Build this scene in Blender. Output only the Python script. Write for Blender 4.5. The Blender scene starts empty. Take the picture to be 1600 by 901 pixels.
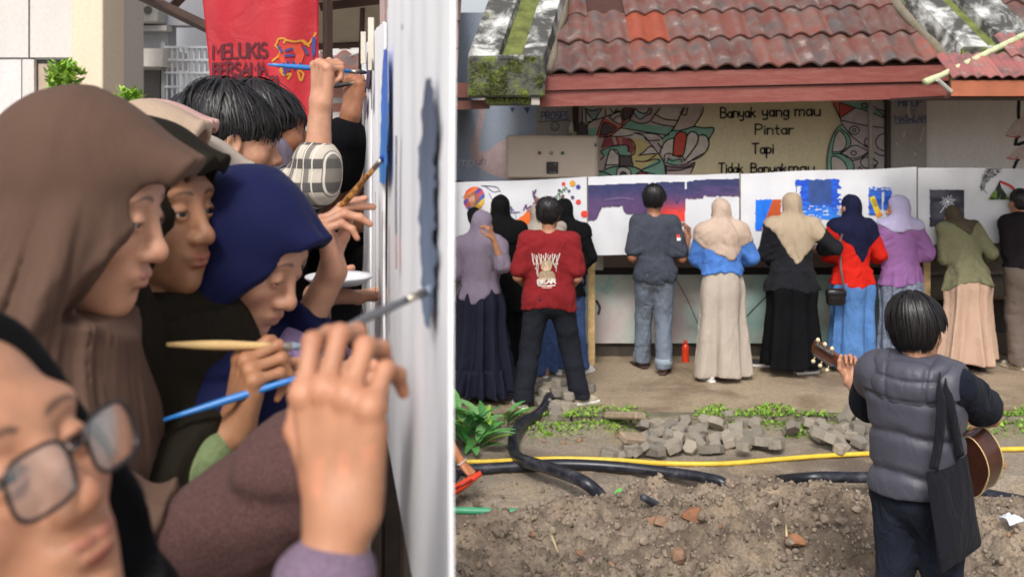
import bpy, math, random
import numpy as np
from mathutils import Vector, Matrix, noise as mnoise

random.seed(7)
RNG = np.random.default_rng(11)
SC = bpy.context.scene
COL = SC.collection
PI = math.pi
R = math.radians

# ------------------------------------------------------------------ camera
H = 2.35                      # camera height above the courtyard
F = 1600.0                    # focal length in photograph pixels
HOR = 184.0                   # horizon row
cam_data = bpy.data.cameras.new('camera')
cam = bpy.data.objects.new('camera', cam_data)
COL.objects.link(cam)
cam.location = (0, 0, H)
cam.rotation_euler = (R(90), 0, 0)
cam_data.sensor_width = 36.0
cam_data.lens = 36.0 * F / 1600.0
cam_data.shift_y = -(450.5 - HOR) / 1600.0
cam_data.clip_start = 0.02
cam_data.clip_end = 400.0
cam_data.dof.use_dof = True
cam_data.dof.focus_distance = 3.3
cam_data.dof.aperture_fstop = 5.8
SC.camera = cam

# ------------------------------------------------------------------ world, sun
SUN_EL, SUN_AZ = R(44), R(192)     # azimuth measured clockwise from +Y
world = bpy.data.worlds.new('World')
SC.world = world
world.use_nodes = True
wt = world.node_tree
wt.nodes.clear()
wo = wt.nodes.new('ShaderNodeOutputWorld')
wb = wt.nodes.new('ShaderNodeBackground')
sky = wt.nodes.new('ShaderNodeTexSky')
sky.sky_type = 'NISHITA'
sky.sun_disc = False
sky.sun_elevation = SUN_EL
sky.sun_rotation = SUN_AZ
sky.air_density = 1.0
sky.dust_density = 4.0
sky.ozone_density = 1.0
hs = wt.nodes.new('ShaderNodeHueSaturation')
hs.inputs['Saturation'].default_value = 0.32
wt.links.new(sky.outputs[0], hs.inputs['Color'])
wt.links.new(hs.outputs[0], wb.inputs[0])
wb.inputs[1].default_value = 0.13
wt.links.new(wb.outputs[0], wo.inputs[0])
sun_d = bpy.data.lights.new('sun', 'SUN')
sun_d.energy = 1.5
sun_d.angle = R(12)
sun_d.color = (1.0, 0.965, 0.92)
sun = bpy.data.objects.new('sun', sun_d)
COL.objects.link(sun)
sdir = Vector((math.sin(SUN_AZ) * math.cos(SUN_EL), math.cos(SUN_AZ) * math.cos(SUN_EL), math.sin(SUN_EL)))
sun.rotation_euler = (-sdir).to_track_quat('-Z', 'Y').to_euler()
SC.view_settings.view_transform = 'Standard'
SC.view_settings.look = 'None'
SC.view_settings.gamma = 1.0
SC.view_settings.use_curve_mapping = False
SC.view_settings.exposure = 0.50
SC.render.engine = 'CYCLES'
SC.cycles.max_bounces = 6
SC.cycles.transparent_max_bounces = 8

# ------------------------------------------------------------------ helpers
def P(px, py, d):
    return np.array(((px - 800.0) * d / F, d, H - (py - HOR) * d / F))

def G(px, py, z=0.0):
    d = F * (H - z) / (py - HOR)
    return P(px, py, d)

def srgb(*c):
    if len(c) == 1:
        h = c[0]
        c = ((h >> 16) & 255, (h >> 8) & 255, h & 255)
    o = []
    for v in c:
        v = v / 255.0
        o.append(v / 12.92 if v <= 0.04045 else ((v + 0.055) / 1.055) ** 2.4)
    return tuple(o)

def tag(o, label=None, cat=None, group=None, kind=None):
    if label: o['label'] = label
    if cat: o['category'] = cat
    if group: o['group'] = group
    if kind: o['kind'] = kind
    return o

def thing(name, loc, label, cat, group=None, rz=0.0):
    o = bpy.data.objects.new(name, None)
    o.empty_display_size = 0.1
    COL.objects.link(o)
    o.location = tuple(float(v) for v in loc)
    o.rotation_euler = (0, 0, rz)
    return tag(o, label, cat, group)

def mesh_data(name, V, Fc, smooth=True, col=None, mats=None, midx=None):
    V = np.asarray(V, dtype=np.float32).reshape(-1, 3)
    me = bpy.data.meshes.new(name)
    if isinstance(Fc, np.ndarray):
        n, k = Fc.shape
        me.vertices.add(len(V)); me.vertices.foreach_set('co', V.ravel())
        me.loops.add(n * k); me.loops.foreach_set('vertex_index', Fc.astype(np.int32).ravel())
        me.polygons.add(n)
        me.polygons.foreach_set('loop_start', np.arange(0, n * k, k, dtype=np.int32))
        me.update(calc_edges=True)
    else:
        me.from_pydata([tuple(v) for v in V.tolist()], [], [tuple(int(i) for i in f) for f in Fc])
        me.update()
    me.validate()
    me.polygons.foreach_set('use_smooth', np.full(len(me.polygons), smooth, dtype=bool))
    if col is not None:
        c = np.ones((len(V), 4), dtype=np.float32)
        c[:, :3] = np.asarray(col, dtype=np.float32)[:, :3]
        at = me.attributes.new('Col', 'FLOAT_COLOR', 'POINT')
        at.data.foreach_set('color', c.ravel())
    if midx is not None:
        me.polygons.foreach_set('material_index', np.asarray(midx, dtype=np.int32))
    return me

def mk(name, V, Fc, mat, root=None, smooth=True, col=None, midx=None, auto=None):
    """a mesh object from world-space vertices, child of root when given"""
    V = np.asarray(V, dtype=np.float64).reshape(-1, 3)
    if root is not None:
        M = np.array(root_matrix(root).inverted())
        V = V @ M[:3, :3].T + M[:3, 3]
    me = mesh_data(name, V, Fc, smooth, col, midx=midx)
    for m in (mat if isinstance(mat, (list, tuple)) else [mat]):
        me.materials.append(m)
    if auto is not None:
        me.polygons.foreach_set('use_smooth', np.full(len(me.polygons), True, dtype=bool))
        me.set_sharp_from_angle(angle=R(auto))
    o = bpy.data.objects.new(name, me)
    COL.objects.link(o)
    if root is not None:
        o.parent = root
    return o

def root_matrix(o):
    m = Matrix.Translation(o.location) @ o.rotation_euler.to_matrix().to_4x4()
    return (root_matrix(o.parent) @ m) if o.parent else m

def link_copy(name, src, root, loc, rot=(0, 0, 0), scale=(1, 1, 1)):
    o = src.copy(); COL.objects.link(o); o.name = name
    o.parent = root; o.location = loc; o.rotation_euler = rot; o.scale = scale
    return o

class MB:
    """collects simple solids into one mesh"""
    def __init__(s): s.V = []; s.F = []; s.mi = []; s.n = 0
    def add(s, V, Fc, mi=0):
        V = np.asarray(V, dtype=float).reshape(-1, 3)
        s.V.append(V); s.F += [tuple(int(i) + s.n for i in f) for f in Fc]; s.mi += [mi] * len(Fc); s.n += len(V); return s
    def box(s, lo, hi, mi=0, M=None, bevel=0.0):
        lo = np.array(lo, float); hi = np.array(hi, float)
        if bevel > 0:
            b = min(bevel, 0.49 * float((hi - lo).min()))
            c = (lo + hi) / 2; h = (hi - lo) / 2
            pts = []; idx = {}
            for sx in (-1, 1):
                for sy in (-1, 1):
                    for sz in (-1, 1):
                        for ax in range(3):
                            p = np.array([sx, sy, sz], float) * (h - b)
                            p[ax] += (sx, sy, sz)[ax] * b
                            idx[(sx, sy, sz, ax)] = len(pts); pts.append(c + p)
            fs = []
            for ax in range(3):
                o1, o2 = [a for a in range(3) if a != ax]
                for sg in (-1, 1):
                    q = []
                    for u, v in ((-1, -1), (1, -1), (1, 1), (-1, 1)):
                        k = [0, 0, 0]; k[ax] = sg; k[o1] = u; k[o2] = v
                        q.append(idx[(k[0], k[1], k[2], ax)])
                    if (sg > 0) != (ax != 1): q = q[::-1]
                    fs.append(q)
            for ax in range(3):
                o1, o2 = [a for a in range(3) if a != ax]
                for u in (-1, 1):
                    for v in (-1, 1):
                        a = [0, 0, 0]; a[o1] = u; a[o2] = v
                        k0 = list(a); k0[ax] = -1; k1 = list(a); k1[ax] = 1
                        q = [idx[(*k0, o1)], idx[(*k1, o1)], idx[(*k1, o2)], idx[(*k0, o2)]]
                        fs.append(q)
            for sx in (-1, 1):
                for sy in (-1, 1):
                    for sz in (-1, 1):
                        fs.append([idx[(sx, sy, sz, 0)], idx[(sx, sy, sz, 1)], idx[(sx, sy, sz, 2)]])
            # orient outwards
            pts = np.array(pts)
            out = []
            for f in fs:
                a, b_, c_ = pts[f[0]], pts[f[1]], pts[f[2]]
                nrm = np.cross(b_ - a, c_ - a)
                out.append(f if np.dot(nrm, pts[f].mean(0) - c) > 0 else f[::-1])
            V = pts; Fc = out
        else:
            V = np.array([[x, y, z] for x in (lo[0], hi[0]) for y in (lo[1], hi[1]) for z in (lo[2], hi[2])])
            Fc = [(0, 1, 3, 2), (4, 6, 7, 5), (0, 4, 5, 1), (2, 3, 7, 6), (0, 2, 6, 4), (1, 5, 7, 3)]
        if M is not None:
            V = V @ np.array(M)[:3, :3].T + np.array(M)[:3, 3]
        return s.add(V, Fc, mi)
    def tube(s, pts, r, n=8, mi=0, caps=True, closed=False):
        V, Fc = tube(pts, r, n, caps, closed)
        return s.add(V, Fc, mi)
    def obj(s, name, mat, root=None, smooth=False, auto=None):
        return mk(name, np.concatenate(s.V), s.F, mat, root, smooth, midx=s.mi, auto=auto)

def tube(pts, r, n=8, caps=True, closed=False):
    pts = np.asarray(pts, float); m = len(pts)
    rr = np.full(m, r, float) if np.isscalar(r) else np.asarray(r, float)
    if closed:
        T = np.roll(pts, -1, 0) - np.roll(pts, 1, 0)
    else:
        T = np.gradient(pts, axis=0)
    T /= np.linalg.norm(T, axis=1)[:, None] + 1e-12
    up = np.array([0, 0, 1.0]) if abs(T[0][2]) < 0.9 else np.array([1.0, 0, 0])
    N = np.cross(T[0], up); N /= np.linalg.norm(N)
    a = np.linspace(0, 2 * PI, n, endpoint=False)
    V = []
    for i in range(m):
        N = N - T[i] * np.dot(N, T[i]); N /= np.linalg.norm(N) + 1e-12
        B = np.cross(T[i], N)
        V.append(pts[i] + rr[i] * (np.cos(a)[:, None] * N + np.sin(a)[:, None] * B))
    V = np.concatenate(V)
    Fc = []
    for i in range(m if closed else m - 1):
        j = (i + 1) % m
        for k in range(n):
            l = (k + 1) % n
            Fc.append((i * n + k, i * n + l, j * n + l, j * n + k))
    if caps and not closed:
        Fc.append(tuple(range(n))[::-1]); Fc.append(tuple((m - 1) * n + k for k in range(n)))
    return V, Fc

def spline(pts, n=40):
    """Catmull-Rom through the given points"""
    p = np.asarray(pts, float)
    p = np.vstack([2 * p[0] - p[1], p, 2 * p[-1] - p[-2]])
    out = []
    segs = len(p) - 3
    per = max(2, n // segs)
    for i in range(segs):
        p0, p1, p2, p3 = p[i:i + 4]
        t = np.linspace(0, 1, per, endpoint=(i == segs - 1))[:, None]
        out.append(0.5 * ((2 * p1) + (-p0 + p2) * t + (2 * p0 - 5 * p1 + 4 * p2 - p3) * t ** 2 + (-p0 + 3 * p1 - 3 * p2 + p3) * t ** 3))
    return np.concatenate(out)

# ------------------------------------------------------------------ numpy noise
_NT = np.random.default_rng(99).uniform(-1, 1, 64 ** 3).astype(np.float32)
def vnoise(p, seed=0):
    p = np.asarray(p, dtype=np.float64) + (seed * 7.31 % 64)
    fl = np.floor(p); f = (p - fl).astype(np.float32); i = fl.astype(np.int64) & 63; j = (i + 1) & 63
    u = f * f * (3 - 2 * f)
    x0, x1 = i[:, 0] * 4096, j[:, 0] * 4096; y0, y1 = i[:, 1] * 64, j[:, 1] * 64; z0, z1 = i[:, 2], j[:, 2]
    ux, uy, uz = u[:, 0], u[:, 1], u[:, 2]
    def ed(a, b):
        lo = _NT[a + b + z0]; return lo + (_NT[a + b + z1] - lo) * uz
    a = ed(x0, y0); a = a + (ed(x0, y1) - a) * uy
    b = ed(x1, y0); b = b + (ed(x1, y1) - b) * uy
    return (a + (b - a) * ux).astype(np.float64)

def fbm(p, seed=0, oct=3):
    a = 1.0; s = 0; t = 0
    for k in range(oct):
        s = s + a * vnoise(p * (2.03 ** k) + 17.3 * k, seed + k); t += a; a *= 0.5
    return s / t

# ------------------------------------------------------------------ signed-distance modelling
def smin(a, b, k):
    h = np.clip(0.5 + 0.5 * (b - a) / k, 0, 1)
    return b + (a - b) * h - k * h * (1 - h)
def smax(a, b, k): return -smin(-a, -b, k)
def ell(p, c, r):
    q = (p - np.asarray(c, float)); r = np.asarray(r, float)
    k0 = np.sqrt(((q / r) ** 2).sum(1)); k1 = np.sqrt(((q / (r * r)) ** 2).sum(1))
    return k0 * (k0 - 1.0) / np.maximum(k1, 1e-9)
def sph(p, c, r): return np.sqrt(((p - np.asarray(c, float)) ** 2).sum(1)) - r
def cap(p, a, b, ra, rb=None):
    rb = ra if rb is None else rb
    a = np.asarray(a, float); b = np.asarray(b, float)
    ab = b - a; L = max(float(ab @ ab), 1e-12)
    t = np.clip((p - a) @ ab / L, 0, 1)
    return np.sqrt(((p - a - t[:, None] * ab) ** 2).sum(1)) - (ra + (rb - ra) * t)
def sbox(p, c, h, rd=0.0):
    q = np.abs(p - np.asarray(c, float)) - (np.asarray(h, float) - rd)
    return np.sqrt((np.maximum(q, 0) ** 2).sum(1)) + np.minimum(q.max(1), 0) - rd
def chain(p, pts, rs, k=0.01):
    d = None
    for i in range(len(pts) - 1):
        c = cap(p, pts[i], pts[i + 1], rs[i], rs[i + 1])
        d = c if d is None else smin(d, c, k)
    return d

def sdf_mesh(f, lo, hi, h, margin=1.7, smooth=1):
    lo = np.asarray(lo, float); hi = np.asarray(hi, float)
    B = 6
    nb = np.maximum(1, np.ceil((hi - lo) / (h * B)).astype(int))
    bi = np.stack(np.meshgrid(*[np.arange(n) for n in nb], indexing='ij'), -1).reshape(-1, 3)
    cen = lo + (bi + 0.5) * h * B
    dc = f(cen)
    act = np.abs(dc) < B * h * 0.866 * margin
    n = nb * B + 1
    D = np.empty(n, dtype=np.float32)
    D6 = np.where(dc < 0, -1.0, 1.0).reshape(nb).astype(np.float32)
    D[:-1, :-1, :-1] = np.repeat(np.repeat(np.repeat(D6, B, 0), B, 1), B, 2)
    D[-1] = 1; D[:, -1] = 1; D[:, :, -1] = 1
    ab = bi[act]
    lo_off = np.stack(np.meshgrid(*[np.arange(B + 1)] * 3, indexing='ij'), -1).reshape(-1, 3)
    CH = 1500
    for s in range(0, len(ab), CH):
        g = (ab[s:s + CH, None, :] * B + lo_off[None]).reshape(-1, 3)
        D[g[:, 0], g[:, 1], g[:, 2]] = f(lo + g * h)
    D[0] = np.maximum(D[0], 1e-4); D[-1] = np.maximum(D[-1], 1e-4)
    D[:, 0] = np.maximum(D[:, 0], 1e-4); D[:, -1] = np.maximum(D[:, -1], 1e-4)
    D[:, :, 0] = np.maximum(D[:, :, 0], 1e-4); D[:, :, -1] = np.maximum(D[:, :, -1], 1e-4)
    S = D < 0
    cnt = np.zeros(np.array(D.shape) - 1, dtype=np.int8)
    offs = [(a, b, c) for a in (0, 1) for b in (0, 1) for c in (0, 1)]
    for a, b, c in offs:
        cnt += S[a:a + cnt.shape[0], b:b + cnt.shape[1], c:c + cnt.shape[2]]
    cells = np.argwhere((cnt > 0) & (cnt < 8))
    if len(cells) == 0:
        return np.zeros((0, 3)), np.zeros((0, 4), int)
    idx = np.full(cnt.shape, -1, dtype=np.int32)
    idx[cells[:, 0], cells[:, 1], cells[:, 2]] = np.arange(len(cells))
    vals = {o: D[cells[:, 0] + o[0], cells[:, 1] + o[1], cells[:, 2] + o[2]].astype(float) for o in offs}
    acc = np.zeros((len(cells), 3)); num = np.zeros(len(cells))
    for o in offs:
        for ax in range(3):
            if o[ax] == 0:
                q = list(o); q[ax] = 1; q = tuple(q)
                v0, v1 = vals[o], vals[q]
                m = (v0 < 0) != (v1 < 0)
                t = np.where(m, v0 / np.where(v0 == v1, 1, v0 - v1), 0)
                pt = np.tile(np.array(o, float), (len(cells), 1)); pt[:, ax] = t
                acc += pt * m[:, None]; num += m
    V = lo + (cells + acc / num[:, None]) * h
    quads = []
    for ax in range(3):
        o1, o2 = [(1, 2), (2, 0), (0, 1)][ax]
        sl0 = [slice(None)] * 3; sl1 = [slice(None)] * 3
        sl0[ax] = slice(0, -1); sl1[ax] = slice(1, None)
        A = S[tuple(sl0)]; Bv = S[tuple(sl1)]
        e = np.argwhere(A != Bv)
        m = (e[:, o1] > 0) & (e[:, o2] > 0) & (e[:, o1] < D.shape[o1] - 1) & (e[:, o2] < D.shape[o2] - 1)
        e = e[m]
        inside0 = A[e[:, 0], e[:, 1], e[:, 2]]
        def at(d1, d2):
            q = e.copy(); q[:, o1] -= d1; q[:, o2] -= d2
            return idx[q[:, 0], q[:, 1], q[:, 2]]
        Q = np.stack([at(1, 1), at(0, 1), at(0, 0), at(1, 0)], 1)
        Q[~inside0] = Q[~inside0][:, ::-1]
        quads.append(Q)
    Q = np.concatenate(quads)
    Q = Q[(Q >= 0).all(1)]
    for _ in range(smooth):
        s = np.zeros_like(V); w = np.zeros(len(V))
        for k in range(4):
            a, b = Q[:, k], Q[:, (k + 1) % 4]
            for ax in range(3):
                s[:, ax] += np.bincount(a, V[b, ax], len(V)) + np.bincount(b, V[a, ax], len(V))
            w += np.bincount(a, None, len(V)) + np.bincount(b, None, len(V))
        V = 0.4 * V + 0.6 * s / np.maximum(w, 1)[:, None]
    return V, Q

def join_meshes(parts):
    V = []; Fs = []; n = 0; C = []
    for v, f, c in parts:
        v = np.asarray(v, float); V.append(v)
        if isinstance(f, np.ndarray): Fs += (f + n).tolist()
        else: Fs += [[i + n for i in q] for q in f]
        C.append(np.tile(np.asarray(c, float), (len(v), 1)) if np.ndim(c) == 1 else c)
        n += len(v)
    return np.concatenate(V), Fs, np.concatenate(C)

# ------------------------------------------------------------------ materials
MATS = {}
class NT:
    def __init__(s, name):
        s.m = bpy.data.materials.new(name); s.m.use_nodes = True
        s.t = s.m.node_tree; s.n = s.t.nodes; s.l = s.t.links
        s.b = s.n['Principled BSDF']
    def node(s, t, **kw):
        o = s.n.new(t)
        for k, v in kw.items():
            if k.startswith('i_'):
                o.inputs[k[2:].replace('_', ' ')].default_value = v
            else: setattr(o, k, v)
        return o
    def coord(s, scale=(1, 1, 1), which='Object'):
        c = s.node('ShaderNodeTexCoord'); m = s.node('ShaderNodeMapping')
        m.inputs['Scale'].default_value = scale
        s.l.new(c.outputs[which], m.inputs[0]); return m.outputs[0]
    def noise(s, vec, scale, detail=4, rough=0.55, dist=0.0):
        o = s.node('ShaderNodeTexNoise'); o.inputs['Scale'].default_value = scale; o.inputs['Detail'].default_value = detail
        o.inputs['Roughness'].default_value = rough; o.inputs['Distortion'].default_value = dist
        s.l.new(vec, o.inputs['Vector']); return o.outputs['Fac']
    def ramp(s, fac, stops):
        o = s.node('ShaderNodeValToRGB'); cr = o.color_ramp
        while len(cr.elements) < len(stops): cr.elements.new(0.5)
        for e, (p, c) in zip(cr.elements, stops):
            e.position = p; e.color = (c[0], c[1], c[2], 1) if hasattr(c, '__len__') else (c, c, c, 1)
        s.l.new(fac, o.inputs[0]); return o.outputs[0]
    def mix(s, fac, a, b, mode='MIX'):
        o = s.node('ShaderNodeMix', data_type='RGBA', blend_type=mode)
        for sock, v in ((o.inputs[0], fac), (o.inputs[6], a), (o.inputs[7], b)):
            if hasattr(v, 'is_linked') or hasattr(v, 'node'): s.l.new(v, sock)
            elif hasattr(v, '__len__'): sock.default_value = (v[0], v[1], v[2], 1)
            else: sock.default_value = v
        return o.outputs[2]
    def bump(s, h, strength=0.3, dist=0.01):
        o = s.node('ShaderNodeBump'); o.inputs['Strength'].default_value = strength; o.inputs['Distance'].default_value = dist
        s.l.new(h, o.inputs['Height']); s.l.new(o.outputs[0], s.b.inputs['Normal']); return o
    def attr(s, name='Col'):
        o = s.node('ShaderNodeAttribute'); o.attribute_name = name; return o.outputs['Color']
    def objrand(s):
        return s.node('ShaderNodeObjectInfo').outputs['Random']
    def base(s, c):
        if hasattr(c, '__len__'): s.b.inputs['Base Color'].default_value = (c[0], c[1], c[2], 1)
        else: s.l.new(c, s.b.inputs['Base Color'])
    def rough(s, r):
        if isinstance(r, (int, float)): s.b.inputs['Roughness'].default_value = r
        else: s.l.new(r, s.b.inputs['Roughness'])

def cloth(name, c, var=0.12, weave=900.0, sheen=0.0, rough=0.9, wrinkle=0.35, wscale=9.0):
    if name in MATS: return MATS[name]
    t = NT(name); v = t.coord()
    n1 = t.noise(v, 6.0, 4); n2 = t.noise(v, weave, 2); n3 = t.noise(t.coord((1.0, 1.0, .45)), wscale, 5, 0.55, 1.1)
    k = t.mix(0.5, n1, n2)
    col = t.ramp(k, [(0.3, tuple(x * (1 - var * 1.6) for x in c)), (0.7, tuple(min(1, x * (1 + var)) for x in c))])
    t.base(col); t.rough(rough)
    t.b.inputs['Sheen Weight'].default_value = sheen * .15
    t.b.inputs['Specular IOR Level'].default_value = .12
    t.b.inputs['Sheen Roughness'].default_value = 0.5
    hmix = t.node('ShaderNodeMath', operation='MULTIPLY_ADD')
    t.l.new(n2, hmix.inputs[0]); hmix.inputs[1].default_value = 0.03; t.l.new(n3, hmix.inputs[2])
    t.bump(hmix.outputs[0], min(1, wrinkle * 1.7), 0.035)
    MATS[name] = t.m; return t.m

def plain(name, c, rough=0.6, metal=0.0, var=0.1, scale=8.0, bump=0.0, bscale=60.0, coat=0.0):
    if name in MATS: return MATS[name]
    t = NT(name); v = t.coord()
    n = t.noise(v, scale, 5, 0.6)
    col = t.ramp(n, [(0.3, tuple(x * (1 - var * 1.5) for x in c)), (0.7, tuple(min(1, x * (1 + var)) for x in c))])
    t.base(col); t.rough(rough); t.b.inputs['Metallic'].default_value = metal
    t.b.inputs['Coat Weight'].default_value = coat
    if bump: t.bump(t.noise(v, bscale, 6, 0.65), bump, 0.01)
    MATS[name] = t.m; return t.m

def attr_mat(name, rough=0.7, bump=0.0, bscale=80, sss=0.0, var=0.06, vscale=30):
    if name in MATS: return MATS[name]
    t = NT(name); v = t.coord()
    c = t.attr()
    n = t.noise(v, vscale, 5, 0.6)
    g = t.ramp(n, [(0.3, 1 - var * 1.5), (0.7, 1 + var)])
    t.base(t.mix(1.0, c, g, 'MULTIPLY')); t.rough(rough)
    if sss:
        t.b.inputs['Subsurface Weight'].default_value = sss
        t.b.inputs['Subsurface Radius'].default_value = (1.0, 0.35, 0.2)
        t.b.inputs['Subsurface Scale'].default_value = 0.006
    if bump: t.bump(t.noise(v, bscale, 4, 0.6), bump, 0.004)
    MATS[name] = t.m; return t.m

SKIN = attr_mat('skin', 0.46, 0.22, 520, 0.10, 0.10, 34)
SK_LIGHT = srgb(192, 142, 114); SK_MID = srgb(178, 126, 96); SK_TAN = srgb(150, 100, 72)

# ------------------------------------------------------------------ people: anatomy as signed-distance fields
def V3(*a): return np.array(a, float)
def unit(v): v = np.asarray(v, float); return v / (np.linalg.norm(v) + 1e-12)
def rot3(yaw=0, pitch=0, roll=0):
    """columns are the head's right, forward, up; yaw turns left, pitch looks up, roll tilts to its right"""
    return np.array((Matrix.Rotation(R(yaw), 3, 'Z') @ Matrix.Rotation(R(pitch), 3, 'X') @ Matrix.Rotation(R(roll), 3, 'Y')))

def head_field(q, fine=True, lid=1.0, fem=True, down=0.0, ear=True):
    d = ell(q, (0, -.014, .036), (.073, .093, .086))
    d = smin(d, ell(q, (0, .022, -.03), (.0625, .066, .085)), .03)
    d = smin(d, ell(q, (0, .035, -.085), (.042, .048, .034)), .03)
    d = smin(d, ell(q, (0, .0725, -.104), (.020, .019, .017)), .024)
    ax = np.abs(q[:, 0]); m = np.stack([ax, q[:, 1], q[:, 2]], 1)
    d = smin(d, ell(m, (.041, .054, -.026), (.023, .024, .022)), .025)
    if not fine:
        d = smin(d, cap(q, (0, .085, .01), (0, .108, -.035), .008, .012), .014)
        d = smin(d, ell(q, (0, .083, -.067), (.024, .016, .016)), .014)
        d = smin(d, ell(m, (.075, -.006, -.008), (.010, .022, .032)), .006)
        return d
    d = smin(d, ell(m, (.024, .069, .030), (.030, .012, .012)), .02)            # brow
    d = smin(d, ell(q, (0, .074, -.064), (.030, .019, .026)), .02)              # muzzle
    d = smax(d, -ell(m, (.031, .1035, .000), (.021, .021, .014)), .018)          # sockets
    lidb = sph(m, (.031, .0745, .001), .0146)
    op = ell(m, (.031, .0885, .0005 - .003 * down), (.0145, .0135, .0052 * lid + .0003))
    lidb = smax(lidb, -op, .0018)
    d = smin(d, lidb, .004)
    d = smax(d, -op, .0015)
    br = cap(q, (0, .079, .018), (0, .1035, -.027), .0075, .0085)
    d = smin(d, br, .014)
    d = smin(d, sph(q, (0, .1065, -.0335), .0105), .01)
    d = smin(d, ell(m, (.0125, .0955, -.0375), (.0078, .0105, .0075)), .007)
    d = smax(d, -ell(m, (.0065, .1015, -.0455), (.0042, .0065, .0035)), .003)
    d = smax(d, -cap(q, (0, .1005, -.046), (0, .0985, -.056), .0022), .004)
    m = m - np.stack([0 * ax, 0 * ax, 8.0 * ax * ax], 1); ql = q - np.stack([0 * ax, 0 * ax, 8.0 * ax * ax], 1)
    up = smin(ell(m, (.0085, .0935, -.0640), (.0125, .0092, .0052)), ell(m, (.016, .0875, -.0665), (.010, .007, .0035)), .006)
    lo = smin(ell(ql, (0, .0935, -.0745), (.0165, .0092, .0062)), ell(m, (.013, .0875, -.0715), (.012, .007, .0038)), .006)
    d = smin(d, up, .005); d = smin(d, lo, .005)
    d = smax(d, -ell(ql, (0, .107, -.0690), (.023, .0125, .0011)), .0025)
    d = smax(d, -ell(q, (0, .100, -.0850), (.022, .008, .006)), .008); m = np.stack([ax, q[:, 1], q[:, 2]], 1)
    if not ear: return d
    ear = ell(m, (.076, -.008, -.006), (.009, .021, .031))
    ear = smax(ear, -ell(m, (.085, -.004, -.004), (.007, .012, .020)), .004)
    d = smin(d, ear, .006)
    return d

def head_color(q, tone, lips=srgb(150, 66, 70), brow=srgb(48, 36, 30), blush=0.3, down=0.0, brows=1.0):
    tone = np.asarray(tone, float)
    c = np.tile(tone, (len(q), 1))
    ax = np.abs(q[:, 0]); m = np.stack([ax, q[:, 1], q[:, 2]], 1)
    def blend(c, w, col):
        w = np.clip(w, 0, 1)[:, None]; return c * (1 - w) + np.asarray(col) * w
    red = tone * np.array([1.02, .80, .78])
    c = blend(c, blush * np.exp(-(((m - V3(.045, .07, -.035)) / .022) ** 2).sum(1)), red)
    c = blend(c, .5 * np.exp(-(((m - V3(0, .112, -.035)) / .014) ** 2).sum(1)), red)
    front = np.clip((q[:, 1] - .06) / .02, 0, 1)
    b8 = np.stack([0 * ax, 0 * ax, 8.0 * ax * ax], 1); m0, q0 = m, q; m = m - b8; q = q - b8
    ld = np.minimum(np.minimum(ell(m, (.0085, .0935, -.0640), (.0135, .0105, .0056)), ell(q, (0, .0935, -.0745), (.0172, .0105, .0066))),
                    np.minimum(ell(m, (.016, .0875, -.0668), (.0105, .009, .0036)), ell(m, (.013, .0875, -.0715), (.0125, .009, .004))))
    m, q = m0, q0
    c = blend(c, front * np.clip(.6 - ld / .0022, 0, 1) * .95, lips)
    zc = .0255 + .0065 * (1 - ((ax - .030) / .024) ** 2) - .003 * (ax > .04) * (ax - .04) / .01
    th = .0042 * np.clip((ax - .010) / .006, 0, 1) * np.clip((.057 - ax) / .03, 0, 1)
    n = vnoise(q * V3(300, 300, 900), 5) * .25
    w = np.clip(1.2 - np.abs(q[:, 2] - zc) / np.maximum(th, 1e-5) + n, 0, 1) * (q[:, 1] > .04) * (th > 3e-4)
    c = blend(c, w * .8 * brows, brow)
    # lash line round the eye opening
    op = ell(m, (.031, .0885, .0005 - .003 * down), (.0150, .014, .0058))
    lash = np.clip(1 - np.abs(op) / .0016, 0, 1) * (q[:, 2] > -.001 - .004 * down) * (q[:, 1] > .06)
    c = blend(c, lash * .75, srgb(30, 22, 20))
    return c

def hand_pts(W, u, n, side='R', curl=((30, 40, 25),) * 4, thumb=None, s=1.0, spread=0.0):
    W = np.asarray(W, float); u = unit(u); n = np.asarray(n, float); n = unit(n - u * (n @ u))
    v = np.cross(u, n) * (1 if side == 'R' else -1)
    L = [(.042, .025, .020), (.046, .029, .021), (.043, .027, .021), (.034, .021, .018)]
    mu = [.086, .090, .085, .077]; mv = [.029, .0095, -.0105, -.029]
    fingers = []
    for i in range(4):
        mcp = W + (u * mu[i] + v * mv[i]) * s
        pts = [mcp]; a = 0.0
        side_v = v * (mv[i] / .03) * (0.06 + spread)
        for k in range(3):
            a += R(curl[i][k])
            dvec = unit(u * math.cos(a) + n * math.sin(a) + side_v * max(0.0, math.cos(a)))
            pts.append(pts[-1] + dvec * L[i][k] * s)
        rr = [.0090, .0080, .0072, .0058]
        rr = [x * s * (1 if i < 3 else .88) for x in rr]
        fingers.append((pts, rr))
    tb = W + (u * .022 + v * .024 + n * .006) * s
    td = thumb or ((.62, .62, .45), (.88, .10, .45), (.92, -.12, .35))
    tl = [.046, .033, .026]; tp = [tb]
    for k in range(3):
        dv = unit(u * td[k][0] + v * td[k][1] + n * td[k][2]); tp.append(tp[-1] + dv * tl[k] * s)
    fingers.append((tp, [.0135 * s, .0110 * s, .0098 * s, .0076 * s]))
    return dict(W=W, u=u, v=v, n=n, f=fingers, s=s)

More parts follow.
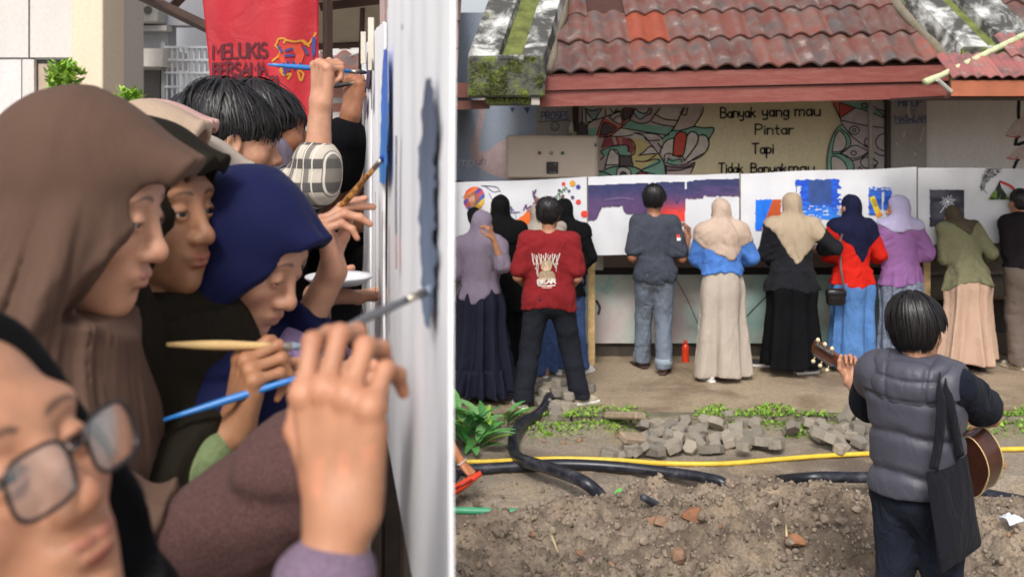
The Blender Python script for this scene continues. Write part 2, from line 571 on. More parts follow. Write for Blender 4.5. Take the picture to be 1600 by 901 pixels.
def hand_field(p, hd):
    W, u, v, n, s = hd['W'], hd['u'], hd['v'], hd['n'], hd['s']
    d = None
    for i in range(4):
        c = cap(p, W + v * (.016 - .011 * i) * s, hd['f'][i][0][0], .0135 * s, .0108 * s)
        d = c if d is None else smin(d, c, .010 * s)
    d = smin(d, cap(p, W + (u * .02 + v * .018 + n * .008) * s, W + (u * .055 + v * .026 + n * .012) * s, .014 * s, .010 * s), .012 * s)
    d = smin(d, cap(p, W + (u * .02 - v * .018 + n * .006) * s, W + (u * .06 - v * .026 + n * .006) * s, .012 * s, .010 * s), .012 * s)
    fd = None
    for i, (pts, rr) in enumerate(hd['f']):
        c = chain(p, pts, rr, .004 * s)
        for k in (1, 2):                                                   # knuckle swell
            c = smin(c, sph(p, pts[k], rr[k] * 1.05), .003 * s)
        fd = c if fd is None else np.where(np.minimum(fd, c) < 1, smin(fd, c, .0022 * s), 1)
    d = smin(d, fd, .007 * s)
    for i in range(4):
        d = smin(d, sph(p, hd['f'][i][0][0] - n * .003 * s, .0098 * s), .006 * s)
    return d

def hand_color(p, hd, tone):
    tone = np.asarray(tone, float); c = np.tile(tone, (len(p), 1))
    red = tone * V3(1.05, .80, .76); nail = np.minimum(1, tone * V3(1.18, 1.08, 1.08)); pale = tone * V3(1.04, .93, .9)
    for pts, rr in hd['f']:
        for k in (0, 1, 2):
            w = np.exp(-(((p - pts[k]) / (rr[k] * 1.5)) ** 2).sum(1)) * .45
            c = c * (1 - w[:, None]) + red * w[:, None]
        for k in (1, 2):
            tv = unit(pts[k + 1] - pts[k - 1]); ax_ = np.abs((p - pts[k]) @ tv); on = (np.linalg.norm(p - pts[k], axis=1) < rr[k] * 1.6) & ((p - pts[k]) @ hd['n'] < 0)
            wv = (np.exp(-(((ax_ % .0034) - .0017) / .0008) ** 2) * (ax_ < .005) * on * .35)[:, None]; c = c * (1 - wv) + red * .62 * wv  # knuckle creases: their shade painted as dark lines in the skin colour
        w = np.exp(-(((p - pts[3]) / (rr[3] * 2.2)) ** 2).sum(1)) * .5
        c = c * (1 - w[:, None]) + pale * V3(1, .92, .9) * w[:, None]
        ax = unit(pts[3] - pts[2]); back = -hd['n']; back = unit(back - ax * (back @ ax))
        q = p - (pts[3] - ax * .001 + back * rr[3] * .9)
        w = (np.abs(q @ ax) < .0065 * hd['s']) & (np.abs(q @ np.cross(ax, back)) < .0048 * hd['s']) & (q @ back > -.003)
        c[w] = nail
    return c

# ------------------------------------------------------------------ a posed figure
DEF = dict(pelvis=(0, 0, .90), neck=(0, -.005, 1.385), hc=(0, .02, 1.53),
           shL=(-.165, -.01, 1.345), shR=(.165, -.01, 1.345), elL=(-.23, -.01, 1.07), elR=(.23, -.01, 1.07),
           wrL=(-.22, .10, .86), wrR=(.22, .10, .86), hipL=(-.085, 0, .88), hipR=(.085, 0, .88),
           knL=(-.095, .02, .48), knR=(.095, .02, .48), anL=(-.10, -.02, .08), anR=(.10, -.02, .08))

class Figure:
    def __init__(s, h=1.65, lean=0.0, side=0.0, twist=0.0, hyaw=0.0, hpitch=0.0, hroll=0.0, width=1.0, **J):
        k = h / 1.65
        s.k = k
        s.J = {n: V3(*v) for n, v in DEF.items()}
        s.J = {n: v * V3(width if n[:2] in ('sh', 'hi') else 1, 1, 1) for n, v in s.J.items()}
        Mx = rot3(twist, -lean, side)
        pv = s.J['pelvis']
        for n in ('neck', 'hc', 'shL', 'shR', 'elL', 'elR', 'wrL', 'wrR'):
            s.J[n] = pv + Mx @ (s.J[n] - pv)
        for n, v in J.items():
            if n in s.J: s.J[n] = V3(*v)
        s.J = {n: v * k for n, v in s.J.items()}
        s.Mx = Mx
        s.hR = rot3(hyaw, hpitch, hroll)
        s.w = width
        s.hands = {}
        j = s.J
        z = unit(j['neck'] - j['pelvis']); x = j['shR'] - j['shL']; x = unit(x - z * (x @ z)); y = np.cross(z, x)
        s.T = np.stack([x, y, z], 1)
        s.L = np.linalg.norm(j['neck'] - j['pelvis'])
    def world(s):
        return s
    def tq(s, p): return (p - s.J['pelvis']) @ s.T / s.k
    def hq(s, p): return (p - s.J['hc']) @ s.hR / s.k
    def torso(s, p, fem=True):
        q = s.tq(p); w = s.w
        d = ell(q, (0, -.005, .0), (.158 * w, .118, .14))
        d = smin(d, ell(q, (0, 0, .2), (.125 * w, .092, .2)), .05)
        d = smin(d, ell(q, (0, 0, .34), (.148 * w, .104, .17)), .05)
        d = smin(d, cap(q, (-.10 * w, -.012, .425), (.10 * w, -.012, .425), .058), .06)
        if fem: d = smin(d, ell(np.stack([np.abs(q[:, 0]), q[:, 1], q[:, 2]], 1), (.065, .085, .33), (.06, .045, .06)), .04)
        return d * s.k
    def shoulders(s, p, r=.052):
        return cap(p, s.J['shL'], s.J['shR'], r * s.k)
    def arm(s, p, S, off=0.0, upto=2.0, flare=0.0):
        j = s.J; k = s.k
        sh, el, wr = j['sh' + S], j['el' + S], j['wr' + S]
        if upto <= 1:
            e = sh + (el - sh) * upto
            return cap(p, sh, e, .050 * k + off, (.050 - .010 * upto) * k + off + flare)
        e = el + (wr - el) * (upto - 1)
        d = cap(p, sh, el, .050 * k + off, .038 * k + off)
        return smin(d, cap(p, el, e, .038 * k + off, (.036 - .011 * (upto - 1)) * k + off + flare), .02)
    def leg(s, p, S, off=0.0, flare=0.0):
        j = s.J; k = s.k
        d = cap(p, j['hip' + S], j['kn' + S], .082 * k + off, .054 * k + off)
        return smin(d, cap(p, j['kn' + S], j['an' + S], .054 * k + off, .036 * k + off + flare), .03)
    def body(s, p, fine=False, fem=True, legs=True, **kw):
        j = s.J; k = s.k
        d = smin(s.torso(p, fem), s.shoulders(p), .05)
        nb = j['hc'] + s.hR @ V3(0, -.03, -.07) * k
        d = smin(d, cap(p, j['neck'] - (j['neck'] - j['pelvis']) * .08, nb, .056 * k, .050 * k), .04)
        d = smin(d, head_field(s.hq(p), fine, **{a: b for a, b in kw.items()}) * k, .018)
        for S in 'LR':
            d = smin(d, s.arm(p, S), .03)
            if legs:
                d = smin(d, s.leg(p, S), .03)
                a = j['an' + S]
                t = s.foot.get(S, (0, 1)) if hasattr(s, 'foot') else (0, 1)
                t = unit(V3(t[0], t[1], 0))
                d = smin(d, cap(p, a - V3(0, 0, .04) * k, a + (t * .15 - V3(0, 0, .062)) * k, .030 * k, .017 * k), .03)
        return d
    def hand(s, S, u, n, **kw):
        s.hands[S] = hand_pts(s.J['wr' + S], u, n, S, s=s.k * kw.pop('s', 1.0), **kw)
        return s.hands[S]

def fold(p, sc, seed, amp):
    """cloth creases: ridged noise stretched along sc"""
    n = vnoise(p * np.asarray(sc, float), seed)
    m = vnoise(p * np.asarray(sc, float) * 2.3 + 9, seed + 3)
    return amp * (1 - 2 * np.abs(n)) * .7 + amp * .35 * (1 - 2 * np.abs(m))

def local_mesh(name, root, V, Fc, mat, col=None, smooth=True):
    me = mesh_data(name, V, Fc, smooth, col)
    for m in (mat if isinstance(mat, (list, tuple)) else [mat]): me.materials.append(m)
    o = bpy.data.objects.new(name, me); COL.objects.link(o)
    if root is not None: o.parent = root
    return o

def bounds(fig, pad=.25):
    a = np.array(list(fig.J.values())); return a.min(0) - pad, a.max(0) + pad

def build_body(fig, root, tone, h=.012, fem=True, fine=False, hand_h=.004, head_h=.006, zmin=None, **kw):
    lo, hi = bounds(fig); lo[2] = min(lo[2], -.01) if zmin is None else zmin
    hc = fig.J['hc']; k = fig.k
    f = lambda p: fig.body(p, False, fem)
    V, Fc = sdf_mesh(f, lo, hi, h)
    # coarse skin under the separately meshed head and hands stays slightly inside them
    parts = []
    hR = .16 * k
    inh = np.linalg.norm(V - hc, axis=1)
    q = fig.hq(V)
    parts.append((V - 0, Fc, np.tile(np.asarray(tone), (len(V), 1))))
    if head_h:
        fh = lambda p: np.maximum(smin(head_field(fig.hq(p), fine, **kw) * k,
                                       cap(p, fig.J['neck'], hc + fig.hR @ V3(0, -.03, -.07) * k, .053 * k, .050 * k), .018) - .0015,
                                  np.linalg.norm(p - hc, axis=1) - .19 * k)
        hv, hf = sdf_mesh(fh, hc - .2 * k, hc + .2 * k, head_h)
        hcx = head_color(fig.hq(hv), tone, down=kw.get('down', 0.0))
        keep = ~((np.linalg.norm(V - hc, axis=1) < .125 * k)[Fc].all(1))
        parts[0] = (V, Fc[keep], parts[0][2])
        parts.append((hv, hf, hcx))
    for S, hd in fig.hands.items():
        el = fig.J['el' + S]; W = hd['W']; ax = unit(el - W)
        ff = lambda p: np.maximum(smin(hand_field(p, hd), cap(p, W, W + ax * .09 * k, .0245 * k, .0275 * k), .018 * k), -.0 + np.linalg.norm(p - (W + hd['u'] * .06 * k), axis=1) - .16 * k)
        c = W + hd['u'] * .07 * k
        pv, pf = sdf_mesh(ff, c - .19 * k, c + .19 * k, hand_h)
        parts.append((pv, pf, hand_color(pv, hd, tone)))
    V, Fc, C = join_meshes(parts)
    used = np.zeros(len(V), bool); used[np.array(Fc).ravel()] = True
    mp = np.cumsum(used) - 1
    o = local_mesh('body', root, V[used], mp[np.array(Fc)], SKIN, C[used])
    return o

def add_eyes(fig, root, gaze=(0, 1, 0), iris=srgb(46, 30, 22)):
    k = fig.k
    for sx in (-1, 1):
        c = V3(sx * .031, .0745, .001)
        n = 20
        th = np.linspace(0, PI, n); ph = np.linspace(0, 2 * PI, 24, endpoint=False)
        g = unit(gaze); a = unit(np.cross(g, V3(0, 0, 1))); b = np.cross(a, g)
        V = []; C = []
        for t in th:
            for f_ in ph:
                V.append(c + .0132 * (g * math.cos(t) + (a * math.cos(f_) + b * math.sin(f_)) * math.sin(t)))
                C.append((.006, .005, .005) if t < .17 else (iris if t < .46 else (srgb(60, 45, 40) if t < .5 else srgb(225, 218, 212))))
        Fc = [(i * 24 + j, i * 24 + (j + 1) % 24, (i + 1) * 24 + (j + 1) % 24, (i + 1) * 24 + j) for i in range(n - 1) for j in range(24)]
        V = fig.J['hc'] + (np.array(V) * k) @ fig.hR.T
        local_mesh('eye', root, V, np.array(Fc), attr_mat('eye', .08, 0, 80, 0, 0.0), np.array(C))

def build_cloth(name, root, f, lo, hi, h, mat, smooth=2):
    V, Fc = sdf_mesh(f, lo, hi, h, smooth=smooth)
    return local_mesh(name, root, V, Fc, mat)

def top_field(fig, sleeve=.62, off=.022, hem=-.05, flare=.04, seed=1, wr=.006, fem=True, sl_off=.016, sl_flare=.014, belly=0.0, neck=.50, under=None, rx0=.150):
    k = fig.k
    def f(p):
        q = fig.tq(p)
        d = fig.torso(p, fem) - off
        t = np.clip((.36 - q[:, 2]) / (.36 - hem), 0, 1)
        rx = rx0 * fig.w + .018 + flare * t; ry = .112 + flare * t * .8 + belly
        con = (np.sqrt((q[:, 0] / rx) ** 2 + ((q[:, 1] + .0) / ry) ** 2) - 1) * np.minimum(rx, ry)
        con = np.maximum(con, q[:, 2] - .36)
        d = smin(d, con * k, .04)
        d = smin(d, fig.shoulders(p, .052) - off * .8, .05)
        if under is not None: d = smin(d, under(p) - .018, .03)
        hz = hem + .018 * np.sin(q[:, 0] * 14 + seed)
        d = np.maximum(d, -(q[:, 2] - hz) * k)
        for S in 'LR':
            d = smin(d, fig.arm(p, S, sl_off, sleeve, sl_flare), .035)
        d = smax(d, -cap(p, fig.J['neck'] + fig.T @ V3(0, .01, .0) * k, fig.J['neck'] + fig.T @ V3(0, .03, .2) * k, .055 * k), .006)
        sx = np.sign(q[:, 0] + .03 * math.sin(seed))
        diag = np.stack([q[:, 0] * 13 + q[:, 2] * 8.5 * sx, q[:, 1] * 7, q[:, 2] * 1.6 - q[:, 0] * 1.2 * sx], 1)
        dia2 = np.stack([q[:, 0] * 3 - q[:, 2] * 1.5 * sx, q[:, 1] * 4, q[:, 2] * 15 + q[:, 0] * 9 * sx], 1)
        low = np.clip((.30 - q[:, 2]) / .3, .25, 1)
        return d + fold(diag, (1, 1, 1), seed, wr * 1.25) * low + fold(dia2, (1, 1, 1), seed + 7, wr * .7) + fold(q, (24, 24, 14), seed + 9, wr * .15)
    return f

def skirt_field(fig, z0=.06, z1=1.0, rx0=.24, ry0=.2, rx1=.15, ry1=.115, n=9, amp=.035, seed=2, cx0=0.0, cy0=0.0, bulge=.03, yc=0.0):
    k = fig.k; pv = fig.J['pelvis'] / k
    def f(p):
        q = p / k
        t = np.clip((z1 - q[:, 2]) / (z1 - z0), 0, 1)
        hip = np.exp(-((t - .18) / .14) ** 2) * bulge
        rx = rx1 + (rx0 - rx1) * t ** .85 + hip; ry = ry1 + (ry0 - ry1) * t ** .85 + hip
        x = q[:, 0] - pv[0] * (1 - t) - cx0 * t; y = q[:, 1] - (pv[1] + yc) * (1 - t) - cy0 * t
        th = np.arctan2(y / ry, x / rx)
        ns = np.stack([np.cos(th) * 1.6, np.sin(th) * 1.6, q[:, 2] * .5], 1)
        ph = 2.2 * vnoise(ns, seed) + seed
        fo = np.cos(n * th + ph) + .5 * np.cos(n * 1.73 * th + 2 * ph + 1.2 * t)
        s = np.sqrt((x / rx) ** 2 + (y / ry) ** 2)
        d = (s - 1 - amp / .2 * fo * (.30 + .70 * t) * 1.15) * np.minimum(rx, ry)
        d = d + .004 * vnoise(q * V3(10, 10, 9), seed + 4)
        d = np.maximum(d, z0 + .012 * np.sin(th * 3 + seed) - q[:, 2]); d = np.maximum(d, q[:, 2] - z1)
        return d * k * .9
    return f

def trousers_field(fig, off=.02, flare=.012, seed=3, wr=.008, top=.12):
    k = fig.k
    def f(p):
        q = fig.tq(p)
        d = np.maximum(fig.torso(p, False) - off, (q[:, 2] - top) * k)
        for S in 'LR':
            d = smin(d, fig.leg(p, S, off, flare), .04)
        an = min(fig.J['anL'][2], fig.J['anR'][2])
        d = np.maximum(d, (.045 * k) - p[:, 2])
        low = np.clip((.55 * k - p[:, 2]) / .5, 0, 1)
        return d + fold(p / k, (7, 7, 11), seed, wr * .6) + fold(p / k, (6, 6, 16), seed + 2, wr) * low
    return f

def hijab_field(fig, zb=.20, slope=.9, off=.034, seed=4, amp=.012, back=0.0, side=.0, opening=True, hood=1.0, wide=.07, bun=.0, arms=.5, stretch=(11, 11, 3), shift=0.0, over=None, gap=.013):
    k = fig.k
    def f(p):
        q = fig.hq(p); t = fig.tq(p)
        d = ell(q, (0, -.014, .034), (.088 * hood, .106 * hood, .099 * hood))
        d = smin(d, ell(q, (0, .012, -.05), (.078, .082, .085)), .03)
        if bun: d = smin(d, ell(q, (0, -.10, .01), (.045, bun, .045)), .04)
        d = d * k
        nb = fig.J['hc'] + fig.hR @ V3(0, -.03, -.05) * k
        d = smin(d, cap(p, nb, fig.J['neck'] - (fig.J['neck'] - fig.J['pelvis']) * .12, .072 * k, .125 * k), wide)
        dr = fig.torso(p) - off
        dr = smin(dr, fig.shoulders(p, .055) - off * .7, .05)
        for S in 'LR': dr = smin(dr, fig.arm(p, S, off * .75, arms), .04)
        if over is not None: dr = np.minimum(dr, np.maximum(over(p) - gap, dr - .03))
        d = smin(d, dr, .06)
        lim = zb + slope * np.abs(t[:, 0] - shift) + .02 * np.sin(t[:, 0] * 25 + seed)
        d = smax(d, -(t[:, 2] - lim) * k / math.sqrt(1 + slope * slope), .012)
        if opening: d = smax(d, -ell(q, (0, .125, -.022), (.056, .1, .092)) * k, .012)
        pp = np.stack([t[:, 0] + .35 * t[:, 2] * np.sign(t[:, 0] + .01), t[:, 1], t[:, 2]], 1)
        return d + fold(pp, stretch, seed, amp) * np.clip(1.15 - (q[:, 2] + .02) * 7, .6, 1)
    return f

def hair_cap(fig, root, seed=5, h=.005, vol=1.0, mat=None, nape=-.07, fringe=.0):
    k = fig.k; hc = fig.J['hc']
    def f(p):
        q = fig.hq(p)
        d = ell(q, (0, -.016, .036), (.085 * vol, .104 * vol, .098 * vol))
        d = smin(d, ell(q, (0, -.055, -.02), (.068, .05, .055)), .03)
        d = smax(d, -ell(q, (0, .135, -.035 + fringe), (.085, .1, .09)), .01)
        cut = np.where(q[:, 1] > -.02, -.01 - .05 * np.clip((.02 - q[:, 1]) / .04, 0, 1), nape)
        cut = nape + (.052) * np.clip((q[:, 1] + .055) / .07, 0, 1) + .008 * np.sin(q[:, 0] * 150)
        d = smax(d, cut - q[:, 2], .012)
        mq = np.stack([np.abs(q[:, 0]), q[:, 1], q[:, 2]], 1); d = smax(d, -ell(mq, (.096, .004, -.026), (.040, .026, .038)), .008)
        th = np.arctan2(q[:, 0], q[:, 1] + .04)
        st = vnoise(np.stack([th * 11, q[:, 2] * 9, q[:, 1] * 9], 1), seed) * .0045 + vnoise(np.stack([th * 26, q[:, 2] * 12, q[:, 1] * 12], 1), seed + 1) * .0025
        return (d + st) * k
    V, Fc = sdf_mesh(f, hc - .17 * k, hc + .17 * k, h)
    return local_mesh('hair', root, V, Fc, mat or HAIR)

def hair_strands(fig, root, n=900, low=0.0, crown=(.0, -.035), seed=1, vol=1.02, length=.16, width=.004, lenvar=.4, mat=None, skip_front=True, ymin=-.2):
    """tapered locks that run from the crown over the head, joined as one part"""
    rg = np.random.default_rng(seed); k = fig.k
    c = V3(0, -.016, .036); r = V3(.087, .106, .100) * vol
    V = []; Fc = []
    for i in range(n):
        az = rg.uniform(0, 2 * PI); t0 = rg.uniform(.02, 1.25)
        L = length * rg.uniform(1 - lenvar, 1)
        seg = 6; w = width * rg.uniform(.6, 1.3); sw = rg.uniform(-.25, .25)
        lift = rg.uniform(.0, .0085) + (.014 * rg.uniform() if i % 9 == 0 else 0)
        pts = []
        for s in range(seg + 1):
            t = t0 + L / .1 * s / seg
            a = az + sw * s / seg
            pol = V3(math.sin(t) * math.sin(a), math.sin(t) * math.cos(a), math.cos(t))
            sh = V3(crown[0], crown[1], 0) * max(0.0, math.cos(t))
            q = c + pol * r + sh
            if t > 1.6: q = q - V3(0, .0, (t - 1.6) * .02)
            pts.append(q + pol * (lift + .0015 * math.sin(s + i)))
        e = pts[-1]
        LOW = lambda e: low + (-.068) if e[1] < -.03 else ((.012 if abs(e[0]) > .05 else -.02) if e[1] < .035 else .016)
        lowlim = LOW(e)
        while len(pts) > 2 and pts[-1][2] < lowlim + rg.uniform(-.016, .010):
            pts.pop()
            e = pts[-1]; lowlim = LOW(e)
        m = len(pts)
        if m < 3: continue
        b = len(V)
        for s, q in enumerate(pts):
            tv = unit(pts[min(s + 1, m - 1)] - pts[max(s - 1, 0)]); nv = unit((q - c) / r)
            sd = np.cross(tv, nv); ww = w * (1 - (s / (m - 1)) ** 2) + .0004
            V += [q - sd * ww, q + nv * w * .35, q + sd * ww]
        for s in range(m - 1):
            for j in range(2):
                Fc.append((b + s * 3 + j, b + s * 3 + j + 1, b + s * 3 + 3 + j + 1, b + s * 3 + 3 + j))
    V = fig.J['hc'] + (np.array(V) * k) @ fig.hR.T
    o = local_mesh('hair_locks', root, V, np.array(Fc), mat or HAIR)
    tag(o, kind='stuff')
    return o

def hair_mat():
    t = NT('hair'); v = t.coord((1, 1, 1))
    n = t.noise(v, 90, 3)
    t.base(t.ramp(n, [(0.35, (.006, .005, .006)), (0.7, (.016, .013, .013))]))
    t.rough(.42); t.b.inputs['Specular IOR Level'].default_value = .45
    return t.m
HAIR = hair_mat()

def shoe(root, a, toe, upper, sole_m, k=1.0, sandal=False, L=.25):
    """foot at ankle point a (local); toe = 2-d direction"""
    t = unit(V3(toe[0], toe[1], 0)); s = V3(-t[1], t[0], 0)
    base = V3(a[0], a[1], 0)
    def loc(p):
        q = p - base; return np.stack([q @ s, q @ t, q[:, 2]], 1) / k
    z0 = a[2] / k - .08
    def sole(p):
        q = loc(p) - V3(0, 0, z0)
        w = .036 + .010 * np.clip((q[:, 1]) / .12, -1, 1) - .012 * np.clip((q[:, 1] - .12) / .06, 0, 1)
        d = sbox(q, (0, .055, .013), (.06, L / 2, .013), .012)
        return np.maximum(d, np.abs(q[:, 0]) - w) * k
    def up(p):
        q = loc(p) - V3(0, 0, z0)
        d = ell(q, (0, .105, .03), (.042, .075, .034))
        d = smin(d, ell(q, (0, -.015, .045), (.036, .052, .052)), .03)
        d = smax(d, -ell(q, (0, -.02, .115), (.026, .035, .035)), .006)
        d = np.maximum(d, .02 - q[:, 2])
        return d * k
    c = base + t * .055
    lo, hi = c - .17 * k, c + .17 * k; lo[2] = z0 - .02; hi[2] = z0 + .16
    if sandal:
        o = build_cloth('sandal', root, sole, lo, hi, .005, sole_m, 1)
        mb = MB()
        mid = base + t * .11 * k + V3(0, 0, .05 * k + z0)
        mb.tube([base + (t * .03 + s * .04 + V3(0, 0, .025 + z0)) * k, mid, base + (t * .145 + V3(0, 0, .028 + z0)) * k], .006, 6)
        mb.tube([base + (t * .03 - s * .04 + V3(0, 0, .025 + z0)) * k, mid, base + (t * .145 + V3(0, 0, .028 + z0)) * k], .006, 6)
        local_mesh('strap', o, np.concatenate(mb.V), mb.F, upper)
        return o
    o = build_cloth('shoe', root, up, lo, hi, .006, upper, 1)
    build_cloth('sole', o, sole, lo, hi, .006, sole_m, 1)
    return o

def paint_brush(a, b, mat, tipmat, label, r=.003, flat=False, cat='paintbrush', ferr=True, tipr=.0045):
    """brush from handle end a to bristle tip b (world)"""
    a = np.asarray(a, float); b = np.asarray(b, float); d = b - a; L = np.linalg.norm(d); d /= L
    root = thing('paintbrush', a, label, cat)
    n = 8
    t = np.linspace(0, 1, n)
    pts = a + (b - d * .045 - a) * t[:, None]
    rr = r * (.55 + .75 * np.sin(np.clip(t * 1.25, 0, 1) * PI * .8))
    m = MB(); m.tube(pts, rr, 8); m.obj('handle', mat, root, True)
    m = MB(); m.tube([b - d * .046, b - d * .022], [r * 1.0, r * 1.15], 8); m.obj('ferrule', plain('brass_ferrule', srgb(190, 180, 165), .3, .9), root, True)
    m = MB(); m.tube([b - d * .022, b - d * .012, b], [r * 1.15, tipr, .001], 8); m.obj('bristles', tipmat, root, True)
    return root

# ------------------------------------------------------------------ lettering and flat paint
def arc(cx, cy, rx, ry, a0, a1, n=10):
    t = np.radians(np.linspace(a0, a1, n)); return [(cx + rx * math.cos(a), cy + ry * math.sin(a)) for a in t]
GL = {
 'B': (.55, [[(0, 0), (0, 1)], [(0, 1)] + arc(.25, .77, .25, .23, 90, -90, 7) + [(0, .54)], [(.2, .54)] + arc(.27, .27, .3, .27, 90, -90, 8) + [(0, 0)]]),
 'P': (.52, [[(0, 0), (0, 1)], [(0, 1)] + arc(.25, .74, .27, .26, 90, -90, 8) + [(0, .48)]]),
 'R': (.55, [[(0, 0), (0, 1)], [(0, 1)] + arc(.25, .76, .26, .24, 90, -90, 8) + [(0, .52)], [(.2, .52), (.55, 0)]]),
 'T': (.62, [[(0, .98), (.62, 1.0)], [(.3, 1), (.3, 0)]]),
 'O': (.62, [arc(.31, .5, .31, .5, 0, 360, 18)]),
 'S': (.5, [arc(.26, .74, .22, .25, 40, 230, 8) + arc(.24, .25, .25, .26, 70, -150, 9)]),
 'E': (.5, [[(.5, 1), (0, 1), (0, 0), (.5, 0)], [(0, .52), (.4, .52)]]),
 'H': (.55, [[(0, 0), (0, 1)], [(.55, 0), (.55, 1)], [(0, .5), (.55, .5)]]),
 'I': (.1, [[(.05, 0), (.05, 1)]]),
 'D': (.58, [[(0, 0), (0, 1)], [(0, 1)] + arc(.2, .5, .38, .5, 90, -90, 10) + [(0, 0)]]),
 'U': (.55, [[(0, 1), (0, .28)] + arc(.275, .28, .275, .28, 180, 360, 8) + [(.55, 1)]]),
 'M': (.7, [[(0, 0), (.02, 1), (.35, .4), (.68, 1), (.7, 0)]]),
 'A': (.6, [[(0, 0), (.3, 1), (.6, 0)], [(.1, .35), (.5, .35)]]),
 'L': (.48, [[(0, 1), (0, 0), (.48, 0)]]),
 'K': (.55, [[(0, 0), (0, 1)], [(.5, 1), (0, .45)], [(.16, .58), (.55, 0)]]),
 'N': (.6, [[(0, 0), (0, 1), (.6, 0), (.6, 1)]]),
 'Y': (.55, [[(0, 1), (.28, .5), (.55, 1)], [(.28, .5), (.28, 0)]]),
 'V': (.55, [[(0, 1), (.28, 0), (.55, 1)]]),
 'a': (.42, [arc(.2, .28, .2, .28, 20, 360, 12), [(.41, .58), (.42, 0)]]),
 'n': (.42, [[(0, .6), (0, 0)], [(0, .38)] + arc(.21, .38, .21, .2, 180, 0, 7) + [(.42, 0)]]),
 'm': (.66, [[(0, .6), (0, 0)], [(0, .4)] + arc(.165, .4, .165, .18, 180, 0, 6) + [(.33, 0)], [(.33, .4)] + arc(.495, .4, .165, .18, 180, 0, 6) + [(.66, 0)]]),
 'u': (.42, [[(0, .58), (0, .2)] + arc(.21, .2, .21, .2, 180, 360, 7) + [(.42, .58)], [(.42, .2), (.42, 0)]]),
 'y': (.42, [[(0, .58), (0, .3)] + arc(.2, .3, .2, .18, 180, 360, 6), [(.42, .6), (.4, -.1)] + arc(.2, -.1, .2, .2, 0, -140, 6)]),
 'g': (.42, [arc(.2, .3, .2, .27, 20, 380, 12), [(.42, .6), (.42, -.1)] + arc(.21, -.1, .21, .2, 0, -150, 6)]),
 'k': (.42, [[(0, 0), (0, .95)], [(.38, .58), (0, .26)], [(.13, .36), (.42, 0)]]),
 'i': (.08, [[(.04, 0), (.04, .55)], [(.04, .74), (.04, .8)]]),
 't': (.34, [[(.15, .85), (.15, .1), (.3, 0)], [(0, .58), (.34, .58)]]),
 'r': (.32, [[(0, .6), (0, 0)], [(0, .36), (.14, .55), (.32, .56)]]),
 'p': (.42, [[(0, .6), (0, -.4)], arc(.21, .3, .21, .27, 180, -180, 12)]),
 'd': (.42, [arc(.2, .28, .2, .28, 0, 360, 12), [(.42, .98), (.42, 0)]]),
 'h': (.42, [[(0, 1), (0, 0)], [(0, .38)] + arc(.21, .38, .21, .2, 180, 0, 7) + [(.42, 0)]]),
 'v': (.4, [[(0, .58), (.2, 0), (.4, .58)]]),
 'o': (.42, [arc(.21, .29, .21, .29, 0, 360, 12)]),
 'w': (.6, [[(0, .58), (.15, 0), (.3, .5), (.45, 0), (.6, .58)]]),
 '.': (.08, [[(.04, 0), (.04, .06)]]),
}
def ribbon2(pl, w, jag=0.0):
    pl = np.asarray(pl, float)
    T = np.gradient(pl, axis=0) if len(pl) > 2 else np.tile(pl[1] - pl[0], (2, 1))
    T /= np.linalg.norm(T, axis=1)[:, None] + 1e-9
    N = np.stack([-T[:, 1], T[:, 0]], 1)
    e0 = pl[0] - T[0] * w * .45; e1 = pl[-1] + T[-1] * w * .45
    pp = np.vstack([e0, pl, e1]); NN = np.vstack([N[0] * .5, N, N[-1] * .5])
    ww = w * .5 * (1 + jag * RNG.uniform(-1, 1, len(pp)))[:, None]
    V = np.concatenate([pp - NN * ww, pp + NN * ww]); m = len(pp)
    return V, [(i, i + 1, m + i + 1, m + i) for i in range(m - 1)]

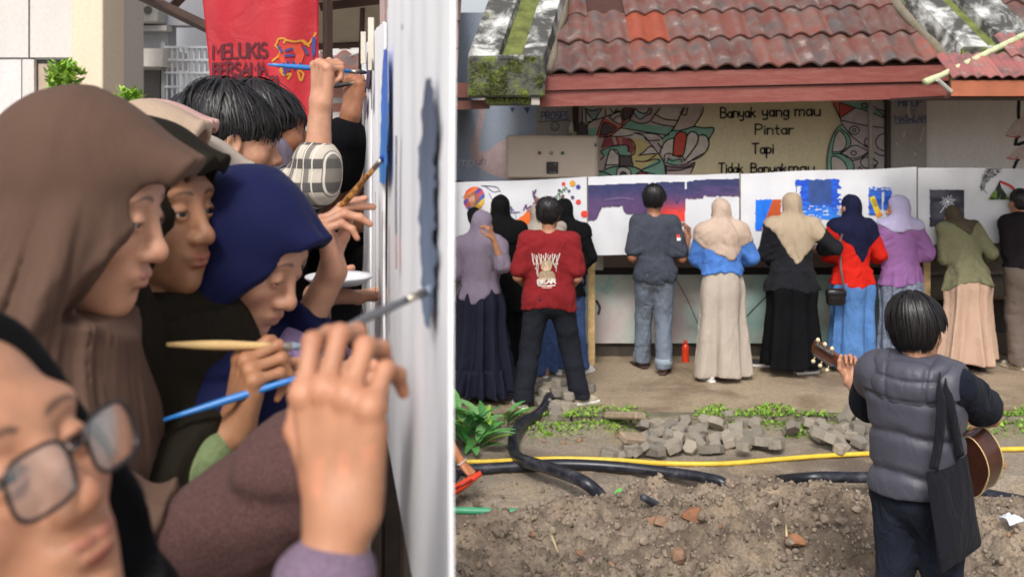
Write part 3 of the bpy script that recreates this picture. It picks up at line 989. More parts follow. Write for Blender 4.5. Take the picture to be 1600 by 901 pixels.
class Flat:
    """flat paint laid on a surface: 2-d photo coordinates mapped to the surface by 'to'"""
    def __init__(s, to): s.to = to; s.V = []; s.F = []; s.C = []; s.n = 0; s.lay = 0
    def _add(s, V2, Fc, col, z=None):
        s.lay += 1
        V = s.to(np.asarray(V2, float), z if z is not None else s.lay)
        s.V.append(V); s.F += [tuple(i + s.n for i in f) for f in Fc]; s.n += len(V)
        c = np.asarray(col, float); s.C.append(np.tile(c, (len(V), 1)) if c.ndim == 1 else c)
    def poly(s, pts, col, z=None):
        from mathutils.geometry import tessellate_polygon
        tri = tessellate_polygon([[Vector((p[0], p[1], 0)) for p in pts]])
        s._add(pts, [tuple(t) for t in tri], col, z); return s
    def line(s, pts, w, col, smooth=True, z=None, jag=.12):
        p = spline(pts, max(12, 6 * len(pts))) if smooth and len(pts) > 2 else np.asarray(pts, float)
        V, Fc = ribbon2(p, w, jag); s._add(V, Fc, col, z); return s
    def disc(s, c, r, col, z=None, wob=.08, n=16):
        a = np.linspace(0, 2 * PI, n, endpoint=False); rr = r * (1 + wob * RNG.uniform(-1, 1, n))
        return s.poly([(c[0] + rr[i] * math.cos(a[i]), c[1] + rr[i] * math.sin(a[i])) for i in range(n)], col, z)
    def text(s, txt, x, y, hgt, w, col, sp=.16, wid=1.0, x1=None, slant=0.0, jit=.03, rise=0.0):
        """baseline start x,y in photo pixels; hgt = cap height; fits to x1 when given"""
        tot = sum((GL[c][0] if c != ' ' else .32) + sp for c in txt) - sp
        if x1 is not None: wid = (x1 - x) / (tot * hgt)
        cx = 0
        s.lay += 1; z = s.lay
        for c in txt:
            if c == ' ': cx += .32 + sp; continue
            gw, st = GL[c]
            dy = random.uniform(-jit, jit)
            for pl in st:
                pts = [(x + (cx + px + slant * py) * hgt * wid, y - (py + dy) * hgt + rise * (cx * hgt * wid)) for px, py in pl]
                V, Fc = ribbon2(pts, w, .1); s._add(V, Fc, col, z)
            cx += gw + sp
        return s
    def raster(s, x0, y0, x1, y1, step, fn, z=None):
        nx = max(2, int(round((x1 - x0) / step))); ny = max(2, int(round((y1 - y0) / step)))
        gx, gy = np.meshgrid(np.linspace(x0, x1, nx + 1), np.linspace(y0, y1, ny + 1), indexing='ij')
        q = np.stack([gx.ravel(), gy.ravel()], 1)
        m, c = fn(q[:, 0], q[:, 1])
        id_ = np.arange(len(q)).reshape(nx + 1, ny + 1)
        Fq = np.stack([id_[:-1, :-1], id_[1:, :-1], id_[1:, 1:], id_[:-1, 1:]], -1).reshape(-1, 4)
        Fq = Fq[m[Fq].sum(1) >= 3]
        used = np.zeros(len(q), bool); used[Fq.ravel()] = True; mp = np.cumsum(used) - 1
        s._add(q[used], [tuple(f) for f in mp[Fq].tolist()], c[used], z); return s
    def obj(s, name, mat, root):
        o = mk(name, np.concatenate(s.V), s.F, mat, root, False, np.concatenate(s.C)); return o

def wall_map(Y, lift=.00022):
    """photo pixel -> point on the frontal plane at depth Y, later layers a hair prouder"""
    def to(q, z):
        k = Y / F
        return np.stack([(q[:, 0] - 800) * k, np.full(len(q), Y - .003 - lift * min(z, 400)), H - (q[:, 1] - HOR) * k], 1)
    return to
PAINT = attr_mat('paint', .75, .05, 120, 0, .10, 14)
BLACK = srgb(24, 22, 22)

def dirty_wall(name, c, dirt=(.12, .10, .08), amt=.5, rough=.85, bump=.15, sc=1.6, stretch=(1, 1, .35)):
    if name in MATS: return MATS[name]
    t = NT(name); v = t.coord(); vs = t.coord(stretch)
    n = t.noise(vs, sc * 2, 6, .65, .4); f = t.noise(v, 30, 5, .7)
    m = t.ramp(n, [(.45, 0.0), (.75, amt)])
    base = t.ramp(f, [(.3, tuple(x * .88 for x in c)), (.7, tuple(min(1, x * 1.06) for x in c))])
    t.base(t.mix(m, base, dirt)); t.rough(rough)
    t.bump(f, bump, .01); MATS[name] = t.m; return t.m

# ------------------------------------------------------------------ ground
def ground_h(x, y):
    p = np.stack([x, y, np.zeros_like(x)], 1)
    yt = 6.12 + .42 * np.clip(x / .9, 0, 1) + .10 * vnoise(p * V3(1.1, 0, 0), 21)
    n1 = fbm(p * 1.7, 3, 3); n2 = fbm(p * 5.5, 8, 3); n3 = fbm(p * 17, 12, 3)
    near = np.clip((yt - .10 - y) / .45, 0, 1); near = near * near * (3 - 2 * near)
    hump = (.155 + .14 * n1 + .07 * n2) * near
    hump += .09 * np.exp(-(((x - 1.15) / .75) ** 2 + ((y - 5.75) / .42) ** 2)) * (.7 + .5 * n2)
    hump += .05 * np.exp(-(((x - 2.9) / .7) ** 2 + ((y - 5.7) / .4) ** 2)) * (.7 + .5 * n2)
    hump += .10 * np.exp(-(((x - 1.45) / .16) ** 2 + ((y - 6.22) / .16) ** 2))
    hump -= .10 * np.exp(-(((x - 1.9) / .35) ** 2 + ((y - 5.2) / .5) ** 2))
    hump -= .12 * np.exp(-(((x - .5) / .3) ** 2 + ((y - 5.0) / .5) ** 2))
    clod = np.abs(n3) * .085 + .04 * np.abs(fbm(p * 36, 31, 2)) + .05 * np.abs(fbm(p * 9, 41, 2))
    dep = np.exp(-((y - yt - .08 + .06 * n2) / (.13 + .05 * n1)) ** 4)
    flat = -.055 + .012 * n2 + .004 * n3 + .012 * n1
    crack = np.clip((yt + .55 - y) / .4, 0, 1) * np.clip((n2 + .05) * 6, 0, 1) * -.045 * (y > yt)
    z = flat + hump + clod * (.12 + .88 * near) - dep * (.20 + .07 * n2) * (.5 + .5 * np.clip((.35 - x) / .4, 0.15, 1)) + crack
    z += .03 * np.clip((y - 7.72) / .2, 0, 1)
    return z, near, dep, n1, n2, n3

gx = np.arange(-2.4, 4.9, .0165); gy = np.arange(3.3, 8.02, .0165)
GX, GY = np.meshgrid(gx, gy, indexing='ij')
gz, near_m, dep_m, gn1, gn2, gn3 = ground_h(GX.ravel(), GY.ravel())
gid = np.arange(GX.size).reshape(GX.shape)
gq = np.stack([gid[:-1, :-1], gid[1:, :-1], gid[1:, 1:], gid[:-1, 1:]], -1).reshape(-1, 4)
dirt_c = np.array(srgb(139, 124, 108)); flat_c = np.array(srgb(146, 134, 118)); wet_c = np.array(srgb(92, 78, 66)); moss_c = np.array(srgb(104, 110, 62))
gc = flat_c + (dirt_c - flat_c) * np.clip(near_m * 1.3 + dep_m, 0, 1)[:, None]
w = np.clip((gn1 + .1) * 1.6, 0, .8)[:, None]
gc = gc * (1 - w) + wet_c * w
w = np.clip(-gn3 * 2.2, 0, .55)[:, None] * near_m[:, None]
gc = gc * (1 - w) + np.array(srgb(70, 58, 48)) * w
w = (np.clip(gn2 * 1.8, 0, 1) * .5)[:, None]
gc = gc * (1 - w) + np.array(srgb(170, 150, 124)) * w
w = (np.clip((GY.ravel() - 7.45) / .4, 0, 1) * np.clip(.4 + gn2 * 1.6, 0, 1) * .6)[:, None]
gc = gc * (1 - w) + moss_c * w
dirt_mat = attr_mat('soil', .92, .9, 110, 0, .26, 60)
ground = mk('ground', np.stack([GX.ravel(), GY.ravel(), gz], 1), gq, dirt_mat, None, True, gc)
tag(ground, kind='structure')
mb = MB(); mb.box((-40, -30, -.8), (40, 45, -.35)); base_g = mb.obj('terrain', plain('terrain_soil', srgb(120, 106, 88), .95, 0, .2, 1.0))
tag(base_g, kind='structure')

def gz_at(x, y):
    return float(ground_h(np.array([float(x)]), np.array([float(y)]))[0][0])
def GG(px, py, lift=0.0):
    """photo pixel -> point on the uneven ground"""
    z = -.05
    for _ in range(4):
        q = G(px, py, z); z = gz_at(q[0], q[1])
    q = G(px, py, z); q[2] += lift
    return q

# pavement: the concrete walk under the painters
def walk_mat():
    t = NT('walk_concrete'); v = t.coord(); n = t.noise(v, 1.6, 6, .62, .5); f = t.noise(v, 34, 6, .7); g = t.noise(v, 6, 5, .6)
    base = t.ramp(f, [(.28, srgb(128, 110, 90)), (.5, srgb(158, 140, 116)), (.75, srgb(178, 162, 140))])
    damp = t.mix(t.ramp(n, [(.45, 0.0), (.62, .75)]), base, srgb(112, 92, 72))
    t.base(t.mix(t.ramp(g, [(.55, 0.0), (.75, .5)]), damp, srgb(176, 164, 146))); t.rough(.85)
    t.bump(f, .35, .02); return t.m
WALK = walk_mat()
px_ = np.arange(-1.6, 6.3, .035); py_ = np.arange(8.14, 11.0, .035)
PX, PY = np.meshgrid(px_, py_, indexing='ij')
pp = np.stack([PX.ravel(), PY.ravel(), np.zeros(PX.size)], 1)
pzv = .012 * fbm(pp * 1.8, 4, 3) + .006 * fbm(pp * 9, 6, 3) - .05 * np.clip((PY.ravel() - 9.85) / .2, 0, 1) * (PX.ravel() < 5)
pid = np.arange(PX.size).reshape(PX.shape)
pq = np.stack([pid[:-1, :-1], pid[1:, :-1], pid[1:, 1:], pid[:-1, 1:]], -1).reshape(-1, 4)
pave = mk('pavement', np.stack([PX.ravel(), PY.ravel(), pzv], 1), pq, WALK, None, True); tag(pave, kind='structure')
mb = MB()
x = -1.6
rgk = np.random.default_rng(5)
kerb = thing('kerb', (1.5, 8.1, 0), 'low broken concrete kerb overgrown with green moss along the walk', 'kerb')
KM = dirty_wall('kerb_concrete', srgb(118, 110, 92), srgb(70, 76, 40), .8, .95, .5, 4, (1, 1, 1))
while x < 5.0:
    L = rgk.uniform(.35, .62)
    m = MB(); j = rgk.uniform(-.015, .015); 
    m.box((x, 8.02 + j, -.2), (x + L - .012, 8.16 + j, .012 + rgk.uniform(-.012, .012)), bevel=.015); m.obj('kerb_stone', KM, kerb)
    x += L
# moss and low weeds on the kerb strip
def leaf_scatter(name, pts, size, mat, label=None, cat=None, up=.7, seed=1, root=None, cols=None):
    rg = np.random.default_rng(seed); n = len(pts)
    a = rg.uniform(0, 2 * PI, n); tl = rg.uniform(.1, 1.0, n) * up
    d = np.stack([np.cos(a) * np.cos(tl), np.sin(a) * np.cos(tl), np.sin(tl)], 1)
    s = np.stack([-np.sin(a), np.cos(a), rg.uniform(-.3, .3, n)], 1)
    L = (size * rg.uniform(.5, 1.3, n))[:, None]
    p = np.asarray(pts)
    nrm = np.cross(s, d)
    V = np.stack([p, p + d * L * .5 + s * L * .33 + nrm * L * .06, p + d * L, p + d * L * .5 - s * L * .33 + nrm * L * .06], 1).reshape(-1, 3)
    Fq = np.arange(4 * n).reshape(-1, 4)
    c = None
    if cols is not None:
        k = rg.uniform(0, 1, (n, 1)); c = np.repeat(np.asarray(cols[0]) * (1 - k) + np.asarray(cols[1]) * k, 4, 0)
    o = mk(name, V, Fq, mat, root, False, c); 
    return o
rg = np.random.default_rng(3)
def weed_points(n):
    out = []
    while len(out) < n:
        px, py = rg.uniform(715, 1620), rg.uniform(632, 672)
        clump = vnoise(np.array([[px / 46, py / 30, 3.0]]), 9)[0] + (.3 if 900 < px < 1010 or px > 1150 else 0) - (.35 if 1010 < px < 1060 else 0)
        band = math.exp(-((py - 650) / 12) ** 2)
        if clump * .9 + band * .75 > .62 + rg.uniform(-.25, .25):
            q = G(px, py, .0); q[2] = (.015 if 8.0 < q[1] < 8.3 else gz_at(q[0], min(q[1], 8.0)) if q[1] < 8.02 else 0.0)
            out.append(q)
    return np.array(out)
LEAFM = attr_mat('leaf', .55, 0, 80, .0, .1, 30)
wp = weed_points(4200)
moss = leaf_scatter('moss', wp, .032, LEAFM, up=1.0, seed=4, cols=(srgb(78, 120, 30), srgb(142, 178, 58)))
tag(moss, kind='stuff')

# clods of soil
def lump(seed, sub=1):
    rg_ = np.random.default_rng(seed)
    t = (1 + 5 ** .5) / 2
    v = np.array([(-1, t, 0), (1, t, 0), (-1, -t, 0), (1, -t, 0), (0, -1, t), (0, 1, t), (0, -1, -t), (0, 1, -t), (t, 0, -1), (t, 0, 1), (-t, 0, -1), (-t, 0, 1)], float)
    v /= np.linalg.norm(v[0])
    f = [(0, 11, 5), (0, 5, 1), (0, 1, 7), (0, 7, 10), (0, 10, 11), (1, 5, 9), (5, 11, 4), (11, 10, 2), (10, 7, 6), (7, 1, 8), (3, 9, 4), (3, 4, 2), (3, 2, 6), (3, 6, 8), (3, 8, 9), (4, 9, 5), (2, 4, 11), (6, 2, 10), (8, 6, 7), (9, 8, 1)]
    v = v * rg_.uniform(.65, 1.2, (12, 1)) * rg_.uniform(.6, 1.2, (1, 3))
    return v, np.array(f)
protos = [lump(i) for i in range(12)]
rg = np.random.default_rng(8)
Vc = []; Fc = []; Cc = []; nv = 0
N = 0
while N < 9000:
    x_, y_ = rg.uniform(-.9, 3.6), rg.uniform(3.9, 6.9)
    if abs(x_ - .02) / y_ > .52 and x_ > 0: continue
    yt0 = 6.12 + .42 * min(max(x_ / .9, 0), 1)
    if y_ > yt0 and rg.uniform() > .10: continue
    N += 1
    s_ = .0055 + .036 * rg.beta(.8, 6.5)
    v, f = protos[rg.integers(12)]
    a = rg.uniform(0, 2 * PI); c_, sn = math.cos(a), math.sin(a)
    vv = v @ np.array([[c_, -sn, 0], [sn, c_, 0], [0, 0, 1]]).T * s_
    Vc.append((vv, x_, y_, s_)); Fc.append(f + nv); nv += 12
xs = np.array([q[1] for q in Vc]); ys = np.array([q[2] for q in Vc])
zs = ground_h(xs, ys)[0]
VV = np.concatenate([q[0] + V3(xs[i], ys[i], zs[i] + q[3] * .35) for i, q in enumerate(Vc)])
cc = np.repeat(dirt_c * (1 + .22 * rg.normal(size=(len(Vc), 1))) * (1 + .04 * rg.normal(size=(len(Vc), 3))), 12, 0).clip(.03, .6)
clods = mk('soil_clods', VV, np.concatenate(Fc), dirt_mat, None, True, cc); tag(clods, kind='stuff')

STONE = attr_mat('stone', .9, .5, 60, 0, .18, 25)
def stone(root, q, s, col, seed, name='stone', flat=.75, rot=None):
    v, f = protos[seed % 12]
    # one round of subdivision keeps facets but softens the outline
    e = {}; V = v.tolist(); Fn = []
    def mid(a, b):
        k = (min(a, b), max(a, b))
        if k not in e:
            m = (np.array(V[a]) + np.array(V[b])) / 2 * (1.06 + .08 * math.sin(seed + len(V))); e[k] = len(V); V.append(m.tolist())
        return e[k]
    for a, b, c in f.tolist():
        ab, bc, ca = mid(a, b), mid(b, c), mid(c, a); Fn += [(a, ab, ca), (b, bc, ab), (c, ca, bc), (ab, bc, ca)]
    V = np.array(V) * s * V3(1, 1, flat)
    a = seed * 1.7; V = V @ np.array([[math.cos(a), -math.sin(a), 0], [math.sin(a), math.cos(a), 0], [0, 0, 1]]).T
    return mk(name, V + np.asarray(q), np.array(Fn), STONE, root, False, np.tile(np.asarray(col), (len(V), 1)))
rg = np.random.default_rng(21)
for i in range(110):
    px, py = rg.uniform(722, 1590), rg.uniform(785, 905)
    if 1345 < px < 1550: continue
    q = GG(px, py, .0); s_ = rg.uniform(.020, .042)
    stone(ground, q + V3(0, 0, s_ * .15), dirt_c * rg.uniform(.75, 1.2) * (V3(1.2, .9, .75) if i % 9 == 0 else 1), s_ and s_, int(i)) if False else stone(ground, q + V3(0, 0, s_ * .15), s_, dirt_c * rg.uniform(.72, 1.2) * (V3(1.25, .88, .72) if i % 9 == 0 else V3(1, 1, 1)), i)
for i, (px, py, s_) in enumerate([(1085, 812, .075), (1062, 870, .05), (1035, 818, .045), (868, 800, .06), (905, 690, .035), (880, 694, .03), (965, 682, .04), (800, 700, .03), (1240, 850, .06), (1570, 730, .04), (1180, 858, .05), (1120, 770, .05), (850, 690, .025), (768, 690, .03)]):
    stone(ground, GG(px, py, s_ * .3), s_, np.array(srgb(146, 116, 92)) * (V3(1.1, .82, .66) if i in (0, 3, 8) else V3(1, 1, 1)) * RNG.uniform(.85, 1.1), i + 3)

# ------------------------------------------------------------------ mural wall under the roof
YW = 10.5
kW = YW / F
def wx(px, Y=YW): return (px - 800) * Y / F
def wz(py, Y=YW): return H - (py - HOR) * Y / F
wall = thing('mural_wall', (2.2, YW, 0), 'long painted wall with murals and slogans behind the canvases', 'wall')
def panel(name, px0, px1, py0, py1, mat, Y=YW, depth=.16, dz=0.0):
    m = MB(); m.box((wx(px0, Y), Y, wz(py1, Y)), (wx(px1, Y), Y + depth, wz(py0, Y) + dz)); return m.obj(name, mat, wall)
W_BLUE = dirty_wall('blue_mural', srgb(158, 170, 188), srgb(190, 192, 198), .35, .9, .1, .8)
W_CREAM = dirty_wall('cream_mural', srgb(222, 208, 172), srgb(196, 182, 146), .4, .9, .1)
W_GREY = dirty_wall('grey_wall', srgb(226, 219, 213), srgb(200, 190, 182), .4, .9, .12)
W_COL = dirty_wall('grey_column', srgb(164, 157, 150), srgb(116, 108, 100), .5, .9, .2)
panel('blue_panel', 560, 838, 20, 440, W_BLUE)
panel('column', 838, 894, 20, 440, W_COL, Y=YW - .06, depth=.26)
panel('cream_panel', 894, 1390, 20, 440, W_CREAM)
panel('column', 1391, 1448, 20, 440, W_COL, Y=YW - .06, depth=.26)
panel('grey_panel', 1448, 1760, 20, 440, W_GREY)
# mural on the blue panel
f = Flat(wall_map(YW))
pk = srgb(196, 172, 172); lt = srgb(166, 176, 194)
f.poly([(745, 100), (760, 100), (757, 180), (750, 215), (748, 232), (752, 237), (764, 236), (778, 222), (800, 214), (838, 208), (838, 292), (790, 280), (766, 272), (748, 262), (736, 245), (733, 232), (740, 212), (748, 180)], pk)
f.poly([(700, 286), (716, 281), (728, 284), (736, 292), (700, 294)], srgb(60, 74, 110))
f.text('mpuh', 717, 259, 15, 1.3, srgb(214, 212, 222), sp=.14, x1=760, slant=.12)
f.text('uh', 743, 258, 14, 1.0, srgb(70, 70, 96), sp=.16, x1=759, slant=.12)
f.poly([(797, 168), (805, 168), (800, 176)], srgb(70, 80, 120)); f.poly([(818, 168), (828, 168), (824, 178)], srgb(70, 80, 120))
f.obj('painting', PAINT, wall)
f = Flat(wall_map(YW - .06))
bl = srgb(74, 96, 140)
f.text('PROSES', 846, 187, 12, 2.0, bl, x1=888, rise=-.02)
f.line([(842, 190.5), (891, 188)], 1.2, BLACK)
f.line(arc(867, 197.5, 6.5, 6.8, 0, 360, 18), 1.4, srgb(60, 66, 80), smooth=False)
f.line(arc(867, 197.5, 3.6, 3.4, 20, 160, 8), 1.1, srgb(60, 66, 80), smooth=False)
f.disc((864.6, 195), .8, BLACK); f.disc((869.4, 195), .8, BLACK)
f.line([(863, 207), (873, 206.5)], 1.5, srgb(170, 166, 160))
f.text('HIDUP', 1404, 166, 12, 1.9, bl, x1=1440)
f.text('V', 1424, 178, 8, 1.4, bl, x1=1430)
f.text('MASALAH', 1398, 190, 9.5, 1.8, bl, x1=1446, rise=-.02)
f.line([(1398, 193.5), (1447, 191)], 1.4, bl)
for (a, b, c_, d_) in ((1414, 206, 1411, 214), (1443, 200, 1437, 222), (1400, 224, 1402, 227), (1428, 240, 1430, 242)):
    f.line([(a, b), ((a + c_) / 2, (b + d_) / 2 - 2), (c_, d_)], 2.2, srgb(196, 186, 172))
f.line([(1421, 160), (1418, 172), (1422, 184)], 3, srgb(190, 182, 170))
f.obj('lettering', PAINT, wall)
# mural on the cream panel, traced shapes
f = Flat(wall_map(YW))
teal = srgb(128, 172, 152); mau = srgb(196, 178, 172); red = srgb(196, 78, 64); drk = srgb(88, 78, 82); whi = srgb(206, 198, 188); wine = srgb(150, 70, 78); yel = srgb(204, 186, 128); coral = srgb(204, 104, 90)
def Z(x, y): return (890 + x / 6.4, 150 + y / 6.4)
def Zs(*p): return [Z(a, b) for a, b in p]
f.poly(Zs((90, 60), (1340, 60), (1320, 170), (1240, 305), (1440, 325), (1330, 560), (1240, 680), (1200, 800), (90, 800)), mau)
shapes = [
 (whi, ((100, 120), (460, 120), (440, 170), (235, 240), (170, 270), (110, 240))),
 (srgb(150, 168, 172), ((150, 130), (290, 130), (280, 200), (240, 235), (170, 170))),
 (drk, ((80, 390), (75, 300), (120, 265), (165, 300), (180, 390))),
 (teal, ((180, 390), (190, 330), (280, 310), (265, 390))),
 (coral, ((290, 400), (265, 390), (340, 215), (420, 260), (500, 300), (540, 120), (650, 120), (600, 220), (510, 320), (400, 400), (300, 415))),
 (drk, ((300, 390), (345, 268), (465, 320), (390, 375))), (drk, ((545, 245), (528, 135), (630, 135), (600, 215))),
 (whi, ((400, 215), (430, 180), (505, 150), (525, 275), (470, 270))),
 (teal, ((520, 310), (600, 240), (700, 275), (1060, 320), (1010, 390), (860, 370), (700, 345))),
 (srgb(176, 200, 206), ((640, 180), (670, 130), (800, 130), (770, 185), (700, 230))),
 (whi, ((660, 130), (780, 130), (740, 185), (690, 165))),
 (whi, ((860, 190), (910, 120), (1130, 120), (1085, 240), (960, 235))),
 (whi, ((420, 390), (520, 325), (800, 360), (880, 400), (700, 430))),
 (teal, ((920, 440), (1040, 350), (1240, 310), (1440, 325), (1360, 470), (1240, 400), (1060, 420), (940, 500))),
 (red, ((1030, 590), (1045, 430), (1075, 370), (1130, 360), (1168, 385), (1160, 480), (1120, 600))),
 (whi, ((1150, 640), (1170, 420), (1215, 360), (1285, 390), (1270, 480))),
 (whi, ((1160, 660), (1290, 480), (1300, 395), (1370, 410), (1385, 490), (1300, 600))),
 (whi, ((945, 640), (915, 540), (960, 450), (1035, 420), (1025, 590), (980, 580))),
 (teal, ((950, 670), (1000, 620), (1100, 630), (1130, 670), (1040, 685))),
 (srgb(150, 120, 130), ((955, 690), (1100, 700), (1250, 660), (1230, 720), (960, 745))),
 (wine, ((310, 530), (350, 400), (590, 420), (640, 470), (655, 530), (620, 590), (580, 540), (560, 490), (400, 500))),
 (srgb(190, 170, 160), ((420, 405), (450, 405), (475, 480), (450, 490))), (srgb(190, 120, 110), ((480, 405), (520, 410), (530, 480), (500, 488))),
 (teal, ((310, 560), (420, 505), (560, 492), (585, 540), (610, 592), (500, 590), (380, 600), (330, 590))),
 (yel, ((610, 430), (720, 430), (880, 580), (950, 690), (900, 720), (690, 730), (630, 690), (620, 600), (655, 520))),
 (whi, ((690, 590), (740, 560), (790, 510), (850, 510), (890, 575))),
 (drk, ((490, 590), (615, 595), (630, 700), (495, 700))), (whi, ((350, 710), (395, 550), (430, 535), (485, 560), (495, 700))),
 (teal, ((300, 750), (450, 705), (640, 715), (760, 790), (300, 800))), (whi, ((465, 790), (480, 730), (540, 710), (600, 740), (612, 790))),
 (drk, ((500, 790), (520, 755), (560, 755), (580, 790))), (wine, ((660, 790), (700, 755), (760, 770), (780, 795))),
 (teal, ((720, 730), (900, 620), (950, 690), (965, 790), (840, 790))),
]
for c_, s_ in shapes: f.poly(Zs(*s_), c_)
lines = [
 ((125, 120), (125, 262)), ((160, 125), (165, 262)), ((170, 160), (240, 240), (300, 160), (320, 125)), ((175, 265), (290, 230), (480, 165), (505, 150)), ((150, 130), (230, 150), (300, 130)), ((360, 125), (355, 210)), ((400, 125), (440, 170), (470, 130)),
 ((78, 390), (75, 300), (120, 268), (168, 300), (182, 395)), ((172, 320), (185, 280), (240, 245)),
 ((270, 395), (300, 300), (340, 220)), ((300, 395), (345, 268), (465, 320), (390, 375), (300, 395)), ((545, 245), (528, 135), (630, 135), (600, 215), (545, 245)), ((290, 415), (400, 400), (510, 320), (600, 235), (650, 130)), ((395, 215), (440, 175), (500, 155), (525, 275), (470, 270), (395, 215)), ((440, 235), (470, 205), (515, 200)),
 ((510, 320), (700, 350), (960, 390), (990, 380)), ((600, 240), (700, 275), (790, 260), (840, 200), (900, 125)), ((640, 175), (700, 232), (760, 200), (810, 170), (815, 125)), ((660, 130), (700, 165), (760, 175), (800, 125)), ((820, 258), (900, 285), (1050, 310)), ((860, 190), (960, 235), (1085, 245)),
 ((1130, 120), (1085, 240), (1020, 345), (920, 430)), ((1335, 115), (1320, 180), (1240, 305)), ((1150, 120), (1120, 180), (1160, 190), (1180, 120)), ((1020, 350), (1130, 340), (1240, 308), (1330, 320), (1442, 325), (1380, 450)),
 ((900, 575), (920, 510), (970, 445), (1040, 420)), ((1030, 595), (1045, 430), (1080, 368), (1135, 360), (1168, 390), (1155, 500), (1120, 605), (1030, 595)), ((1150, 640), (1250, 510), (1285, 430), (1260, 370), (1210, 360), (1170, 400)), ((1290, 395), (1350, 390), (1390, 460), (1370, 540), (1300, 610), (1180, 660)), ((945, 650), (950, 590), (1000, 575), (1060, 600), (1120, 600), (1145, 650)),
 ((955, 665), (1050, 690), (1160, 680), (1250, 620), (1335, 575)), ((960, 700), (1080, 715), (1180, 705), (1250, 665), (1210, 770)), ((960, 690), (965, 795)), ((950, 745), (1100, 740), (1230, 700)), ((980, 650), (985, 625), (1020, 650), (1060, 640), (1110, 630), (1120, 665)),
 ((640, 370), (740, 400), (800, 470), (930, 640), (960, 780)), ((640, 370), (800, 375), (880, 390), (930, 430)), ((745, 405), (780, 445), (900, 440)), ((630, 390), (520, 405), (350, 400)),
 ((310, 550), (400, 510), (540, 490), (590, 510), (580, 545), (600, 560)), ((590, 425), (640, 465), (655, 530), (625, 590), (500, 590), (440, 545)), ((350, 720), (395, 555), (430, 535), (485, 560), (495, 700)), ((495, 595), (500, 700)), ((610, 590), (635, 710)), ((310, 560), (340, 600), (310, 635)), ((340, 740), (450, 705), (640, 710), (760, 770), (790, 790)), ((465, 795), (480, 725), (540, 710), (600, 735), (615, 795)), ((500, 790), (530, 755), (575, 790)), ((360, 690), (490, 685)), ((660, 780), (720, 755), (860, 785)),
 ((690, 592), (740, 560), (790, 510), (840, 505)), ((690, 592), (800, 580), (890, 575)), ((660, 650), (760, 650), (860, 590)), ((720, 735), (840, 690), (900, 655), (860, 630), (760, 655)), ((880, 470), (900, 500), (930, 520)), ((300, 750), (360, 765), (420, 795)),
]
for l in lines: f.line(Zs(*l), 1.75, BLACK)
# right-hand drawing
def Q(x, y): return (1270 + x / 6.93, 150 + y / 6.93)
def Qs(*p): return [Q(a, b) for a, b in p]
f.poly(Qs((210, 60), (830, 60), (830, 830), (140, 830), (150, 620), (200, 430), (310, 300)), srgb(188, 176, 176))
for c_, s_ in [(coral, ((210, 60), (285, 70), (285, 240))), (red, ((295, 80), (450, 130), (295, 235))), (teal, ((330, 70), (560, 70), (600, 160), (440, 130))), (teal, ((640, 130), (700, 160), (760, 225), (650, 190))), (red, ((760, 200), (820, 170), (820, 240), (790, 240))),
               (teal, ((310, 310), (400, 440), (400, 520), (300, 600), (380, 660), (440, 760), (435, 830), (370, 830), (360, 740), (290, 670), (200, 660), (190, 830), (150, 830), (150, 660), (200, 440))),
               (srgb(196, 184, 178), ((205, 600), (230, 450), (280, 380), (345, 450), (350, 540), (300, 600))), (srgb(196, 184, 178), ((195, 660), (290, 680), (355, 760), (365, 830), (195, 830)))]: f.poly(Qs(*s_), c_)
for l in [((215, 80), (290, 245), (310, 300), (400, 420), (480, 490), (600, 570)), ((285, 75), (285, 240)), ((295, 235), (450, 130)), ((295, 75), (440, 125), (600, 170), (740, 230), (800, 240)), ((640, 110), (720, 150), (800, 175)), ((680, 150), (740, 190), (770, 235)), ((305, 265), (460, 300), (590, 325), (800, 350)), ((145, 830), (150, 650), (190, 470), (250, 360), (310, 305)),
          ((200, 605), (230, 450), (280, 378), (345, 450), (350, 535), (300, 595), (200, 605)), ((290, 355), (380, 430), (400, 510), (360, 580), (280, 620), (200, 625)), ((195, 830), (195, 660), (280, 670), (350, 745), (368, 830)), ((280, 625), (370, 655), (430, 730), (435, 830)), ((290, 615), (370, 560), (460, 535), (540, 570), (600, 600)), ((295, 615), (370, 665), (460, 670), (540, 640), (600, 600)), ((410, 700), (500, 680), (590, 620)),
          tuple(arc(440, 373, 53, 45, 0, 360, 14)), tuple(arc(440, 373, 18, 18, 0, 360, 10)), tuple(arc(432, 618, 28, 24, 0, 360, 10)), tuple(arc(550, 105, 32, 26, 0, 360, 10)), tuple(arc(590, 500, 42, 42, 60, 270, 9)), tuple(arc(800, 500, 130, 100, 90, 270, 12)), tuple(arc(590, 720, 82, 62, 20, 330, 14)), ((660, 610), (720, 640), (800, 645)), ((640, 680), (690, 720), (660, 780)), ((480, 790), (495, 765), (515, 790))]:
    f.line(Qs(*l), 1.75, BLACK)
f.obj('painting', PAINT, wall)
f = Flat(wall_map(YW))
ink = srgb(22, 20, 24)
f.text('Banyak', 1126, 184, 16, 2.5, ink, x1=1180, rise=-.015)
f.text('yang', 1191, 182, 16, 2.5, ink, x1=1232, rise=-.015)
f.text('mau', 1242, 181, 17, 2.5, ink, x1=1281)
f.text('Pintar', 1180, 210, 16, 2.4, ink, x1=1239)
f.text('Tapi', 1175, 240, 16, 2.4, ink, x1=1208)
f.text('Tidak', 1123, 270, 15, 2.4, ink, x1=1160)
f.text('Banyak', 1173, 269.5, 14, 2.4, ink, x1=1228)
f.text('mau', 1232, 269, 15, 2.5, ink, x1=1271)
f.obj('lettering', PAINT, wall)
f = Flat(wall_map(YW))
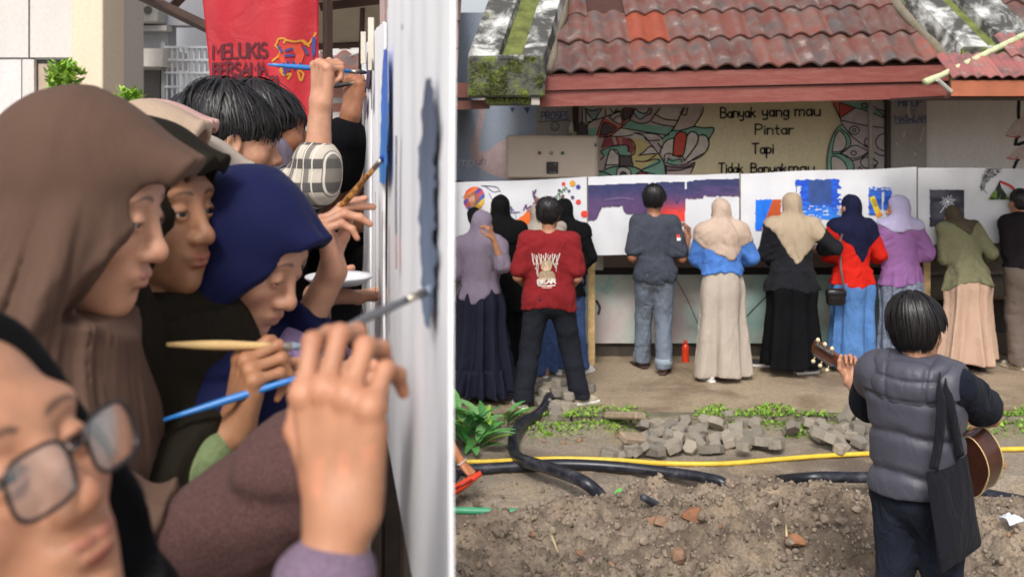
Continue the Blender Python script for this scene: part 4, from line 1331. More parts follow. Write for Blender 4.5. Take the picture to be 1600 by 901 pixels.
for pl in [((1592, 152), (1592, 186), (1602, 190)), ((1586, 226), (1590, 214), (1602, 210)), ((1584, 262), (1590, 250), (1603, 240)), ((1590, 226), (1602, 222))]: f.line(pl, 5, ink)
f.poly([(1572, 210), (1586, 190), (1602, 180), (1602, 214)], srgb(206, 184, 180)); f.line([(1572, 212), (1586, 214), (1592, 212)], 2.4, srgb(206, 110, 110))
f.poly([(1573, 246), (1588, 232), (1602, 226), (1602, 250)], srgb(206, 184, 180)); f.line([(1573, 247), (1584, 249), (1590, 246)], 2.4, srgb(206, 110, 110))
f.obj('painting', PAINT, wall)
# conduit and dark strip
mb = MB(); mb.tube([(wx(1360, 10.4), 10.4, wz(120, 10.4)), (wx(1361, 10.4), 10.4, wz(285, 10.4))], .024, 10); mb.obj('conduit', plain('conduit', srgb(176, 168, 160), .6, 0, .15, 30), wall, True)
panel('dark_post', 1386, 1392, 60, 300, plain('dark_post', srgb(70, 62, 58), .8), Y=YW - .1, depth=.2)
mb = MB(); mb.box((wx(896, 10.44), 10.42, wz(205, 10.44)), (wx(904, 10.44), 10.46, wz(150, 10.44))); mb.obj('wood_strip', plain('dark_wood', srgb(64, 46, 38), .8), wall)
mb = MB(); mb.tube([P(893, 208, 10.38), P(892, 199, 10.38), P(894, 188, 10.38)], [.03, .028, .006], 8); mb.obj('plaster_lump', plain('plaster', srgb(196, 186, 168), .9), wall, True)
# lower part of the wall
W_LOW = NT('lower_mural')
v = W_LOW.coord(); n = W_LOW.noise(v, 1.15, 4, .5, .4); n2 = W_LOW.noise(v, 5, 6, .7)
c_ = W_LOW.ramp(n, [(.38, srgb(198, 184, 182)), (.47, srgb(190, 202, 194)), (.54, srgb(158, 196, 188)), (.66, srgb(200, 200, 190))])
W_LOW.base(W_LOW.mix(W_LOW.ramp(n2, [(.5, 0.0), (.75, .45)]), c_, srgb(120, 112, 100))); W_LOW.rough(.85); W_LOW.bump(n2, .2, .01)
panel('lower_wall', 640, 1440, 428, 536, W_LOW.m, Y=10.28, depth=.3)
panel('ledge', 640, 1440, 396, 420, dirty_wall('ledge', srgb(158, 142, 138), srgb(104, 92, 88), .5), Y=10.32, depth=.3)
panel('dark_band', 640, 1440, 419, 429, plain('band_black', srgb(44, 40, 40), .9), Y=10.27, depth=.34)
panel('footing', 640, 1440, 535, 562, dirty_wall('footing', srgb(78, 70, 62), srgb(44, 38, 32), .7, .95, .5, 4), Y=10.33, depth=.3)
panel('bench_slab', 1440, 1700, 378, 424, dirty_wall('bench_stone', srgb(118, 110, 102), srgb(70, 64, 58), .7, .9, .4, 3), Y=10.1, depth=.6)
mb = MB(); mb.tube([P(1440, 449, 10.2), P(1720, 447, 10.2)], .125, 16); mb.obj('drain_pipe', dirty_wall('pipe_stone', srgb(128, 118, 108), srgb(80, 72, 64), .6, .9, .3, 3), wall, True)
panel('recess_back', 1440, 1720, 400, 560, plain('recess_shade', srgb(52, 46, 42), .95, 0, .3, 3), Y=10.62, depth=.1)  # back of the hollow, its shade put into a dark colour
panel('low_step', 1440, 1720, 520, 560, dirty_wall('footing', srgb(78, 70, 62)), Y=10.35, depth=.2)
f = Flat(wall_map(10.28))
f.line([(1156, 505), (1180, 480), (1205, 455)], 2.2, srgb(92, 84, 80)); f.line([(1056, 436), (1075, 470), (1090, 505)], 1.6, srgb(104, 98, 92)); f.line([(932, 470), (937, 480), (935, 490)], 4, srgb(60, 56, 58))
f.obj('painting', PAINT, wall)
mb = MB(); mb.box((wx(902, 10.2), 10.15, wz(421, 10.2)), (wx(942, 10.2), 10.3, wz(398, 10.2)), bevel=.006); jb = mb.obj('junction_box', plain('box_grey', srgb(176, 174, 168), .6)); tag(jb, 'small pale grey junction box under the first two canvases', 'junction box')
# electrical cabinet
cab = thing('control_cabinet', P(862, 277, 10.15), 'beige metal control cabinet with three round lamps and a black meter', 'cabinet')
BEI = plain('beige_enamel', srgb(192, 176, 160), .45, 0, .04, 4)
mb = MB(); mb.box((wx(791, 10.1), 10.1, wz(279, 10.1)), (wx(934, 10.1), 10.42, wz(212, 10.1)), bevel=.01); mb.obj('case', BEI, cab)
mb = MB(); mb.box((wx(794, 10.09), 10.088, wz(277, 10.09)), (wx(931, 10.09), 10.1, wz(215, 10.09)), bevel=.004); mb.obj('door', BEI, cab)
for px, c_ in ((843, srgb(150, 40, 48)), (861, srgb(206, 184, 90)), (879, srgb(46, 120, 84))):
    mb = MB(); c0 = P(px, 239, 10.085)
    mb.tube([c0, c0 - V3(0, .012, 0)], .017, 14); mb.obj('lamp_ring', plain('ring_dark', srgb(70, 64, 60), .5), cab)
    mb = MB(); mb.tube([c0 - V3(0, .012, 0), c0 - V3(0, .022, 0), c0 - V3(0, .026, 0)], [.012, .011, .003], 12); mb.obj('lamp', plain('lamp_%d' % px, c_, .2), cab, True)
mb = MB(); mb.box((wx(854, 10.07), 10.062, wz(271, 10.07)), (wx(872, 10.07), 10.09, wz(253, 10.07)), bevel=.004); me_ = mb.obj('meter', plain('meter_black', srgb(26, 22, 22), .3), cab)
f = Flat(wall_map(10.06)); f.line([(859, 269.3), (862, 269.3)], .7, srgb(180, 180, 176)); f.line([(864, 269), (868, 269)], .7, srgb(180, 180, 176)); f.line([(866, 256), (868, 258), (869, 255)], .6, srgb(130, 130, 130)); f.obj('meter_mark', PAINT, cab)
mb = MB(); mb.box((wx(929, 10.08), 10.075, wz(229, 10.08)), (wx(932.5, 10.08), 10.09, wz(224, 10.08))); mb.obj('latch', plain('ring_dark', srgb(70, 64, 60), .5), cab)

# ------------------------------------------------------------------ roofs
def tile_mesh(name, w=.376, L=.47, pitch=.188, hgt=.050, th=.020, n=17):
    u = np.linspace(0, w + .012, n)
    z = hgt * (0.5 + 0.5 * np.cos(2 * PI * (u / pitch - .5))) ** .62
    V = []; 
    for (yy, dz) in ((0, 0), (L, 0)):
        for k in range(n): V.append((u[k], yy, z[k] + dz))
        for k in range(n): V.append((u[k], yy, z[k] + dz - th))
    Fq = []
    for k in range(n - 1):
        Fq += [(k, k + 1, 2 * n + k + 1, 2 * n + k), (n + k + 1, n + k, 3 * n + k, 3 * n + k + 1), (k + 1, k, n + k, n + k + 1), (2 * n + k, 2 * n + k + 1, 3 * n + k + 1, 3 * n + k)]
    Fq += [(0, 2 * n, 3 * n, n), (n - 1, 2 * n - 1, 4 * n - 1, 3 * n - 1)]
    me = mesh_data(name, V, np.array(Fq), True); me.set_sharp_from_angle(angle=R(50)); return me
def tile_mat(name, c0, c1, c2, grey=.6, sat=1.0):
    t = NT(name); v = t.coord(); r = t.objrand()
    vo = t.node('ShaderNodeVectorMath', operation='ADD'); t.l.new(v, vo.inputs[0])
    cmb = t.node('ShaderNodeCombineXYZ'); m = t.node('ShaderNodeMath', operation='MULTIPLY'); t.l.new(r, m.inputs[0]); m.inputs[1].default_value = 37.0
    for i in range(3): t.l.new(m.outputs[0], cmb.inputs[i])
    t.l.new(cmb.outputs[0], vo.inputs[1]); vv = vo.outputs[0]
    n = t.noise(vv, 7, 6, .65, .3); f_ = t.noise(vv, 45, 5, .7); g = t.noise(vv, 4.5, 4, .6)
    b = t.ramp(r, [(0.0, c0), (.45, c1), (.8, c0), (1.0, c2)])
    b = t.mix(t.ramp(n, [(.42, 0.0), (.60, grey)]), b, srgb(112, 98, 92))
    b = t.mix(t.ramp(g, [(.50, 0.0), (.66, .8)]), b, srgb(84, 80, 80))
    b = t.mix(t.ramp(n, [(.60, 0.0), (.72, .55)]), b, srgb(186, 164, 156))
    t.base(b); t.rough(t.ramp(n, [(.3, .34), (.7, .6)])); t.bump(f_, .35, .01); return t.m
TILE = tile_mat('clay_tile', srgb(122, 74, 64), srgb(100, 62, 56), srgb(146, 80, 66), .75)
TILE_R = tile_mat('clay_tile_red', srgb(168, 104, 98), srgb(156, 92, 90), srgb(176, 112, 102), .45)
TILE_NEW = plain('new_tile', srgb(146, 72, 52), .5, 0, .12, 10)
TILE_M = tile_mesh('roof_tile')
TILE_M.materials.append(TILE)
SL = R(42); SLP = .030
roof = thing('tiled_roof', (0.40, 9.2, 2.772), 'weathered red clay tile roof with a red timber fascia over the murals', 'roof')
CRS = .42
def roof_pt(x, s, lift=0.0): return V3(x, 9.2 + s * math.cos(SL) - lift * math.sin(SL), 2.772 + (x - .40) * SLP + s * math.sin(SL) + lift * math.cos(SL))
rg = np.random.default_rng(2)
first = True
for r_ in range(7):
    for c_ in range(-1, 11):
        x0 = .355 + c_ * .374 - .02
        s = r_ * CRS - .03
        if x0 + .2 < .36 + .17 * s or x0 > 3.86 - .25 * s: continue
        if r_ == 2 and c_ == 1: continue                                   # the missing tile
        o = bpy.data.objects.new('roof_tile', TILE_M); COL.objects.link(o); o.parent = roof
        q = roof_pt(x0, s) - V3(*roof.location)
        o.location = q + V3(0, 0, rg.uniform(-.004, .006))
        o.rotation_euler = (SL - R(4.0) + rg.normal() * .008, -SLP + rg.normal() * .006, rg.normal() * .012)
        if (r_, c_) == (1, 2):
            o.data = TILE_M.copy(); o.data.materials.clear(); o.data.materials.append(TILE_NEW)
# deck under the tiles, fascia boards and soffit
mb = MB()
a_, b_ = roof_pt(.30, -.0, -.05), roof_pt(3.92, 0, -.05); c2, d2 = roof_pt(3.92, 3.0, -.05), roof_pt(.30, 3.0, -.05)
dn = V3(0, .02, -.03)
mb.add([a_, b_, c2, d2, a_ + dn, b_ + dn, c2 + dn, d2 + dn], [(0, 1, 2, 3), (7, 6, 5, 4), (0, 4, 5, 1), (1, 5, 6, 2), (2, 6, 7, 3), (3, 7, 4, 0)])
mb.obj('deck', plain('deck_wood', srgb(70, 44, 38), .9), roof)
FAS = dirty_wall('fascia_paint', srgb(126, 62, 54), srgb(164, 118, 106), .35, .55, .25, 5, (.35, 1, 2.5))
def slope_board(x0, x1, z0, z1, y0, y1, name, mat, root, sl=SLP, xr=.4):
    mb = MB(); V = []
    for x in (x0, x1):
        for y in (y0, y1):
            for z in (z0, z1): V.append((x, y, z + (x - xr) * sl))
    mb.add(V, [(0, 1, 3, 2), (4, 6, 7, 5), (0, 4, 5, 1), (2, 3, 7, 6), (0, 2, 6, 4), (1, 5, 7, 3)])
    return mb.obj(name, mat, root)
slope_board(.27, 3.93, 2.598, 2.742, 9.21, 9.245, 'fascia_board', FAS, roof, .024)
slope_board(.25, 3.93, 2.452, 2.590, 9.245, 9.275, 'fascia_board', FAS, roof, .021)
slope_board(.3, 3.9, 2.60, 2.62, 9.26, 10.5, 'soffit', plain('deck_wood', srgb(70, 44, 38), .9), roof, .021)
slope_board(-2.3, -.42, 2.60, 2.62, 9.26, 10.5, 'soffit', plain('deck_wood', srgb(70, 44, 38), .9), roof, .0)
slope_board(3.9, 6.2, 2.68, 2.70, 9.26, 10.5, 'soffit', plain('deck_wood', srgb(70, 44, 38), .9), roof, .0)
slope_board(-1.6, -.20, 2.44, 2.52, 9.15, 9.2, 'fascia_board', plain('old_board', srgb(96, 56, 46), .8, 0, .3, 6), roof, .02)
slope_board(-1.6, -.36, 2.53, 2.66, 9.12, 9.17, 'fascia_board', plain('old_board', srgb(96, 56, 46), .8), roof, .0)
for r_ in range(7):
    for c_ in range(4):
        s = r_ * CRS - .03; x0 = -.88 - c_ * .374 + .10 * s * 0
        o = bpy.data.objects.new('roof_tile', TILE_M); COL.objects.link(o); o.parent = roof
        o.location = roof_pt(x0, s - .10) - V3(*roof.location) + V3(0, 0, .05); o.rotation_euler = (SL - R(4.0), -SLP, rg.normal() * .01)
    for c_ in range(4):
        s = r_ * CRS - .03; x0 = 4.72 + c_ * .374
        o = bpy.data.objects.new('roof_tile', TILE_M); COL.objects.link(o); o.parent = roof
        o.location = roof_pt(x0, s) - V3(*roof.location); o.rotation_euler = (SL - R(4.0), -SLP, rg.normal() * .01)
# concrete valley gutters
def gutter_mat(name):
    t = NT(name); v = t.coord(); n = t.noise(v, 4.2, 7, .68, .6); m = t.noise(v, 2.6, 6, .65); f_ = t.noise(v, 40, 4, .7)
    b = t.ramp(n, [(.44, srgb(70, 70, 68)), (.53, srgb(150, 150, 146)), (.62, srgb(206, 208, 204))])
    b = t.mix(t.ramp(m, [(.56, 0.0), (.70, .8)]), b, srgb(112, 128, 52))
    t.base(b); t.rough(.9); t.bump(f_, .3, .01); return t.m
def moss_face_mat(name):
    t = NT(name); v = t.coord(); n = t.noise(v, 9, 7, .7, .4); f_ = t.noise(v, 40, 4, .7)
    b = t.ramp(n, [(.40, srgb(58, 58, 54)), (.52, srgb(88, 88, 78)), (.6, srgb(96, 108, 48)), (.72, srgb(134, 146, 60))])
    t.base(b); t.rough(.95); t.bump(f_, .6, .02); return t.m
GUT = gutter_mat('stained_white_concrete'); GFACE = moss_face_mat('mossy_concrete')
CHAN = plain('channel_moss', srgb(104, 110, 58), .95, 0, .35, 9, .3, 40)
def gutter(xL, xR, c0, c1, Y0, ztop, zbot, lean, label, step=.0):
    root = thing('concrete_gutter', ((xL + xR) / 2, Y0, zbot), label, 'gutter')
    s1 = 3.0; cs, sn = math.cos(SL), math.sin(SL)
    def prism(x0, x1, top, bot, nm, mat, x0b=None, x1b=None):
        V = []
        for s in (0, s1):
            for x in (x0, x1):
                for l in (bot, top):
                    V.append((x + lean * s, Y0 + s * cs - (l * sn if s else 0.0) * 1.0, ztop + s * sn + l * (cs if s else 1)))
        mb = MB(); mb.add(V, [(0, 2, 3, 1), (4, 5, 7, 6), (0, 4, 6, 2), (1, 3, 7, 5), (0, 1, 5, 4), (2, 6, 7, 3)]); return mb.obj(nm, mat, root)
    prism(xL, c0, .0, -.25, 'side_rib', GUT); prism(c1, xR, .0, -.25, 'side_rib', GUT); prism(c0 + .001, c1 - .001, -.11, -.26, 'channel', CHAN)
    mb = MB(); mb.box((xL - .004, Y0 - .035, zbot), (xR + .004, Y0 + .4, ztop - .012), bevel=.02); fc = mb.obj('end_block', GFACE, root)
    mb = MB(); mb.box((c0 - .02, Y0 - .045, ztop - .05), (c1 + .02, Y0 + .10, ztop - .004), bevel=.01); mb.obj('lip', GUT, root)
    return root, fc
gl, gf = gutter(-.385, .285, -.12, .09, 9.02, 2.905, 2.53, .20, 'stained white concrete roof gutter with a thick mossy end above the cabinet')
mb = MB(); mb.box((-.24, 9.06, 2.46), (.165, 9.5, 2.535), bevel=.02); mb.obj('lower_block', GFACE, gl)
mb = MB(); mb.box((.17, 9.03, 2.46), (.245, 9.1, 2.56), bevel=.004); mb.obj('timber_end', plain('old_timber', srgb(176, 170, 160), .8, 0, .2, 30), gl)
def moss_tufts(root, n, x0, x1, y, z0, z1, seed):
    rg_ = np.random.default_rng(seed); pts = []
    while len(pts) < n:
        x, z = rg_.uniform(x0, x1), rg_.uniform(z0, z1)
        if vnoise(np.array([[x * 7, z * 9, 1.0]]), seed)[0] + .25 * (z0 + .55 * (z1 - z0) > z) > rg_.uniform(-.1, .5): pts.append((x, y, z))
    o = leaf_scatter('moss', np.array(pts), .022, LEAFM, up=1.0, seed=seed, root=root, cols=(srgb(92, 106, 40), srgb(150, 164, 62)))
    o.data.transform(Matrix.Identity(4)); tag(o, kind='stuff'); return o
moss_tufts(gl, 1500, -.37, .27, 8.98, 2.54, 2.88, 3); moss_tufts(gl, 420, -.23, .16, 9.05, 2.47, 2.55, 4)
gr, gf2 = gutter(3.95, 4.72, 4.18, 4.38, 9.0, 2.985, 2.62, -.27, 'stained white concrete roof gutter with mossy channel at the right end of the roof')
moss_tufts(gr, 900, 3.97, 4.7, 8.96, 2.64, 2.96, 6)
# mortar edges beside the gutters
MORT = dirty_wall('mortar', srgb(128, 118, 104), srgb(90, 96, 50), .6, .95, .6, 6, (1, 1, 1))
for (xa, ln) in ((.31, .19), (3.90, -.26)):
    pts = [roof_pt(xa + ln * s + .01 * math.sin(s * 9), s, .02) for s in np.linspace(-.02, 3, 16)]
    mb = MB(); mb.tube(pts, [.055 + .012 * math.sin(i * 2.1) for i in range(16)], 8); mb.obj('mortar_edge', MORT, roof, True)
# small roof corner on the right
roof2 = thing('small_roof', (3.2, 7.8, 2.6), 'corner of a pinkish tiled roof with a pale green hip strip at the right edge', 'roof')
T2 = tile_mesh('roof_tile', .19, .36, .095, .026, .010, 13); T2.materials.append(TILE_R)
S2 = R(36)
for r_ in range(3):
    for c_ in range(17):
        s = r_ * .30; x0 = 3.36 + c_ * .188
        y = 7.8 + s * math.cos(S2); z = 2.655 + s * math.sin(S2)
        if x0 < 3.34 + (y - 7.8) * 1.75: continue
        o = bpy.data.objects.new('roof_tile', T2); COL.objects.link(o); o.parent = roof2
        o.location = V3(x0, y, z) - V3(*roof2.location); o.rotation_euler = (S2 - R(4.0), rg.normal() * .006, rg.normal() * .01)
mb = MB()
hp = [V3(3.14, 7.78, 2.62), V3(3.3, 7.87, 2.675), V3(3.55, 8.0, 2.775), V3(4.1, 8.27, 3.0), V3(4.8, 8.62, 3.28)]
mb.tube(hp, [.030, .024, .026, .026, .026], 8); mb.obj('hip_strip', dirty_wall('hip_paint', srgb(196, 200, 160), srgb(120, 136, 84), .6, .7, .2, 8, (1, 1, 1)), roof2, True)
mb = MB(); mb.add([V3(3.36, 7.84, 2.63), V3(6.6, 7.84, 2.63), V3(6.6, 8.7, 3.25), V3(4.9, 8.7, 3.25), V3(3.36, 7.86, 2.61), V3(6.6, 7.86, 2.61), V3(6.6, 8.72, 3.23), V3(4.9, 8.72, 3.23)], [(0, 1, 2, 3), (7, 6, 5, 4), (0, 4, 5, 1), (1, 5, 6, 2), (2, 6, 7, 3), (3, 7, 4, 0)]); mb.obj('deck', plain('deck_wood', srgb(70, 44, 38), .9), roof2)
mb = MB(); mb.box((3.36, 7.83, 2.515), (6.6, 7.86, 2.635)); mb.obj('fascia_board', plain('orange_board', srgb(166, 96, 66), .6, 0, .15, 5), roof2)
mb = MB(); mb.box((3.32, 7.86, 2.50), (6.6, 9.0, 2.52)); mb.obj('soffit', plain('deck_wood', srgb(70, 44, 38), .9), roof2)
mb = MB(); mb.tube([V3(3.36, 7.84, 2.55), V3(3.24, 7.80, 2.64)], .018, 8); mb.obj('corner_bracket', plain('box_grey', srgb(176, 174, 168), .6), roof2)
mb = MB(); mb.box((6.3, 8.0, 0), (6.42, 8.12, 2.52)); mb.obj('roof_post', plain('orange_board', srgb(166, 96, 66), .6), roof2)
# ------------------------------------------------------------------ the long white canvases
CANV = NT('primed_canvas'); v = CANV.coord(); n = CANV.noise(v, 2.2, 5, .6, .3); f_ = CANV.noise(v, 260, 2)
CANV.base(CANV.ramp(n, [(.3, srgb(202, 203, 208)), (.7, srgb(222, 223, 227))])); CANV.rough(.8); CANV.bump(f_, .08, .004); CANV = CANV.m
TIMB = plain('timber', srgb(196, 166, 116), .75, 0, .22, 14, .2, 50)
YC = 9.74
def canvas(pxs, tops, bots, label, Y=YC, ysl=0.0):
    """a stretched cloth with a slightly wavy face over a timber frame"""
    x0, x1 = [(p - 800) * YC / F for p in pxs]
    root = thing('painting_canvas', ((x0 + x1) / 2, Y, wz((bots[0] + bots[1]) / 2, YC)), label, 'canvas', 'white canvases in a row along the wall')
    nx, nz = 40, 16; V = []
    for i in range(nx + 1):
        t = i / nx
        for k in range(nz + 1):
            u = k / nz
            py = (tops[0] * (1 - t) + tops[1] * t) * (1 - u) + (bots[0] * (1 - t) + bots[1] * t) * u
            py += .9 * math.sin(t * 9 + pxs[0]) * (1 - u) ** 2
            yy = Y + .004 * math.sin(t * 7 + u * 3) * math.sin(u * PI) * math.sin(t * PI)
            V.append((x0 + (x1 - x0) * t, yy, wz(py, YC)))
    Fq = [(i * (nz + 1) + k, i * (nz + 1) + k + 1, (i + 1) * (nz + 1) + k + 1, (i + 1) * (nz + 1) + k) for i in range(nx) for k in range(nz)]
    n0 = len(V); V = V + [(a, b + .018, c) for a, b, c in V]
    Fb = [tuple(q + n0 for q in f[::-1]) for f in Fq]
    m = nz + 1
    rim = []
    for i in range(nx): rim += [(i * m, (i + 1) * m, (i + 1) * m + n0, i * m + n0), (i * m + nz + n0, (i + 1) * m + nz + n0, (i + 1) * m + nz, i * m + nz)]
    for k in range(nz): rim += [(k + 1, k, k + n0, k + 1 + n0), (nx * m + k, nx * m + k + 1, nx * m + k + 1 + n0, nx * m + k + n0)]
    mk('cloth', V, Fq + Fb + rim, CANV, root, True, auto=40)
    for u in (.06, .94):
        mb = MB(); za = wz(tops[0] * (1 - u) + bots[0] * u, YC); zb_ = wz(tops[1] * (1 - u) + bots[1] * u, YC)
        mb.add([(x, y, z + dz) for x, z in ((x0 + .01, za), (x1 - .01, zb_)) for y in (Y + .024, Y + .05) for dz in (-.02, .02)], [(0, 1, 3, 2), (4, 6, 7, 5), (0, 4, 5, 1), (2, 3, 7, 6), (0, 2, 6, 4), (1, 5, 7, 3)]); mb.obj('frame_rail', TIMB, root)
    return root
cA = canvas((560, 917), (293, 276.5), (408, 399.5), 'leftmost white canvas with coloured dots, a rainbow balloon and an orange figure')
cB = canvas((919, 1155), (275.5, 271.5), (399, 394), 'white canvas painted with a purple and red dusk sky')
cC = canvas((1157.5, 1432), (271, 261.5), (393, 384), 'white canvas with blue water, a blue and orange block and a yellow card')
cD = canvas((1434.5, 1770), (261.5, 267), (383, 374), 'white canvas with a dark firework square and a small smoking mountain')
def leg(root, px, py0, py1, Y, name='leg', w=.034, mat=None):
    mb = MB(); x = (px - 800) * YC / F
    mb.box((x - w, Y, wz(py1, YC)), (x + w, Y + .04, wz(py0, YC)), bevel=.004); return mb.obj(name, mat or TIMB, root)
leg(cA, 924, 399.5, 571, YC - .012); leg(cC, 1154, 300, 560, YC + .055, mat=plain('old_timber2', srgb(140, 122, 98), .8, 0, .2, 14)); leg(cC, 1426, 300, 556, YC + .055, mat=plain('old_timber2', srgb(140, 122, 98), .8)); leg(cD, 1452, 300, 556, YC + .05); leg(cA, 640, 300, 570, YC + .05); leg(cD, 1740, 300, 556, YC + .05)
CM = wall_map(YC - .004, .00012)
def nz2(x, y, s, seed=1): return vnoise(np.stack([x * s, y * s, np.full_like(x, seed * 3.7)], 1), seed)
def mixc(a, b, t): t = np.clip(t, 0, 1)[:, None]; return np.asarray(a) * (1 - t) + np.asarray(b) * t
f = Flat(CM)
def balloon(x, y):
    dx = (x - 741) / 15.5; dy = (y - 311) / 20.0; dx2 = dx * .85 + dy * .45; dy2 = dy * .9 - dx * .35
    m = dx2 ** 2 + dy2 ** 2 + .05 * nz2(x, y, .3) < 1
    s = np.clip((dx * .6 + dy * .9 + 1.2) / 2.4, 0, .999); st = (s * 7).astype(int)
    pal = np.array([srgb(214, 70, 52), srgb(226, 120, 50), srgb(90, 70, 150), srgb(200, 80, 90), srgb(70, 104, 180), srgb(230, 190, 70), srgb(214, 150, 60)])
    return m, pal[st] * (1 + .15 * nz2(x, y, .5, 4))[:, None]
f.raster(722, 288, 760, 334, .9, balloon); f.obj('painted_balloon', PAINT, cA); f = Flat(CM)
bk = srgb(70, 74, 110)
for pl in [((757, 290), (765, 296), (772, 300), (780, 298)), ((764, 302), (770, 312), (780, 316), (790, 330)), ((784, 308), (787, 314), (783, 315), (784, 308)), ((796, 322), (800, 332), (798, 322), (803, 330)), ((778, 322), (782, 332), (776, 340), (786, 336)), ((780, 345), (790, 352), (798, 348)), ((752, 290), (775, 292), (782, 300)), ((765, 352), (774, 330), (770, 318))]: f.line(pl, 1.1, bk)
for i in range(14):
    a = RNG.uniform(778, 800); b = RNG.uniform(330, 356); f.line([(a, b), (a + RNG.uniform(-8, 8), b + RNG.uniform(-8, 8)), (a + RNG.uniform(-10, 10), b + RNG.uniform(-6, 10))], .8, srgb(96, 110, 170))
f.line([(788, 331), (800, 332), (812, 331)], 1.5, srgb(120, 96, 120))
pur = srgb(104, 76, 112)
for pl in [((833, 299), (834, 306), (837, 312), (836, 318)), ((837, 297), (834, 305), (836, 312)), ((840, 317), (834, 318), (838, 322))]: f.line(pl, 3, pur)
def orange(x, y):
    t = (x - 803) / 36
    top = 350 - 26 * np.clip(t * 1.25, 0, 1) ** .8; bot = 362 - 3 * np.sin(t * 5)
    m = (x > 803) & (x < 836) & (y > top + 1.5 * nz2(x, y, .35)) & (y < bot + 12 * t)
    return m, mixc(srgb(232, 108, 36), srgb(240, 156, 60), .5 + 1.1 * nz2(x, y, .13, 2))
f.obj('painted_sketch', PAINT, cA)['kind'] = 'stuff'; f = Flat(CM); f.raster(800, 320, 838, 380, .9, orange)
for pl in [((818, 328), (822, 320), (823, 326), (830, 322), (836, 324)), ((824, 330), (832, 327), (837, 326))]: f.line(pl, 2.2, pur)
f.line([(803, 352), (808, 360), (814, 356)], 3.5, srgb(240, 170, 70)); f.obj('painted_figure', PAINT, cA); f = Flat(CM)
for x, y, r, c_ in [(880.5, 287.5, 3.1, srgb(206, 62, 64)), (894.5, 286.5, 4.7, srgb(214, 158, 60)), (903.5, 292, 3.6, srgb(58, 62, 146)), (874, 297.5, 2.6, srgb(74, 84, 92)), (889, 298.5, 2.5, srgb(96, 98, 124)), (879.5, 306.3, 2.6, srgb(122, 54, 66)), (894.5, 308.3, 2.9, srgb(104, 72, 106)), (903.6, 315.5, 4.1, srgb(212, 62, 58)), (913, 334.3, 5.6, srgb(220, 66, 50)), (896, 375.5, 7, srgb(214, 176, 34)), (879, 326, 2.3, srgb(150, 60, 70))]: f.disc((x, y), r, c_); f.obj('painted_dot', PAINT, cA); f = Flat(CM)
gr_ = srgb(60, 108, 70)
for i, (x, y) in enumerate([(865, 313), (868, 309), (871, 315), (872, 305), (875, 309), (876, 301), (880, 298), (883, 295)]): f.line([(x - 2, y + 2), (x, y - 3), (x + 2, y + 1), (x + 3, y - 2)], 1.1, gr_)
f.line([(899, 345), (902, 343)], 1, bk); f.line([(882, 365), (888, 364)], 1, bk); f.line([(885, 362), (885, 367)], 1, bk)
f.text('Davin', 902, 396.5, 5.5, 1.4, srgb(170, 62, 66), x1=919)
f.text('.O.', 921, 396.5, 5.5, 1.4, srgb(170, 62, 66), x1=929)
f.obj('lettering', PAINT, cA)['kind'] = 'stuff'
f = Flat(CM)
def dusk(x, y):
    top = 289 - (x - 920) * .040 + 1.0 * nz2(x, y * .2, .16) + np.where(x > 1085, -1.5, 0)
    bot = np.interp(x, [919, 932, 936, 941, 972, 974, 979, 1014, 1030, 1034, 1070, 1072, 1098, 1100, 1155], [345, 344, 333, 324, 322, 330, 335, 336, 338, 345, 346, 311, 310, 307, 306.5])
    e = 1.4 * nz2(x, y * .3, .45, 3)
    m = (y > top) & (y < bot + e) & ~((np.abs(x - 1014.5) < .9) & (y < 297)) & ~((np.abs(x - 1071.3) < .9) & (y < 296))
    t = (y - top) / 55
    c = mixc(srgb(44, 50, 92), srgb(84, 62, 104), (t - .15) * 2.0)
    glow = np.clip((y - 305) / 24, 0, 1) * np.clip((x - 1018) / 16, 0, 1)
    c = mixc(srgb(46, 52, 96), srgb(88, 64, 108), (t - .1) * 1.9 + .25 * nz2(x * .25, y, .25, 6))
    g1 = mixc(srgb(120, 62, 100), srgb(226, 62, 48), np.clip((y - 312) / 22, 0, 1))
    c = c * (1 - glow[:, None]) + g1 * glow[:, None]
    return m, c * (1 + .14 * nz2(x * .12, y, .9, 7))[:, None]
f.raster(919, 274, 1155, 350, 1.0, dusk)
f.line([(945, 312), (970, 309), (990, 311)], .8, srgb(140, 120, 150)); f.line([(1056, 313), (1058, 318), (1061, 312)], 2, srgb(60, 52, 90))
f.obj('painting', PAINT, cB)
f = Flat(CM)
def block(x, y):
    e = nz2(x, y, .5, 2)
    m = (x > 1180 + e) & (x < 1220.5 + e) & (y > 311.5 + e) & (y < 360.5 + .8 * e)
    left = x < np.interp(y, [311, 361], [1207.5, 1189])
    c = np.where(left[:, None], np.array(srgb(16, 112, 226)), np.array(srgb(186, 80, 34))); return m, c * (1 + .1 * nz2(x, y * .3, .4, 3))[:, None]
f.raster(1177, 308, 1224, 364, .9, block)
def water(x, y):
    e = 3.2 * nz2(x * .35, y, .55, 4); s = nz2(x * .22, y, .8, 8)
    inside = (x > 1250 + e - (y < 290) * 7) & (x < 1312 + 1.5 * e) & (y > 281 - (x - 1243) * .02 + .4 * e) & (y < 344 + .5 * e)
    frame = (np.abs(x - 1244.5) < .8) & (y > 283) & (y < 300)
    hole = (s > .55) & (y > 322)
    c = mixc(srgb(22, 76, 196), srgb(46, 130, 232), np.clip((y - 315) / 16, 0, 1) * .8 + .5 * nz2(x * .2, y, .5, 5))
    sq = (x > 1263) & (x < 1299) & (y > 281) & (y < 320 + 5 * nz2(x, y * .1, .5, 6))
    c = np.where(sq[:, None], np.array(srgb(46, 74, 136)) * (1 + .12 * nz2(x, y * .2, .4, 3))[:, None], c)
    return (inside & ~hole) | frame, c
f.raster(1242, 278, 1318, 350, .85, water)
